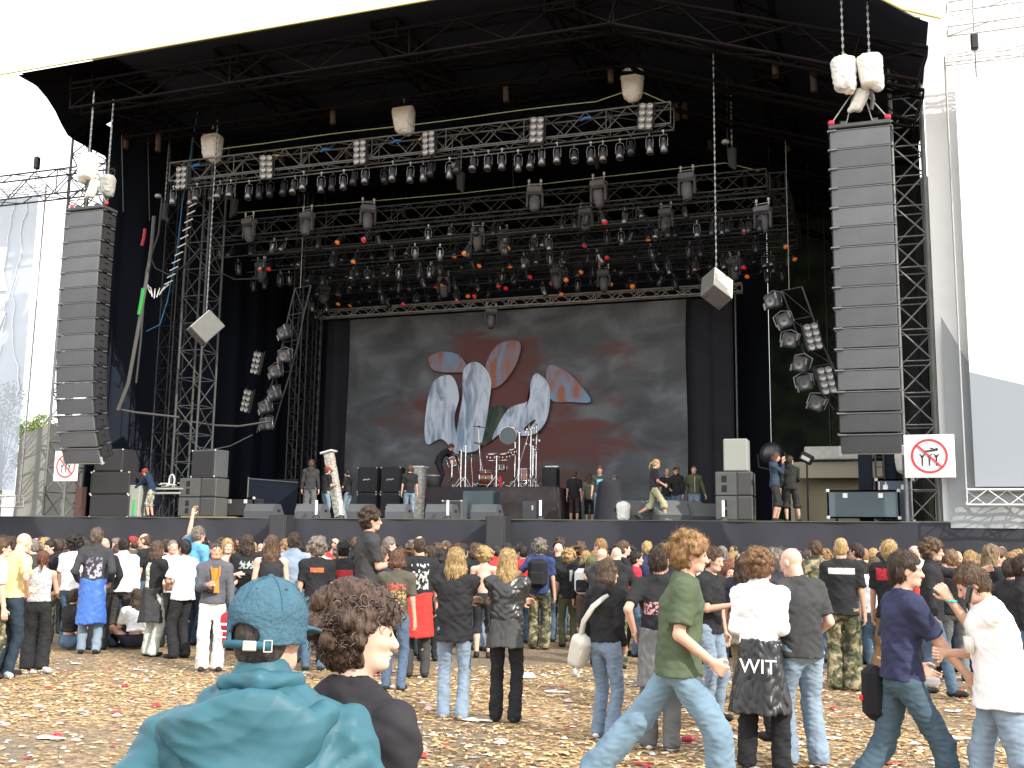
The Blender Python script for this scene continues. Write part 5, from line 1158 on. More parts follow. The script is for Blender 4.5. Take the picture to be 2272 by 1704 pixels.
# amplifier cabinets
for i, (x, z, lb) in enumerate(((819, .0, 'lower left'), (871, .0, 'lower right'), (819, .92, 'upper left'), (871, .92, 'upper right'))):
    cab('amplifier_cabinet', x, 33.2, (.74, .4, .88), z + .12, '%s black amplifier cabinet with silver script in the block of four' % lb, 'amplifier', M_spd, 'amp', group='block of four amplifier cabinets')
cab('monitor_speaker', 1010, 29.6, (.62, .5, .62), .0, 'dark box behind the wedge left of the blue-grey case', 'loudspeaker', M_spk, 'grille')
cab('flight_case', 1068, 30.6, (1.0, .6, .85), .1, 'blue-grey flight case standing before the drum riser', 'flight case', M_blue, 'plain')
cab('monitor_speaker', 1180, 29.5, (.44, .45, .6), .0, 'small dark box with a white label right of the blue-grey case', 'loudspeaker', M_spk, 'plain')
o = MB().bbox((.1, -.24, .4), (.06, .02, .14), .01).build('white_label', M_bag); o.parent = [q for q in D.objects if q.name.startswith('monitor_speaker')][-1]
def ffill(px, label):
    p = atY(px, 1180, 27.15); o = empty('front_fill', (p.x, 27.05, 1.35), label=label, cat='loudspeaker'); MB().bbox((0, 0, .6), (.56, .5, 1.12), .02).build('cabinet', M_spd, o); MB().bbox((0, -.25, .6), (.47, .03, 1.05), .01).build('grille', mat('ff_grille', (.045, .045, .047), .75), o)
    b = MB(); b.box((0, .1, -.66), (.45, .35, 1.3)); b.build('stand', M_void, o)
ffill(628, 'black front fill speaker before the stage skirt at left'); ffill(1108, 'black front fill speaker before the stage skirt under the drums')
for i, (px, lb) in enumerate(((703, 'white tube standing on the edge before the hoodie man'), (757, 'white tube on the edge right of the column carriers'), (994, 'white tube standing on the edge before the left of the riser'), (1199, 'white tube standing on the edge before the right of the riser'), (1604, 'white tube with green foot by the right side fill'))):
    o = empty('light_tube', deckp(px, 27.6), label=lb, cat='tube light', group='upright white tubes on the edge')
    MB().lathe([(0, 0), (.12, 0), (.12, .06), (.045, .1), (.03, .14)], (0, 0, 0), (0, 0, 1), 12).build('base', M_dsteel, o); MB().lathe([(.035, .12), (.038, .14), (.038, .52), (.03, .54), (0, .545)], (0, 0, 0), (0, 0, 1), 10).build('tube', mat('tube_white', (.85, .85, .83), .4), o)
# stone columns (stage props)
def stone_col(px, Y, h, label, base=0, tilt=0):
    p = deckp(px, Y, base); o = empty('stone_column', p, (0, tilt, 0), label, 'prop column', 'stone effect columns')
    m = D.materials.get('stone_effect')
    if m is None:
        m = D.materials.new('stone_effect'); m.use_nodes = True; t = m.node_tree; b = t.nodes['Principled BSDF']; N = t.nodes.new; L = t.links.new
        tc = N('ShaderNodeTexCoord'); v = N('ShaderNodeTexVoronoi'); v.feature = 'DISTANCE_TO_EDGE'; v.inputs['Scale'].default_value = 5; mp = N('ShaderNodeMapping'); mp.inputs['Scale'].default_value = (.8, .8, 1.7); L(tc.outputs['Object'], mp.inputs[0]); L(mp.outputs[0], v.inputs['Vector'])
        r = N('ShaderNodeValToRGB'); r.color_ramp.elements[0].color = (.42, .26, .08, 1); r.color_ramp.elements[1].position = .06; r.color_ramp.elements[1].color = (.42, .41, .38, 1); x = r.color_ramp.elements.new(.03); x.color = (.20, .18, .15, 1); L(v.outputs[0], r.inputs[0])
        L(r.outputs[0], b.inputs['Base Color']); b.inputs['Roughness'].default_value = .85
        bn = N('ShaderNodeBump'); bn.inputs['Distance'].default_value = .03; L(v.outputs[0], bn.inputs['Height']); L(bn.outputs[0], b.inputs['Normal'])
    rs = random.Random(int(px)); n = 14; k = 22; vs = []
    for j in range(k + 1):
        for i in range(n):
            a = 2 * PI * i / n; q = (.2 if tilt == 0 else .16) / max(abs(math.cos(a)), abs(math.sin(a))) ** .7 * (1 + rs.uniform(-.05, .05) * (0 if j in (0, k) else 1)); vs.append((math.cos(a) * q, math.sin(a) * q, h * j / k))
    MB().add(vs, [(j * n + i, j * n + (i + 1) % n, (j + 1) * n + (i + 1) % n, (j + 1) * n + i) for j in range(k) for i in range(n)], 0, False).build('shaft', m, o)
    b = MB(); b.bbox((0, 0, h + .03), (.44, .44, .07), .02); b.build('cap', mat('stone_cap', (.62, .61, .58), .8), o)
    return o
stone_col(931, 32.2, 1.75, 'upright stone effect column standing left of the drum riser', .05)
stone_col(756, 30.6, 2.1, 'tilted stone effect column being carried by two men', .15, -.235)
# drum riser and kit
RZ = DK + 1.18; rx0 = atY(945, 1080, 32.2).x; rx1 = atY(1232, 1080, 32.2).x; rc_ = (rx0 + rx1) / 2; rw = rx1 - rx0
o = empty('drum_riser', (rc_, 33.7, DK), label='black cloth covered drum riser in the middle of the stage', cat='riser')
def rsk(u, v):
    P = 4; t = u * 4; s = int(min(3, t)); f = t - s; cs = [(-rw / 2, -1.5), (rw / 2, -1.5), (rw / 2, 1.5), (-rw / 2, 1.5), (-rw / 2, -1.5)]; a, c = cs[s], cs[s + 1]; fl = .0 + .05 * math.sin(u * 160) * (1 - v) + .12 * (1 - v)
    x = a[0] + (c[0] - a[0]) * f; y = a[1] + (c[1] - a[1]) * f; return (x * (1 + fl * .25), y * (1 + fl * .35), 1.14 * v)
MB().grid(rsk, 240, 5).build('skirt', mat('riser_cloth', (.045, .036, .038), .9, var=.15), o)
MB().bbox((0, 0, 1.15), (rw, 3.0, .06), .01).build('platform', M_deck, o)
M_chr = mat('chrome', (.75, .75, .76), .18, 1.0); M_wood = mat('drum_shell', (.16, .045, .018), .2, var=.25, vscale=5, spec=.7); M_head = mat('drum_skin', (.7, .68, .62), .5); M_cym = mat('cymbal_bronze', (.55, .36, .12), .25, .9); M_bhead = mat('grey_drum_skin', (.13, .15, .17), .4)
def rpt(px, Y, z): p = atY(px, 1080, Y); return Vector((p.x, Y, RZ + z))
kit = empty('drum_kit', rpt(1100, 33.4, 0), label='red-brown drum kit with chrome hardware on the riser', cat='drum kit'); K = Vector(kit.location)
def drum(name, px, y, z, r, h, ax=(0, 0, 1), head=None, lugs=8):
    c = rpt(px, y, z) - K; q = Vector(ax).normalized()
    sh = MB().lathe([(r, 0), (r, h)], c, ax, 20).build(name, M_wood, kit)
    b = MB()
    for t in (0, h): b.lathe([(r, t - .015), (r + .015, t - .015), (r + .015, t + .015), (r, t + .015)], c, ax, 20)
    u = q.orthogonal().normalized(); v = q.cross(u)
    for i in range(lugs):
        a = 2 * PI * i / lugs; d = u * math.cos(a) + v * math.sin(a); b.tube(c + d * (r + .012) + q * .0, c + d * (r + .012) + q * h, .007, 4); b.bbox(c + d * (r + .012) + q * h * .5, (.03, .03, .06), .008)
    b.build('hoop', M_chr, sh)
    b = MB(); b.lathe([(0, 0), (r * .98, 0)], c, ax, 20); b.lathe([(0, h), (r * .98, h)], c, ax, 20); b.build('skin', head or M_head, sh)
drum('bass_drum', 1062, 32.9, .3, .28, .42, (1, .45, 0), M_spd); 
drum('tom_drum', 1091, 32.8, .92, .17, .2, (.05, -.25, 1)); drum('tom_drum', 1119, 32.8, .92, .17, .2, (-.05, -.25, 1)); drum('tom_drum', 1137, 33.0, 1.1, .13, .17, (-.1, -.25, 1))
drum('floor_tom', 1162, 32.9, .22, .2, .38); drum('floor_tom', 1008, 33.2, .75, .2, .3, (-.35, -.1, 1)); drum('snare_drum', 1112, 33.3, .62, .18, .15)
drum('gong_drum', 1126, 33.2, 1.75, .29, .3, (-.12, 1, .1), M_bhead)
for i, (px, y, z, r, t) in enumerate(((1062, 33.0, 1.5, .22, .3), (1060, 32.9, 2.05, .24, .12), (1172, 33.1, 2.1, .26, -.9), (1015, 33.2, 1.15, .25, .2), (1190, 33.2, 1.8, .22, -.5), (1045, 32.7, 1.05, .2, .05))):
    c = rpt(px, y, z) - K; s = MB().lathe([(0, .02), (.03, .02), (.04, .0), (r * .6, -.012), (r, -.03), (r, -.034), (0, -.01)], c, (t, -.1, 1), 20).build('cymbal', M_cym, kit)
    MB().path([c + Vector((0, 0, .04)), c - Vector((0, 0, .3)), Vector((c.x + t * .4, c.y + .1, c.z - z * .5 - .3)), Vector((c.x + t * .3, c.y + .1, .02))], .014, 6).build('boom_stand', M_chr, s)
rk = random.Random(9); b = MB()
for px, hh in ((1022, 1.25), (1032, 1.38), (1101, 1.0), (1142, 1.5), (1151, 1.75), (1177, 1.9), (1189, 2.1), (1182, 1.3), (1002, .9)):
    b = MB(); c = rpt(px, rk.uniform(32.4, 33.4), 0) - K; b.tube(c, c + Vector((0, 0, hh)), .024, 8); b.tube(c + Vector((0, 0, hh * .5)), c + Vector((0, 0, hh * .5 + .06)), .035, 8)
    for a in (0, 2.1, 4.2): b.tube(c + Vector((0, 0, .38)), c + Vector((math.cos(a + px) * .3, math.sin(a + px) * .3, .01)), .014, 5)
    b.bbox(c + Vector((0, 0, hh)), (.07, .07, .08), .02); b.build('chrome_stand', M_chr, kit)
b = MB()
for i in range(46):
    c = rpt(rk.uniform(1000, 1215), rk.uniform(32.3, 33.6), rk.uniform(.02, .12)) - K; d = Vector((rk.uniform(-1, 1), rk.uniform(-1, 1), rk.uniform(-.1, .5))).normalized() * rk.uniform(.1, .35); b.tube(c, c + d, .013, 5)
for i in range(16):
    c = rpt(rk.uniform(1165, 1198), rk.uniform(32.6, 33.2), rk.uniform(1.1, 2.0)) - K; b.bbox(c, (.07, .06, .09), .02)
b.build('pedals_and_clamps', M_chr, kit)
b = MB(); c = rpt(1110, 32.4, .2) - K; b.lathe([(0, 0), (.05, 0), (.05, .3), (.02, .36), (0, .36)], c - Vector((0, 0, .2)), (0, 0, 1), 10); b.build('red_bottle', mat('red_bottle', (.55, .03, .04), .4), kit)
o = empty('drum_stool_case', rpt(960, 33, 0), label='grey drum case on the riser beside the bending technician', cat='case'); MB().lathe([(0, 0), (.25, 0), (.25, .5), (0, .5)], (0, 0, 0), (0, 0, 1), 16).build('shell', M_sub, o); MB().lathe([(.255, .4), (.265, .42), (.255, .44)], (0, 0, 0), (0, 0, 1), 16).build('rim', M_alu, o)
cab('equipment_case', 1222, 33.8, (.5, .4, .7), 1.18, 'dark upright case at the right rear of the drum riser', 'case', M_spd, 'plain')
o = MB().bbox((0, 0, 0), (.45, .3, .05), .01).build('laptop_shelf', M_alu); o.location = rpt(1226, 33, .68); tag(o, 'small pale shelf beside the drums at the right of the riser', 'shelf')
# draped instrument, right gear
o = empty('draped_case', deckp(1352, 30.6), label='tall shape draped in black cloth behind the man with the towel', cat='draped gear')
MB().grid(lambda u, v: ((.42 + .03 * math.sin(u * 50) * (1 - v) - .1 * v * v) * math.cos(u * 2 * PI), (.35 - .1 * v) * math.sin(u * 2 * PI), 1.2 * v), 60, 8).build('drape', M_black, o); MB().grid(lambda u, v: (.32 * v * math.cos(u * 2 * PI), .25 * v * math.sin(u * 2 * PI), 1.2 + .1 * (1 - v * v)), 30, 4).build('cloth_top', M_black, o)
o = bag_mesh(.4, .5, 44).build('white_cloth', M_bag); o.location = deckp(1383, 28.0, .25); tag(o, 'white cloth heaped on the edge left of the big wedges', 'cloth')
for k in range(2): cab('side_fill_bass', 1632, 28.2, (.95, .7, .62), .04 + .63 * k, '%s bass box of the right side fill stack' % ('lower', 'upper')[k], 'loudspeaker', M_sub, 'handles', group='right side fill')
cab('side_fill_speaker', 1636, 28.2, (.62, .55, .84), 1.31, 'pale upright speaker on top of the right side fill stack', 'loudspeaker', M_lgrey, 'plain')
o = empty('studio_spotlight', deckp(1716, 30.5, 0), label='round black spotlight on a stand behind the two hooded men', cat='spotlight')
MB().lathe([(0, .35), (.2, .35), (.32, .2), (.36, 0), (.33, 0), (.3, .1)], (0, 0, 1.95), (.1, -1, .1), 20).build('housing', M_can, o); MB().lathe([(0, 0), (.32, .01)], (0, -.0, 1.95), (.1, -1, .1), 20).build('lens', mat('spot_glass', (.3, .3, .3), .3, .5), o); MB().tube((0, 0, 0), (0, 0, 1.6), .03, 6).path([(-.4, 0, 1.95), (-.38, 0, 1.6), (0, 0, 1.5), (.38, 0, 1.6), (.4, 0, 1.95)], .025, 6).build('stand', M_dsteel, o)
o = empty('small_floodlight', deckp(1792, 29.5, 0), label='small angled lamp on a stand right of the hooded men', cat='spotlight'); MB().bbox((0, 0, 1.75), (.34, .25, .26), .03, Matrix.Rotation(.5, 3, 'Y')).build('housing', M_spd, o); MB().bbox((-.02, -.14, 1.73), (.24, .03, .1), .01, Matrix.Rotation(.5, 3, 'Y')).build('lens', M_bag, o); MB().tube((0, 0, 0), (0, 0, 1.6), .025, 6).build('stand', M_dsteel, o)
cab('flight_case', 1915, 28.05, (1.66, .7, .66), .12, 'wide blue-grey flight case at the right end of the stage', 'flight case', M_blue, 'case')
cab('flight_case', 1985, 28.6, (.85, .7, 1.02), .06, 'tall white edged flight case right of the wide one', 'flight case', mat('case_navy', (.10, .12, .17), .5), 'case')
b = MB()
for x in (-.36, -.2, .3, .4): b.bbox((x, -.36, .5), (.04, .02, .95), .008)
o = b.build('white_strips', M_bag); o.parent = [q for q in D.objects if q.name.startswith('flight_case') and q.type == 'EMPTY'][-1]
o = empty('cabin_hut', (atY(1855, 1050, 34).x, 34, DK), label='beige backstage cabin with lit doorway at the right rear', cat='hut')
b = MB(); b.bbox((0, 0, 1.75), (2.7, .2, .5), .01); b.bbox((-1.3, 0, .9), (.12, .2, 1.8), .01); b.build('frame', mat('hut_beige', (.42, .38, .28), .7), o); MB().box((0, .6, .8), (2.6, .1, 1.7)).build('interior_wall', mat('hut_inner', (.34, .29, .19), .8), o); MB().bbox((.1, -.1, 2.25), (2.0, .5, .4), .03).build('roof_box', M_bag, o)
o = empty('ladder_post', deckp(1945, 29.0), label='black upright with a small ladder under the right column', cat='ladder'); b = MB()
b.bbox((-.25, 0, 1.0), (.35, .3, 2.2), .03); b.bbox((.35, .1, 1.0), (.3, .3, 2.2), .03); b.build('post', M_void, o); b = MB(); b.tube((.0, -.1, 0), (0, -.1, 1.8), .025, 6); b.tube((.2, -.1, 0), (.2, -.1, 1.8), .025, 6)
for i in range(7): b.tube((0, -.1, .2 + .25 * i), (.2, -.1, .2 + .25 * i), .012, 5)
b.build('ladder_rail', M_isteel, o)
o = bag_mesh(.55, .5, 51).build('folded_tarpaulin', M_bag); o.location = deckp(2012, 28.6, 1.55); o.rotation_euler = (0, 0, .3); tag(o, 'bundled pale tarpaulin left of the right prohibition sign', 'tarpaulin')
# prohibition signs
def sign(px, py, Y, w_, h_, label):
    p = atY(px, py, Y); o = empty('prohibition_sign', p, label=label, cat='sign', group='no crowd surfing signs')
    MB().bbox((0, 0, 0), (w_, .03, h_), .01).build('board', mat('sign_white', (.82, .82, .8), .5), o)
    r = .4 * min(w_, h_) ; b = MB(); n = 40
    vs = []
    for i in range(n):
        a = 2 * PI * i / n
        for q in (r, r * .87): vs.append((math.cos(a) * q, -.024, math.sin(a) * q))
    b.add(vs, [(2 * i, 2 * i + 1, (2 * i + 3) % (2 * n), (2 * i + 2) % (2 * n)) for i in range(n)])
    b.box((0, -.034, 0), (r * 1.8, .006, r * .1), Matrix.Rotation(.78, 3, 'Y')); b.build('red_ring', mat('sign_red', (.7, .05, .06), .5), o)
    b = MB()
    for i in (-1, 0, 1):
        x = i * r * .38; b.lathe([(0, 0), (r * .085, 0)], (x, -.026, r * -.02), (0, -1, 0), 10); b.box((x, -.026, -r * .33), (r * .07, .006, r * .46)); b.add([(x, -.028, -r * .1), (x - r * .17, -.028, r * .12), (x - r * .12, -.028, r * .16), (x + r * .02, -.028, -r * .04)], [(0, 1, 2, 3)]); b.add([(x, -.0285, -r * .1), (x + r * .17, -.0285, r * .12), (x + r * .12, -.0285, r * .16), (x - r * .02, -.0285, -r * .04)], [(0, 3, 2, 1)])
    b.box((0, -.0262, r * .3), (r * .62, .006, r * .1), Matrix.Rotation(-.12, 3, 'Y')); b.lathe([(0, 0), (r * .09, 0)], (r * .4, -.027, r * .38), (0, -1, 0), 10); b.box((-r * .34, -.027, r * .36), (r * .3, .006, r * .07), Matrix.Rotation(.5, 3, 'Y')); b.box((r * .2, -.027, r * .42), (r * .3, .006, r * .06), Matrix.Rotation(.4, 3, 'Y'))
    b.build('pictogram', mat('sign_black', (.03, .03, .03), .5), o)
sign(2062, 1012, 26.9, 1.12, 1.02, 'square white no crowd surfing sign below the right tower')
sign(147, 1034, 26.9, .92, .95, 'white no crowd surfing sign under the left speaker column')
NAMED = []
def strands(ro, cfg, S, n, rad):
    hs = [c for c in ro.children if c.name.startswith('hair')]
    if not hs or cfg.get('hair') in ('none', 'buzz', 'bald_crown'): return
    me = hs[0].data; N = len(me.vertices); co = np.zeros(N * 3, np.float32); no = np.zeros(N * 3, np.float32); me.vertices.foreach_get('co', co); me.vertex_normals.foreach_get('vector', no); co = co.reshape(-1, 3); no = no.reshape(-1, 3)
    r = random.Random(N); b = MB(); u, fw = S['hu'], S['hf']; cur = .9 if cfg['hair'] in ('curly', 'mop') else .35
    for i in range(n):
        k = r.randrange(N); p = co[k]; nn = no[k]
        if 'hat' in cfg and (p - S['HC']) @ u > .0: continue
        fl = -u * (.9 if (p - S['HC']) @ u < .06 else .3) - fw * r.uniform(-.5, .7) + np.array([r.gauss(0, cur), r.gauss(0, cur), r.gauss(0, cur * .6)]); fl = nrm(fl - nn * (fl @ nn)); L = r.uniform(.02, .05); j = np.array([r.gauss(0, 1), r.gauss(0, 1), r.gauss(0, 1)]) * .006 * cur
        b.path([p - nn * .004, p + fl * L * .4 + nn * .006 + j, p + fl * L * .8 + nn * .007 - j, p + fl * L + nn * .003 + j * 2], lambda t: rad * (1.15 - t), 3)
    if b.v: b.build('strands', me.materials[0], hs[0])
def PP(px, ty, ppm, face, label, h=None, grow=0., z=0., group='festival visitors standing on the field', **cfg):
    NAMED.append((px, ppm)); dep = FC / ppm; p = atD(px, hor(px), dep); height = EYE[2] + (hor(px) - ty) / ppm - z + grow
    base = math.atan2(-p.x, p.y); hh = .0085 if ppm < 250 else .006
    cfg.setdefault('seed', int(px) % 97 + 1); h = h or (.015 if ppm < 200 else .0115 if ppm < 260 else .0095)
    ro, S = person(cfg, (p.x, p.y, z), base - math.radians(face), height, label, group, h=h, hh=hh); strands(ro, cfg, S, 900 if ppm > 200 else 350, .0011 if ppm > 250 else .0016); return ro, S
def strap(ro, pts, r, m, name):
    return MB().path(pts, r, 6).build(name, m, ro)
def T(c, **k): return cloth(c, **k)
W_ = (.8, .8, .8)
def letters(ro, txt, loc, size, m, rz=0, name='lettering', rx=PI / 2):
    cu = D.curves.new('txt', 'FONT'); cu.body = txt; cu.size = size; cu.align_x = 'CENTER'; cu.extrude = .003; cu.materials.append(m); t_ = D.objects.new('txt', cu); me = D.meshes.new_from_object(t_); o = D.objects.new(name, me); COL.objects.link(o); o.parent = ro; o.location = loc; o.rotation_euler = (rx, 0, rz); return o

# ---- near walkers on the right
ginger, S = PP(1503, 1196, 322, 88, 'person with wavy ginger hair and green t-shirt striding right', pose=dict(lean=.1, footR=(.1, .27), footL=(-.08, -.56), liftL=.12, hip=.88, armR=(.22, .17, .93), armL=(.22, -.1, .85), hp=.08), grow=.08, hair='mop', hcol=HGNG, tcol=T((.075, .097, .058)), hem=.86, bag=.05, bcol=denim((.16, .25, .32)), loose=1.35, shoe=(.2, .18, .15), gripR=.9, wr=.005)
PP(1990, 1213, 330, 68, 'person in navy t-shirt walking right, black pouch at the hip', pose=dict(lean=.06, footR=(.1, .28), footL=(-.1, -.36), liftL=.05, hip=.89, armR=(.2, .34, .93), armL=(.24, .2, .95), hy=-.25), hair='short', hcol=HDBR, tcol=T((.03, .034, .07)), hem=.92, bag=.022, bcol=denim((.06, .10, .13)), loose=1.15, gripR=.8)
nav = D.objects[[o.name for o in D.objects if o.name.startswith('person')][-1]]
b = MB(); b.bbox((-.16, -.13, .78), (.2, .13, .36), .05); b.build('hip_pouch', T((.015, .015, .018)), nav); MB().bbox((-.2, -.2, .74), (.05, .02, .04), .01).build('red_badge', mat('badge_red', (.6, .03, .03), .5), nav)
o = MB().bbox((0, 0, 0), (.11, .05, .05), .01).build('paper_packet', mat('paper_white', (.8, .8, .82), .6)); p = atD(2066, 1512, FC / 335); o.location = p; tag(o, 'small white packet held low by the navy t-shirt walker', 'packet')
ph, S = PP(2205, 1268, 345, -100, 'person in loose white t-shirt holding a phone, head bowed', pose=dict(lean=.14, hp=.55, armL=(.0, .26, 1.50), armR=(.02, .30, 1.14), footR=(.12, .15), footL=(-.12, -.2)), grow=.06, hair='short', hcol=HBRN, tcol=print_mat((.8, .8, .8), (.6, .3, .3), (.02, 1.22, .09, .09), .55, 40, 1, (.35, .5, .35)), hem=.80, bag=.05, fat=1.16, bcol=denim(LB), loose=1.2, gripL=1.0, gripR=.9)
o = MB().bbox((0, 0, 0), (.022, .05, .11), .008).build('mobile_phone', mat('phone_black', (.02, .02, .022), .3)); o.location = atD(2150, 1318, FC / 352); o.rotation_euler = (.2, .1, .6); tag(o, 'black mobile phone held up by the white t-shirt person', 'phone')
o = MB().lathe([(0, 0), (.028, 0), (.036, .1), (.033, .1), (.026, .006), (0, .006)]).build('plastic_cup', mat('cup_clear', (.75, .72, .65), .2, alpha=.8)); o.location = atD(2152, 1448, FC / 352); tag(o, 'pale drink cup held at the waist of the phone person', 'cup')
b = MB(); b.path([(-.032 * math.cos(a) , .032 * math.sin(a), 0) for a in [i * PI / 6 for i in range(13)]], .008, 6); w1 = b.build('wristband', mat('turquoise', (.05, .5, .45), .5), ph); w1.location = tuple(S['HL'] - nrm(S['HL'] - S['EL']) * .02)
bald, S = PP(1772, 1220, 267, -32, 'bald person in charcoal t-shirt and light blue jeans, back turned', pose=dict(lean=.06, hp=.35, hy=.35, armL=(.16, .2, .98), armR=(.2, .14, 1.0), footL=(-.1, .06), footR=(.12, -.04)), grow=.02, hair='none', skin=2, tcol=T((.045, .046, .048)), hem=.86, fat=1.16, bcol=denim(LB), loose=1.25, shoe=(.05, .04, .035))
wit, S = PP(1682, 1226, 272, 16, 'person in white top with curly hair and black leather jacket round waist', pose=dict(armL=(.1, .2, 1.08), armR=(.1, .24, 1.1), hy=-.5, footL=(-.13, .0), footR=(.15, .03)), hair='curly', hcol=(.17, .09, .045), top='long', tcol=T(W_), hem=1.0, wrap=(.46, mat('black_leather', (.016, .016, .018), .36, bump=.4, bscale=7, spec=.45), .225), wname='tied_leather_jacket', female=True, bcol=T((.02, .02, .022)), loose=1.2)
letters(wit, 'WIT', (.05, -.243, .79), .16, mat('letter_white', (.8, .8, .8), .6), .05, rx=PI / 2 - .05)
bagw, S = PP(1342, 1245, 238, 38, 'person in black hoodie with white shoulder bag and light jeans', pose=dict(armR=(.14, .12, .92), armL='pocket', hy=-.35, lean=.05), hair='long', hcol=(.075, .045, .026), hlen=.14, top='hoodie', hem=.95, female=True, bcol=denim((.17, .24, .32)), flare=1.15, shoe=W_)
strap(bagw, [(.09, -.06, 1.42), (-.02, -.165, 1.3), (-.13, -.175, 1.15), (-.21, -.12, 1.0)], .028, mat('bag_white', (.55, .53, .47), .8), 'bag_strap')
o = bag_mesh(.24, .34, 77).build('shoulder_bag', mat('bag_white', (.72, .70, .64), .8), bagw); o.location = (-.24, -.1, .84); o.rotation_euler = (.1, .35, 0)
PP(1462, 1215, 250, 5, 'person in black printed t-shirt with hand on left hip, grey trousers', pose=dict(armL=(.22, -.04, 1.0), armR='hang', hy=-.3), hair='short', hcol=HDBR, tcol=print_mat(BLK, (.62, .30, .32), (.0, 1.22, .13, .055), .5, 36, -1), bcol=T((.12, .12, .12)), wrap=(.55, T((.14, .14, .14)), .17), loose=1.2, shoe=W_, fat=1.08)
PP(1492, 1194, 196, 168, 'tall smiling person in dark top just behind the ginger walker', hair='short', hcol=HDBR, top='tee', bcol=T(DB))
PP(1572, 1216, 214, 118, 'person in black t-shirt raising a cup right of the green t-shirt', pose=dict(armR='hold', armL='hang', hp=.2), hair='short', hcol=HBRN, bcol=denim(LB), gripR=.9)
o = MB().lathe([(0, 0), (.03, 0), (.04, .12), (.036, .12), (.028, .006), (0, .006)]).build('plastic_cup', MATS['cup_clear']); o.location = atD(1548, 1338, FC / 220); tag(o, 'white cup held by the black t-shirt person behind the walker', 'cup')
PP(1722, 1220, 236, -62, 'person in dark denim jacket facing left beside the bald person', hair='short', hcol=HGRY, top='jacket', tcol=denim((.035, .04, .055)), bcol=T(BLK))
PP(1648, 1230, 204, 22, 'person with pale cap and beige shoulder bag left of the curly white top', hair='long', hcol=HDBR, hat='cap', hatcol=(.5, .5, .42), top='tee', tcol=T((.03, .032, .05)), bcol=T((.22, .19, .14)), wrap=(.75, T((.24, .21, .16)), .17), wname='shoulder_bag')
PP(1612, 1250, 186, 150, 'person with curly auburn hair behind the beige bag', hair='curly', hcol=(.14, .05, .03), top='tee', bcol=T(BLK), female=True)
PP(1866, 1195, 174, 2, 'person in black t-shirt and woodland camouflage trousers', hair='buzz', hcol=HBLD, tcol=print_mat(BLK, (.7, .6, .55), (.0, 1.37, .15, .035), .36, 30, -1), bcol=camo(), loose=1.45, hem=.86, fat=1.05)
PP(1972, 1195, 172, 22, 'person in black t-shirt with red print and patterned shorts', hair='short', hcol=HBLD, tcol=print_mat(BLK, (.5, .03, .05), (-.05, 1.33, .085, .07), .42, 30, -1), bottom='trousers', bcol=print_mat((.20, .12, .06), (.16, .03, .04), (0, .7, 1, .3), .5, 22, 1), hem=.84, pose=dict(footR=(.1, .3), footL=(-.1, -.35), liftL=.08, hip=.9))
pt, S = PP(2062, 1200, 178, 98, 'person in black long sleeves and glasses pointing to the right', pose=dict(armL=(.22, .52, 1.42), armR='hang', hp=.1, footR=(.1, .2), footL=(-.1, -.15)), hair='mop', hcol=HBRN, top='long', tcol=T(BLK), bcol=denim(MBL), hem=.82, bag=.03)
PP(2190, 1210, 172, 58, 'person with long light brown hair and sunglasses on the head', hair='long', hcol=(.16, .11, .06), hlen=.3, top='jacket', pose=dict(hp=.2))
PP(2262, 1236, 214, 88, 'person in black top looking right at the right edge', hair='short', hcol=HDBR, female=True, top='long')
PP(2238, 1242, 192, 40, 'short haired person in black left of the right edge', hair='short', hcol=HDBR, top='tee')
PP(2112, 1222, 160, -15, 'person in black t-shirt and grey jeans between pointer and phone person', hair='short', hcol=(.2, .12, .06), bcol=denim((.16, .18, .19)))
PP(2150, 1224, 150, 40, 'fair haired person in black right of the pointing hand', hair='short', hcol=HBLD, bcol=denim(DB))
PP(1812, 1202, 140, -30, 'person in camouflage shirt above the bald person shoulder', hair='short', hcol=HBRN, top='long', tcol=camo())
PP(1905, 1207, 142, -60, 'dark haired person facing left between the two printed t-shirts', hair='short', hcol=HDBR)
# ---- middle
PP(1012, 1218, 217, 8, 'person with wavy blond hair in loose black blouse, arms folded', pose=dict(armL='cross', armR='cross', hy=.1), hair='long', hcol=HBLD, hlen=.2, top='long', tcol=T(BLK, rough=.8), hem=.80, bag=.05, female=True, bcol=denim(LB), flare=1.15, shoe=(.3, .28, .25), wr=.009)
PP(1126, 1221, 219, 10, 'person with long blond hair in black leather jacket, arms folded', pose=dict(armL='cross', armR='cross', hy=-.3), hair='long', hcol=HBLD, hlen=.26, top='jacket', tcol=mat('black_leather2', (.022, .022, .022), .3, bump=.8, bscale=12, spec=.55), hem=.86, bag=.045, female=True, bcol=T((.02, .02, .022)), flare=1.2, wr=.009, wrap=(.76, T((.06, .06, .06)), .16), wname='shirt_tail')
PP(882, 1222, 183, 14, 'person in olive grey t-shirt with yellow print and rolled jeans', pose=dict(armL='face', armR='hang'), hair='long', hcol=(.11, .05, .03), hlen=.08, tcol=print_mat((.085, .078, .06), (.40, .28, .10), (.02, 1.2, .12, .15), .52, 20, -1, (.5, .1, .06)), bcol=denim((.09, .14, .21)), female=True)
PP(932, 1191, 166, -8, 'balding person with red checked blanket tied round the waist', hair='bald_crown', hcol=HDBR, tcol=print_mat(BLK, (.4, .42, .4), (.0, 1.25, .11, .16), .53, 11, -1, (.6, .6, .62)), wrap=(.50, mat('red_blanket', (.5, .035, .03), .85, var=.1, bump=.3), .17), wname='tied_blanket', bcol=T((.05, .05, .05)), hem=.98)
PP(1075, 1217, 141, 5, 'shirtless person with curly blond hair between the two blond backs', hair='curly', hcol=HBLD, top='none', bottom='shorts', bcol=T((.03, .03, .035)), skin=2, fat=.94)
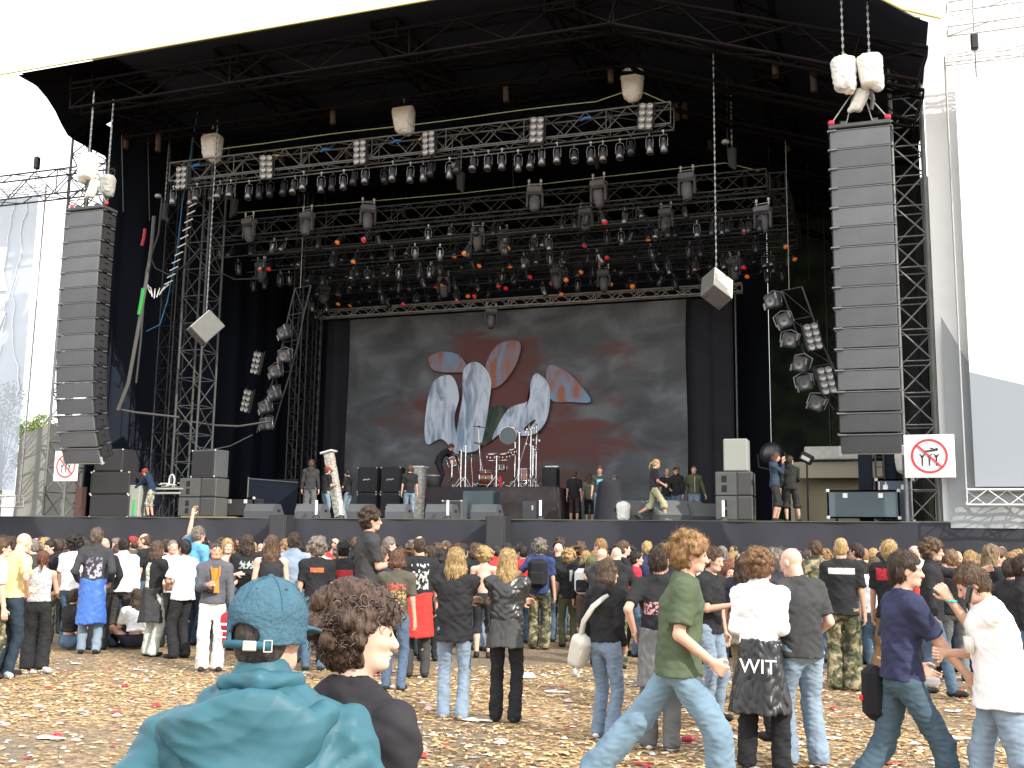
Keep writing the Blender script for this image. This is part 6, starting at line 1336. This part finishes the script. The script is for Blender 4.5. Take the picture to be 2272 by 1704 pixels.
PP(762, 1201, 157, -5, 'person in black cap and charcoal t-shirt with red print', hair='short', hcol=HBLK, hat='cap', hatcol=(.02, .02, .02), hatback=True, tcol=print_mat((.035, .035, .037), (.5, .05, .06), (0, 1.27, .14, .085), .38, 30, -1), bag=.03, fat=1.1)
PP(815, 1131, 162, 72, 'very tall person in faded black t-shirt looking back to the right', pose=dict(hy=-.25, armL='hang', armR='hold'), hair='mop', hcol=HDBR, tcol=T((.045, .045, .047)), bcol=T(BLK), fat=1.05)
PP(706, 1197, 160, 0, 'person with curly grey-brown hair in black t-shirt with orange print', hair='curly', hcol=HGRY, tcol=print_mat(BLK, (.6, .12, .05), (0, 1.34, .09, .03), .4, 36, -1), female=True)
PP(652, 1184, 150, 5, 'person in light denim shirt behind the teal cap', hair='short', hcol=HDBR, top='long', tcol=denim((.25, .33, .42)))
PP(604, 1190, 160, 0, 'person with long straight brown hair in black sleeveless top', hair='long', hcol=(.09, .05, .03), hlen=.3, top='tank', tcol=T((.03, .03, .032)), skin=2)
PP(550, 1188, 136, -5, 'person in black t-shirt with pale print and dark cap', hair='long', hcol=HDBR, hlen=.2, hat='cap', hatcol=(.05, .05, .05), tcol=print_mat(BLK, (.35, .4, .4), (0, 1.3, .13, .06), .5, 13, -1))
PP(504, 1197, 136, 165, 'shirtless person with long fair hair facing the camera', pose=dict(armL='front', armR='cross'), hair='long', hcol=HBLD, hlen=.3, top='none', bcol=denim(MBL), skin=2, female=True)
dj, S = PP(480, 1204, 162, 176, 'person in grey denim jacket and white jeans facing the camera', pose=dict(armR='hold', armL=(.25, .1, .84), hy=.1), hair='buzz', hcol=HDBR, top='jacket', tcol=denim((.11, .12, .14)), hem=.92, bag=.03, bcol=T((.66, .66, .64)), loose=1.3, shoe=(.03, .03, .03), skin=1)
MB().grid(lambda u, v: ((u - .5) * (.13 - .05 * v), .198 - .9 * (u - .5) ** 2 * .13 - .028 * v, 1.07 + .33 * v), 6, 8).build('orange_print', mat('orange_print', (.62, .20, .03), .8), dj); MB().bbox((.06, .19, 1.12), (.1, .06, .12), .02).build('camera_pouch', T((.02, .02, .02)), dj)
MB().path([(-.06, .14, 1.42), (-.05, .19, 1.3), (.02, .2, 1.18), (.06, .14, 1.42)], .012, 5).build('orange_strap', MATS['orange_print'], dj); b = MB(); b.lathe([(.03, -.008), (.037, 0), (.03, .008)], tuple(S['HC'] + V3(-.03, .085, .05)), (0, 1, 0), 10); b.lathe([(.03, -.008), (.037, 0), (.03, .008)], tuple(S['HC'] + V3(.03, .085, .05)), (0, 1, 0), 10); b.build('sunglasses', mat('glass_frame', (.1, .1, .12), .2), dj)
o = bag_mesh(.32, .42, 5).build('red_carrier_bag', mat('bag_red', (.42, .02, .03), .5, bump=.3)); p = atD(508, 1396, FC / 165); o.location = p; o.scale = (1, .5, 1); tag(o, 'red carrier bag with white lettering held by the denim jacket person', 'bag')
for i, z in enumerate((.07, -.02, -.1)):
    q = MB().bbox((0, -.175 * 1.1, z), (.2, .012, .018 if i else .03), .004).build('white_lettering', mat('letter_white', (.8, .8, .8), .6)); q.parent = o
PP(413, 1199, 147, -48, 'person in big white t-shirt and black trousers facing left', pose=dict(armL='front', armR='front'), hair='short', hcol=HBLK, tcol=T(W_), bag=.045, hem=.86, bcol=T((.025, .025, .027)), loose=1.2, skin=1)
PP(347, 1202, 145, 52, 'person with long curly brown hair and grey jacket round the waist', pose=dict(armR=(.1, .34, 1.08), armL='front'), hair='long', hcol=(.08, .045, .03), hlen=.16, tcol=print_mat(BLK, (.6, .6, .5), (-.02, 1.15, .05, .28), .42, 36, -1), wrap=(.52, T((.045, .045, .048)), .17), bcol=T((.5, .52, .46)), loose=1.2)
def sitter(px, foot, ppm, face, label, **cfg):
    dep = FC / ppm; p = atD(px, foot, dep); base = math.atan2(-p.x, p.y)
    cfg['pose'] = dict(hip=.13, footL=(-.12, .62), footR=(.14, .70), armL=(.15, .35, .42), armR=(.2, .3, .35), lean=.1, **cfg.pop('pose', {})); cfg['hem'] = .92
    return person(cfg, (p.x, p.y, 0), base - math.radians(face), 1.72, label, 'people sitting on the ground', h=.015)
sitter(150, 1430, 140, 62, 'person in black sitting with blue jeans knees up behind the striped top', hair='short', hcol=HDBR, bcol=denim(MBL), shoe=(.03, .03, .03))
sitter(300, 1425, 138, -20, 'person in white t-shirt sitting behind the long haired man', hair='long', hcol=HDBR, tcol=T(W_), bcol=T((.02, .02, .03)), female=True)
PP(276, 1194, 134, 4, 'person in untucked white shirt and dark grey trousers', pose=dict(armR='hang2'), hair='short', hcol=HBLK, top='long', tcol=T(W_), hem=.88, bag=.04, bcol=T((.055, .055, .05)), skin=3)
PP(214, 1173, 143, 6, 'person in dark printed t-shirt with blue jacket round the waist', hair='short', hcol=(.11, .08, .06), top='long', tcol=print_mat((.045, .045, .05), (.35, .33, .42), (0, 1.2, .11, .15), .55, 10, -1, (.2, .18, .25)), hem=1.0, wrap=(.42, mat('blue_nylon', (.05, .13, .42), .5, bump=.6, bscale=12), .17), bcol=denim(LB), pose=dict(armL=(.2, .1, 1.0), armR=(.22, .1, 1.0)))
PP(166, 1191, 134, 32, 'person in white t-shirt with dark bushy hair left of the blue jacket', hair='curly', hcol=HBLK, tcol=T(W_), bcol=denim(MBL), bag=.03)
PP(98, 1223, 164, 2, 'person in patterned halter top with reddish hair and black trousers', pose=dict(armL='front', armR='front', hp=.2), hair='pony', hcol=(.12, .045, .028), top='tank', tcol=print_mat((.62, .62, .62), (.2, .2, .22), (0, 1.1, 1, .4), .5, 60, -1), bcol=T((.022, .022, .024)), loose=1.5, female=True, skin=0, hem=1.0)
PP(34, 1181, 172, 55, 'bald person in pale yellow t-shirt with hand on the hip', pose=dict(armR='hip', armL='front', hp=.35, lean=.12), hair='none', skin=2, tcol=T((.72, .62, .28)), bcol=denim(DB), fat=1.14, hem=.95)
PP(0, 1196, 176, 75, 'person in pale t-shirt and camouflage trousers cut by the left edge', hair='short', hcol=HBRN, tcol=T((.7, .55, .45)), bcol=camo(), skin=2)
PP(436, 1170, 130, 50, 'tall grey haired person in light blue t-shirt raising an arm', pose=dict(armL='up', armR='hang'), hair='short', hcol=HGRY, tcol=T((.12, .33, .5)), bcol=T(DB))
PP(325, 1185, 124, -75, 'balding person in black t-shirt looking left behind the curly hair', hair='bald_crown', hcol=HBRN)
PP(298, 1192, 117, -60, 'person in bright red cap beside the balding man', hair='short', hat='cap', hatcol=(.6, .02, .03), tcol=T((.08, .09, .07)))
bp, S = PP(1198, 1199, 129, 8, 'person with black backpack and faded camouflage trousers', pose=dict(armL='hip'), hair='mop', hcol=HGRY, tcol=T((.035, .05, .13)), bcol=camo(), loose=1.3)
def backpack(ro, m, m2=None):
    MB().bbox((0, -.24, 1.22), (.32, .2, .46), .07).build('backpack', m, ro)
    MB().bbox((0, -.35, 1.14), (.24, .06, .22), .03).build('backpack_pocket', m2 or m, ro)
backpack(bp, T((.018, .018, .02)))
bp, S = PP(1300, 1224, 128, 10, 'person in black with white and black backpack, brown shorts and red socks', hair='long', hcol=HBLD, hlen=.12, top='hoodie', hem=.98, bottom='shorts', bcol=T((.14, .09, .08)), shoe=(.5, .05, .05)); backpack(bp, mat('pack_white', (.7, .7, .7), .7), T((.02, .02, .02)))
PP(1262, 1222, 126, -10, 'person with bushy blond hair left of the white backpack', hair='curly', hcol=HBLD, tcol=print_mat(BLK, (.7, .7, .7), (.08, 1.3, .08, .1), .35, 30, -1), bcol=T((.10, .11, .06)))
PP(1408, 1225, 136, 82, 'person in red and white baseball shirt facing right', hair='short', hcol=HBLK, tcol=T((.5, .03, .06)), pose=dict(armR='front'))
PP(1162, 1211, 122, -40, 'person in red t-shirt with black hair left of the backpack', hair='short', hcol=HBLK, tcol=T((.5, .03, .04)), skin=1)
PP(1196 + 42, 1206, 120, 20, 'person with pink shaved head behind the black backpack', hair='none', skin=2)

# ---- stage crew
def crew(px, ty, face, label, stature=1.75, z0=DK, dep=None, **cfg):
    dep = dep or (z0 + stature - EYE[2]) * FC / (hor(px) - ty); p = atD(px, hor(px), dep); base = math.atan2(-p.x, p.y); cfg.setdefault('seed', int(px) % 89)
    return person(cfg, (p.x, p.y, z0), base - math.radians(face), stature, label, 'stage crew at work', h=.02, hh=.012)
crew(330, 1035, -60, 'crew member in red cap and navy hoodie at the silver desk', 1.6, dep=FC / 71.5, pose=dict(lean=.45, armR='reach', armL='reach', hp=.3), hair='short', hat='cap', hatcol=(.65, .04, .03), top='hoodie', tcol=T((.02, .035, .07)), bottom='shorts', bcol=print_mat((.45, .42, .36), (.12, .11, .09), (0, .7, 1, .5), .5, 26, 1))
crew(683, 1020, 5, 'crew member in black cap and charcoal hoodie, back turned', 1.8, hat='cap', hatcol=(.02, .02, .02), top='hoodie', tcol=T((.04, .04, .042)), bcol=T((.12, .12, .12)), loose=1.4)
crew(718, 1036, 60, 'crew member in red cap steadying the tilted stone column', 1.72, hat='cap', hatcol=(.5, .03, .03), tcol=T(BLK), bcol=denim(LB), pose=dict(armR='hold', armL='hold'))
crew(768, 1042, -60, 'crew member in black t-shirt right of the tilted stone column', 1.7, hair='short', hcol=HBLK, bcol=denim(LB), pose=dict(armL='front', armR='front', hp=.4))
crew(905, 1032, 0, 'crew member in black t-shirt left of the upright stone column', 1.74, hair='short', hcol=HBRN, bcol=denim(LB))
crew(968, 972, 80, 'crew member in black bending over the drums on the riser', 1.72, z0=RZ, dep=FC / 66.5, hair='short', hcol=(.10, .04, .02), tcol=T(BLK), bcol=T((.03, .03, .035)), pose=dict(lean=.75, hip=.9, armR=(.1, .62, .95), armL=(.15, .55, .9), hp=.3), loose=1.2)
crew(1273, 1045, 5, 'crew member in black t-shirt and brown shorts left of the towel man', 1.72, hair='short', hcol=HBRN, bottom='shorts', bcol=T((.06, .04, .035)))
crew(1307, 1052, 10, 'crew member in olive vest and black shorts behind the towel man', 1.68, hair='long', hcol=HBRN, tcol=T((.14, .15, .11)), bottom='shorts', bcol=T(BLK))
tw, S = crew(1330, 1033, 178, 'crew member in printed grey t-shirt walking forward with a towel', 1.75, hair='short', hcol=HBRN, tcol=print_mat((.05, .055, .06), (.15, .45, .5), (0, 1.25, .09, .08), .4, 20, 1), bcol=denim((.14, .19, .24)), pose=dict(footR=(.1, .2), footL=(-.15, -.2), liftL=.05, hip=.91, hp=.2))
MB().grid(lambda u, v: (-.24 + .1 * (u - .5), .1 + .03 * math.sin(u * 12), .45 + .42 * v), 8, 6).build('towel', mat('towel_cream', (.6, .55, .35), .9), tw)
crew(1358, 1052, 160, 'crew member leaning over the draped case behind the towel man', 1.68, hair='short', hcol=HGRY, pose=dict(lean=.3, hp=.4))
crew(1452, 1014, 85, 'crew member with ponytail and khaki trousers striding right', 1.72, hair='pony', hcol=HBLD, tcol=T((.04, .035, .04)), bcol=T((.34, .33, .20)), bottom='shorts', pose=dict(footR=(.1, .3), footL=(-.1, -.42), liftL=.14, hip=.87, hp=.25, armR='front'), shoe=(.12, .12, .11), female=True, loose=1.3)
crew(1482, 1040, 178, 'crew member in plain black t-shirt between woman and track jacket', 1.72, hair='bald_crown', hcol=HBRN, skin=1, fat=1.15)
crew(1503, 1036, -150, 'crew member in black track jacket with white sleeve stripe', 1.72, hair='long', hcol=(.3, .14, .06), hlen=.1, hat='cap', hatcol=(.03, .03, .03), top='jacket', tcol=T(BLK), pose=dict(armL='hang', armR='front'))
q = [o for o in D.objects if o.name.startswith('person')][-1]
oj, S = crew(1541, 1034, 172, 'crew member in olive zip jacket and pale jeans facing forward', 1.76, hair='buzz', hcol=HBRN, top='jacket', tcol=T((.095, .10, .055)), hem=.93, bcol=denim(LB), fat=1.2, pose=dict(armL=(.34, .08, .84), armR=(.34, .08, .84)))
MB().box((0, .19, 1.2), (.02, .012, .46)).build('zip', mat('zip_grey', (.4, .4, .38), .5), oj)
crew(1722, 1004, 100, 'crew member in navy hoodie at the right of the stage', 1.76, hair='long', hcol=(.09, .045, .025), hlen=.1, top='hoodie', tcol=T((.04, .055, .085)), bottom='shorts', bcol=T((.03, .03, .03)), pose=dict(armR='face', hp=.1))
crew(1757, 1012, -10, 'crew member in black hoodie and black shorts, back turned', 1.74, hair='short', hcol=HDBR, top='hoodie', tcol=T((.03, .032, .03)), bottom='shorts', bcol=T((.035, .033, .033)), pose=dict(hy=-.7, footR=(.22, .0), armR='front'), loose=1.3)
crew(1810, 1058, 60, 'crew member in black by the beige backstage cabin', 1.72, hair='short', hcol=HBLK, bottom='shorts', bcol=T(BLK))
crew(1853, 1056, 10, 'grey haired crew member behind the wide flight case', 1.72, hair='short', hcol=HGRY, fat=1.1)

# ---- dense crowd before the stage: sixteen figures, copied and re-coloured
PROT = []
rp_ = random.Random(99)
for i in range(18):
    st = ['short', 'long', 'short', 'curly', 'long', 'short', 'buzz', 'mop', 'short', 'long', 'pony', 'bald_crown', 'short', 'long', 'none', 'short', 'mop', 'long'][i]
    cfg = dict(hair=st, seed=i + 3, pose=dict(hy=rp_.uniform(-.7, .7), hp=rp_.uniform(-.05, .25), armL=rp_.choice(['hang', 'pocket', 'hip', 'cross', 'front', 'hang2']), armR=rp_.choice(['hang', 'pocket', 'front', 'hold', 'hang2'])), top=['tee', 'tee', 'jacket', 'tee', 'tank', 'tee', 'hoodie', 'long'][i % 8], female=i in (1, 4, 9, 10, 13, 17), fat=rp_.uniform(.95, 1.15), hlen=rp_.uniform(.1, .3))
    if i in (5, 12): cfg['hat'] = 'cap'; cfg['hatcol'] = (.03, .03, .03)
    out, S = build_person(cfg, .024, .0125); PROT.append((st, cfg, out))
TOPS = [('black', BLK, 10), ('charcoal', (.05, .05, .052), 4), ('white', W_, 2), ('navy', (.03, .04, .09), 1.4), ('red', (.5, .04, .04), .8), ('grey', (.25, .25, .25), 1), ('blue', (.10, .22, .42), .8), ('olive', (.09, .10, .05), .8), ('brown', (.16, .10, .06), .6)]
HC_ = [('dark', HDBR, 3), ('brown', HBRN, 4), ('fair', HBLD, 1.7), ('black', HBLK, 2), ('ginger', HGNG, 1), ('grey', HGRY, 1)]
HN = {'short': 'short %s hair', 'long': 'long %s hair', 'curly': 'curly %s hair', 'buzz': 'cropped %s hair', 'mop': 'tousled %s hair', 'bald_crown': 'thinning %s hair', 'pony': '%s ponytail', 'none': 'bald head'}
def pick(l, r): 
    t = r.uniform(0, sum(x[2] for x in l))
    for x in l:
        t -= x[2]
        if t <= 0: return x
    return l[-1]
rq = random.Random(17)
SKM = [skin(0), skin(1), skin(2), skin(0), skin(2)]
for row, (ppm, n, x0, x1) in enumerate(((101, 60, -20, 2290), (109, 58, -10, 2295), (119, 50, -25, 2280), (131, 52, -15, 2290), (147, 44, 0, 2280))):
    rn = ('nearest the stage', 'second from the stage', 'third from the stage', 'fourth from the stage', 'farthest from the stage')[row]
    for i in range(n):
        px = x0 + (x1 - x0) * (i + .5) / n + rq.uniform(-13, 13); pm = ppm * rq.uniform(.97, 1.04) * (1 if px > 1300 else .90 + .10 * px / 1300); 
        if any(abs(px - a) < 24 and pm > b_ * .97 for a, b_ in NAMED): continue
        if row == 4 and 1000 < px < 1160: continue
        p = atD(px, hor(px), FC / pm); st, cfg, out = PROT[rq.randrange(len(PROT))]; tn, tc_, _ = pick(TOPS, rq); hn, hc_, _ = pick(HC_, rq)
        ro = D.objects.new('person', out['body'][0]); COL.objects.link(ro); ht = rq.gauss(1.735 if not cfg['female'] else 1.67, .055); s = ht / 1.75
        base = math.atan2(-p.x, p.y); q = rq.random(); fc = rq.uniform(-30, 30) if q < .62 else rq.uniform(-110, 110) if q < .85 else rq.uniform(150, 210)
        ro.location = (p.x, p.y, 0); ro.rotation_euler = (0, 0, base - math.radians(fc)); ro.scale = (s, s, s)
        hd = ('black cap' if 'hat' in cfg else (HN[st] % hn if '%s' in HN[st] else HN[st]))
        tag(ro, '%s top, %s, %s from left in the row %s' % (tn, hd, ordn(i), rn), 'person', 'crowd in front of the stage')
        def setm(o, m): o.material_slots[0].link = 'OBJECT'; o.material_slots[0].material = m
        setm(ro, SKM[rq.randrange(5)])
        for k, (me, _m) in out.items():
            if k == 'body' or k in ('shoe', 'shoe.', 'eye') and row < 3: continue
            o = place(k.strip('.'), me, ro)
            if k == 'hair': setm(o, hairm(hc_))
            elif k == 'trousers': setm(o, rq.choice([denim(MBL), denim(LB), denim(DB), cloth(BLK), cloth(BLK), camo()]))
            elif k in ('t_shirt', 'vest_top', 'shirt', 'jacket', 'hoodie'): setm(o, cloth(tc_))
# =================================================================== THE TWO NEAREST PEOPLE
def fore(px, dep, top, face, height, label, cfg, h, hh):
    p = atD(px, hor(px), dep); base = math.atan2(-p.x, p.y)
    out, S = build_person(cfg, h, hh); ro, S = person(cfg, (p.x, p.y, 0), base - math.radians(face), height, label, 'festival visitors standing on the field', parts=(out, S)); return ro, S
M_teal = mat('teal_nylon', (.030, .105, .135), .52, var=.08, vscale=4, bump=1, bscale=6.5, spec=.3, ridge=True)
M_tcap = mat('teal_cotton', (.055, .115, .155), .9, var=.15, vscale=30, bump=.5, bscale=90, spec=.1)
cfgT = dict(pose=dict(drop=.06, shw=.22, hy=-.55, hp=.02, armL=(.52, .10, .98), armR=(.36, .16, .95)), hair='buzz', hcol=(.05, .042, .036), top='jacket', tcol=M_teal, bag=.075, fat=1.24, hem=.82, wr=.0065, skin=0, seed=11, bcol=T((.05, .05, .06)))
teal, S = fore(594, 2.62, 1304, 4, 1.61, 'person in teal rain jacket and blue-green cap, back to camera', cfgT, .0085, .0045)
# hood lying on the back
N_, U_, F_, R_ = S['N'], S['u'], S['fw'], S['rt']
f = Field(N_ - V3(.4, .36, .42), N_ + V3(.4, .22, .2), .006)
q = lambda x, y, z: N_ + R_ * x + F_ * y + U_ * z
f.cap(q(-.19, -.09, -.075), q(-.02, -.175, -.235), .042, .045, .05); f.cap(q(.17, -.08, -.045), q(-.02, -.175, -.235), .038, .045, .05)
f.ell(q(-.01, -.135, -.10), (.175, .05, .13), (R_, nrm(F_ + U_ * .25), nrm(U_ - F_ * .25)), .05)
f.cap(q(-.21, -.06, -.08), q(-.13, -.13, -.055), .03, .035, .04); f.cap(q(-.09, -.04, .03), q(.0, -.1, .035), .024, .028, .02); f.cap(q(.0, -.1, .035), q(.095, -.03, .03), .028, .024, .02)
f.warp(.002, 24, 1.3); f.fold(.007, 24, (.25, .1, .95), .7, 1.3); f.fold(.006, 44, (-.45, .1, .85), 2.2, 1.4); f.fold(.004, 80, (.1, .1, 1), 1.2, 1.6)
place('hood', np_mesh('hood', [(*f.mesh(), 0)], M_teal), teal)
# stitched seams on the jacket back
b = MB()
for (z, x0, x1) in ((-.30, -.2, .2),):
    b.path([tuple(q(x0 + (x1 - x0) * i / 14, -.205 + .09 * abs(-1 + i / 7) ** 2.4, z + .004 * math.sin(i))) for i in range(15)], .0025, 4)
b.build('back_seam', mat('seam_teal', (.02, .10, .13), .6), teal)
# cap: panelled dome, rear opening with strap and buckle, peak pointing away
c, u, fw, r = S['HC'], S['hu'], S['hf'], S['hr']; P = lambda x, y, z: c + r * x + fw * y + u * z; A = (r, fw, u)
f = Field(c - .22, c + .24, .0042)
f.ell(P(0, -.006, .032), (.099, .120, .108), A, 0, cuts=[(P(0, 0, .03), -u)]); f.cap(P(0, -.006, .034), P(0, -.006, -.08), .099, .0975, .004, w=fw, sq=1.2, cuts=[(P(0, 0, -.036), -u)])
f.cap(P(0, -.006, .02), P(0, -.006, -.12), .089, .0875, 0, 's', w=fw, sq=1.2); f.ell(P(0, -.125, -.012), (.05, .06, .03), A, .006, 's')
f.fold(.0015, 60, (.2, .1, .95), 1.)
f.ell(P(0, .125, .0), (.07, .085, .012), (r, nrm(fw - u * .15), nrm(u + fw * .15)), .01)
f.warp(.0012, 60, 1); f.ell(P(0, -.006, .142), (.009, .009, .006), A, .004)
place('cap', np_mesh('cap', [(*f.mesh(), 0)], M_tcap), teal)
b = MB(); b.add(*(lambda pts: ([tuple(P(math.sin(a) * .1005, -math.cos(a) * .1215 - .006, z + .004 * math.cos(a * 2))) for a in pts for z in (-.046, -.026)], [(2 * i, 2 * i + 1, 2 * i + 3, 2 * i + 2) for i in range(len(pts) - 1)]))([math.radians(-46 + 9.2 * i) for i in range(11)]), 0, True)
st_ = b.build('strap', mat('strap_teal', (.025, .10, .14), .7), teal); st_.modifiers.new('thick', 'SOLIDIFY').thickness = .004
b = MB(); a = math.radians(18); pb = P(math.sin(a) * .1045, -math.cos(a) * .126 - .006, -.036); Rb = Matrix((tuple(nrm(r * math.cos(a) + fw * math.sin(a))), tuple(nrm(fw * math.cos(a) - r * math.sin(a))), tuple(u))).transposed()
b.bbox(pb, (.036, .006, .026), .004, Rb); b.build('buckle', mat('buckle_metal', (.62, .6, .55), .3, .7), teal)
b = MB(); a = math.radians(42); pb = P(math.sin(a) * .1035, -math.cos(a) * .124 - .006, -.036); Rb = Matrix((tuple(nrm(r * math.cos(a) + fw * math.sin(a))), tuple(nrm(fw * math.cos(a) - r * math.sin(a))), tuple(u))).transposed()
for dx, dz, sx, sz in ((0, .014, .02, .003), (0, -.014, .02, .003), (.01, 0, .003, .03), (-.01, 0, .003, .03)): b.box(Vector(pb) + Rb @ Vector((dx, 0, dz)), (sx, .004, sz), Rb)
b.build('slide_ring', MATS['buckle_metal'], teal)
b = MB()
for k in range(6):
    a = k * PI / 3 + .26; q_ = P(math.sin(a) * .072, -math.cos(a) * .087 - .006, .108); b.lathe([(.0, .002), (.0035, .0015), (.0045, 0)], tuple(q_), tuple(nrm(q_ - P(0, 0, .03))), 8)
b.build('eyelet', mat('eyelet', (.015, .06, .08), .6), teal)
b = MB()
for k in range(3):
    a0 = k * PI / 3
    b.path([tuple(P(math.sin(a0) * .0998 * math.cos(t), -math.cos(a0) * .1208 * math.cos(t) - .006, .032 + .1088 * math.sin(t))) for t in [.12 + i * (PI - .24) / 20 for i in range(21)]], .0014, 4)
b.build('panel_seam', mat('seam_cap', (.025, .10, .135), .8), teal)

# curly haired youth
cfgB = dict(pose=dict(drop=.045, hy=-.72, hp=.03, armR=(.22, .06, .85), armL='hang', twist=0.), hair='curly', hcol=(.06, .034, .022), top='tee', tcol=T((.028, .026, .03)), bag=.022, hem=.82, skin=2, seed=23, open=True, fat=1.0, wr=.007)
boy, S = fore(785, 3.0, 1322, 42, 1.575, 'person with dark curly hair in profile beside the teal jacket', cfgB, .009, .004)
c, u, fw, r = S['HC'], S['hu'], S['hf'], S['hr']; A = (r, fw, u); P = lambda x, y, z: c + r * x + fw * y + u * z
rr = random.Random(4); b = MB()
for i in range(1150):
    th = rr.uniform(0, 2 * PI); el = math.asin(rr.uniform(-.62, 1)); v = r * math.cos(th) * math.cos(el) + fw * math.sin(th) * math.cos(el) + u * math.sin(el)
    vf, vu = v @ fw, v @ u
    if vf > .35 and vu < .38: continue
    if vf > -.12 and vu < .12: continue
    if vu < -.45 and vf > -.1: continue
    base_ = P(0, -.012, .025) + (r * (v @ r) * .088 + fw * vf * .104 + u * vu * .1) * rr.uniform(.98, 1.10)
    L = rr.uniform(.03, .062); rad = rr.uniform(.007, .012); turns = rr.uniform(1.0, 1.9); d = nrm(v * .75 - u * rr.uniform(.1, .9) + r * rr.uniform(-.4, .4) + fw * rr.uniform(-.4, .4)); e1 = nrm(np.cross(d, V3(.3, .5, .8))); e2 = np.cross(d, e1); ph0 = rr.uniform(0, 6)
    pts = []; n = 11
    for k in range(n):
        t = k / (n - 1); a = ph0 + turns * 2 * PI * t; pts.append(tuple(base_ + d * L * t + (e1 * math.cos(a) + e2 * math.sin(a)) * rad * min(1, t * 4) - u * .012 * t * t))
    w0 = rr.uniform(.0042, .0068); b.path(pts, lambda t: w0 * (1 - .7 * t), 5, rr.choice([0, 0, 1]))
b.build('curls', [mat('curl_dark', (.045, .026, .018), .42, spec=.5), mat('curl_brown', (.11, .062, .038), .42, spec=.5)], boy)
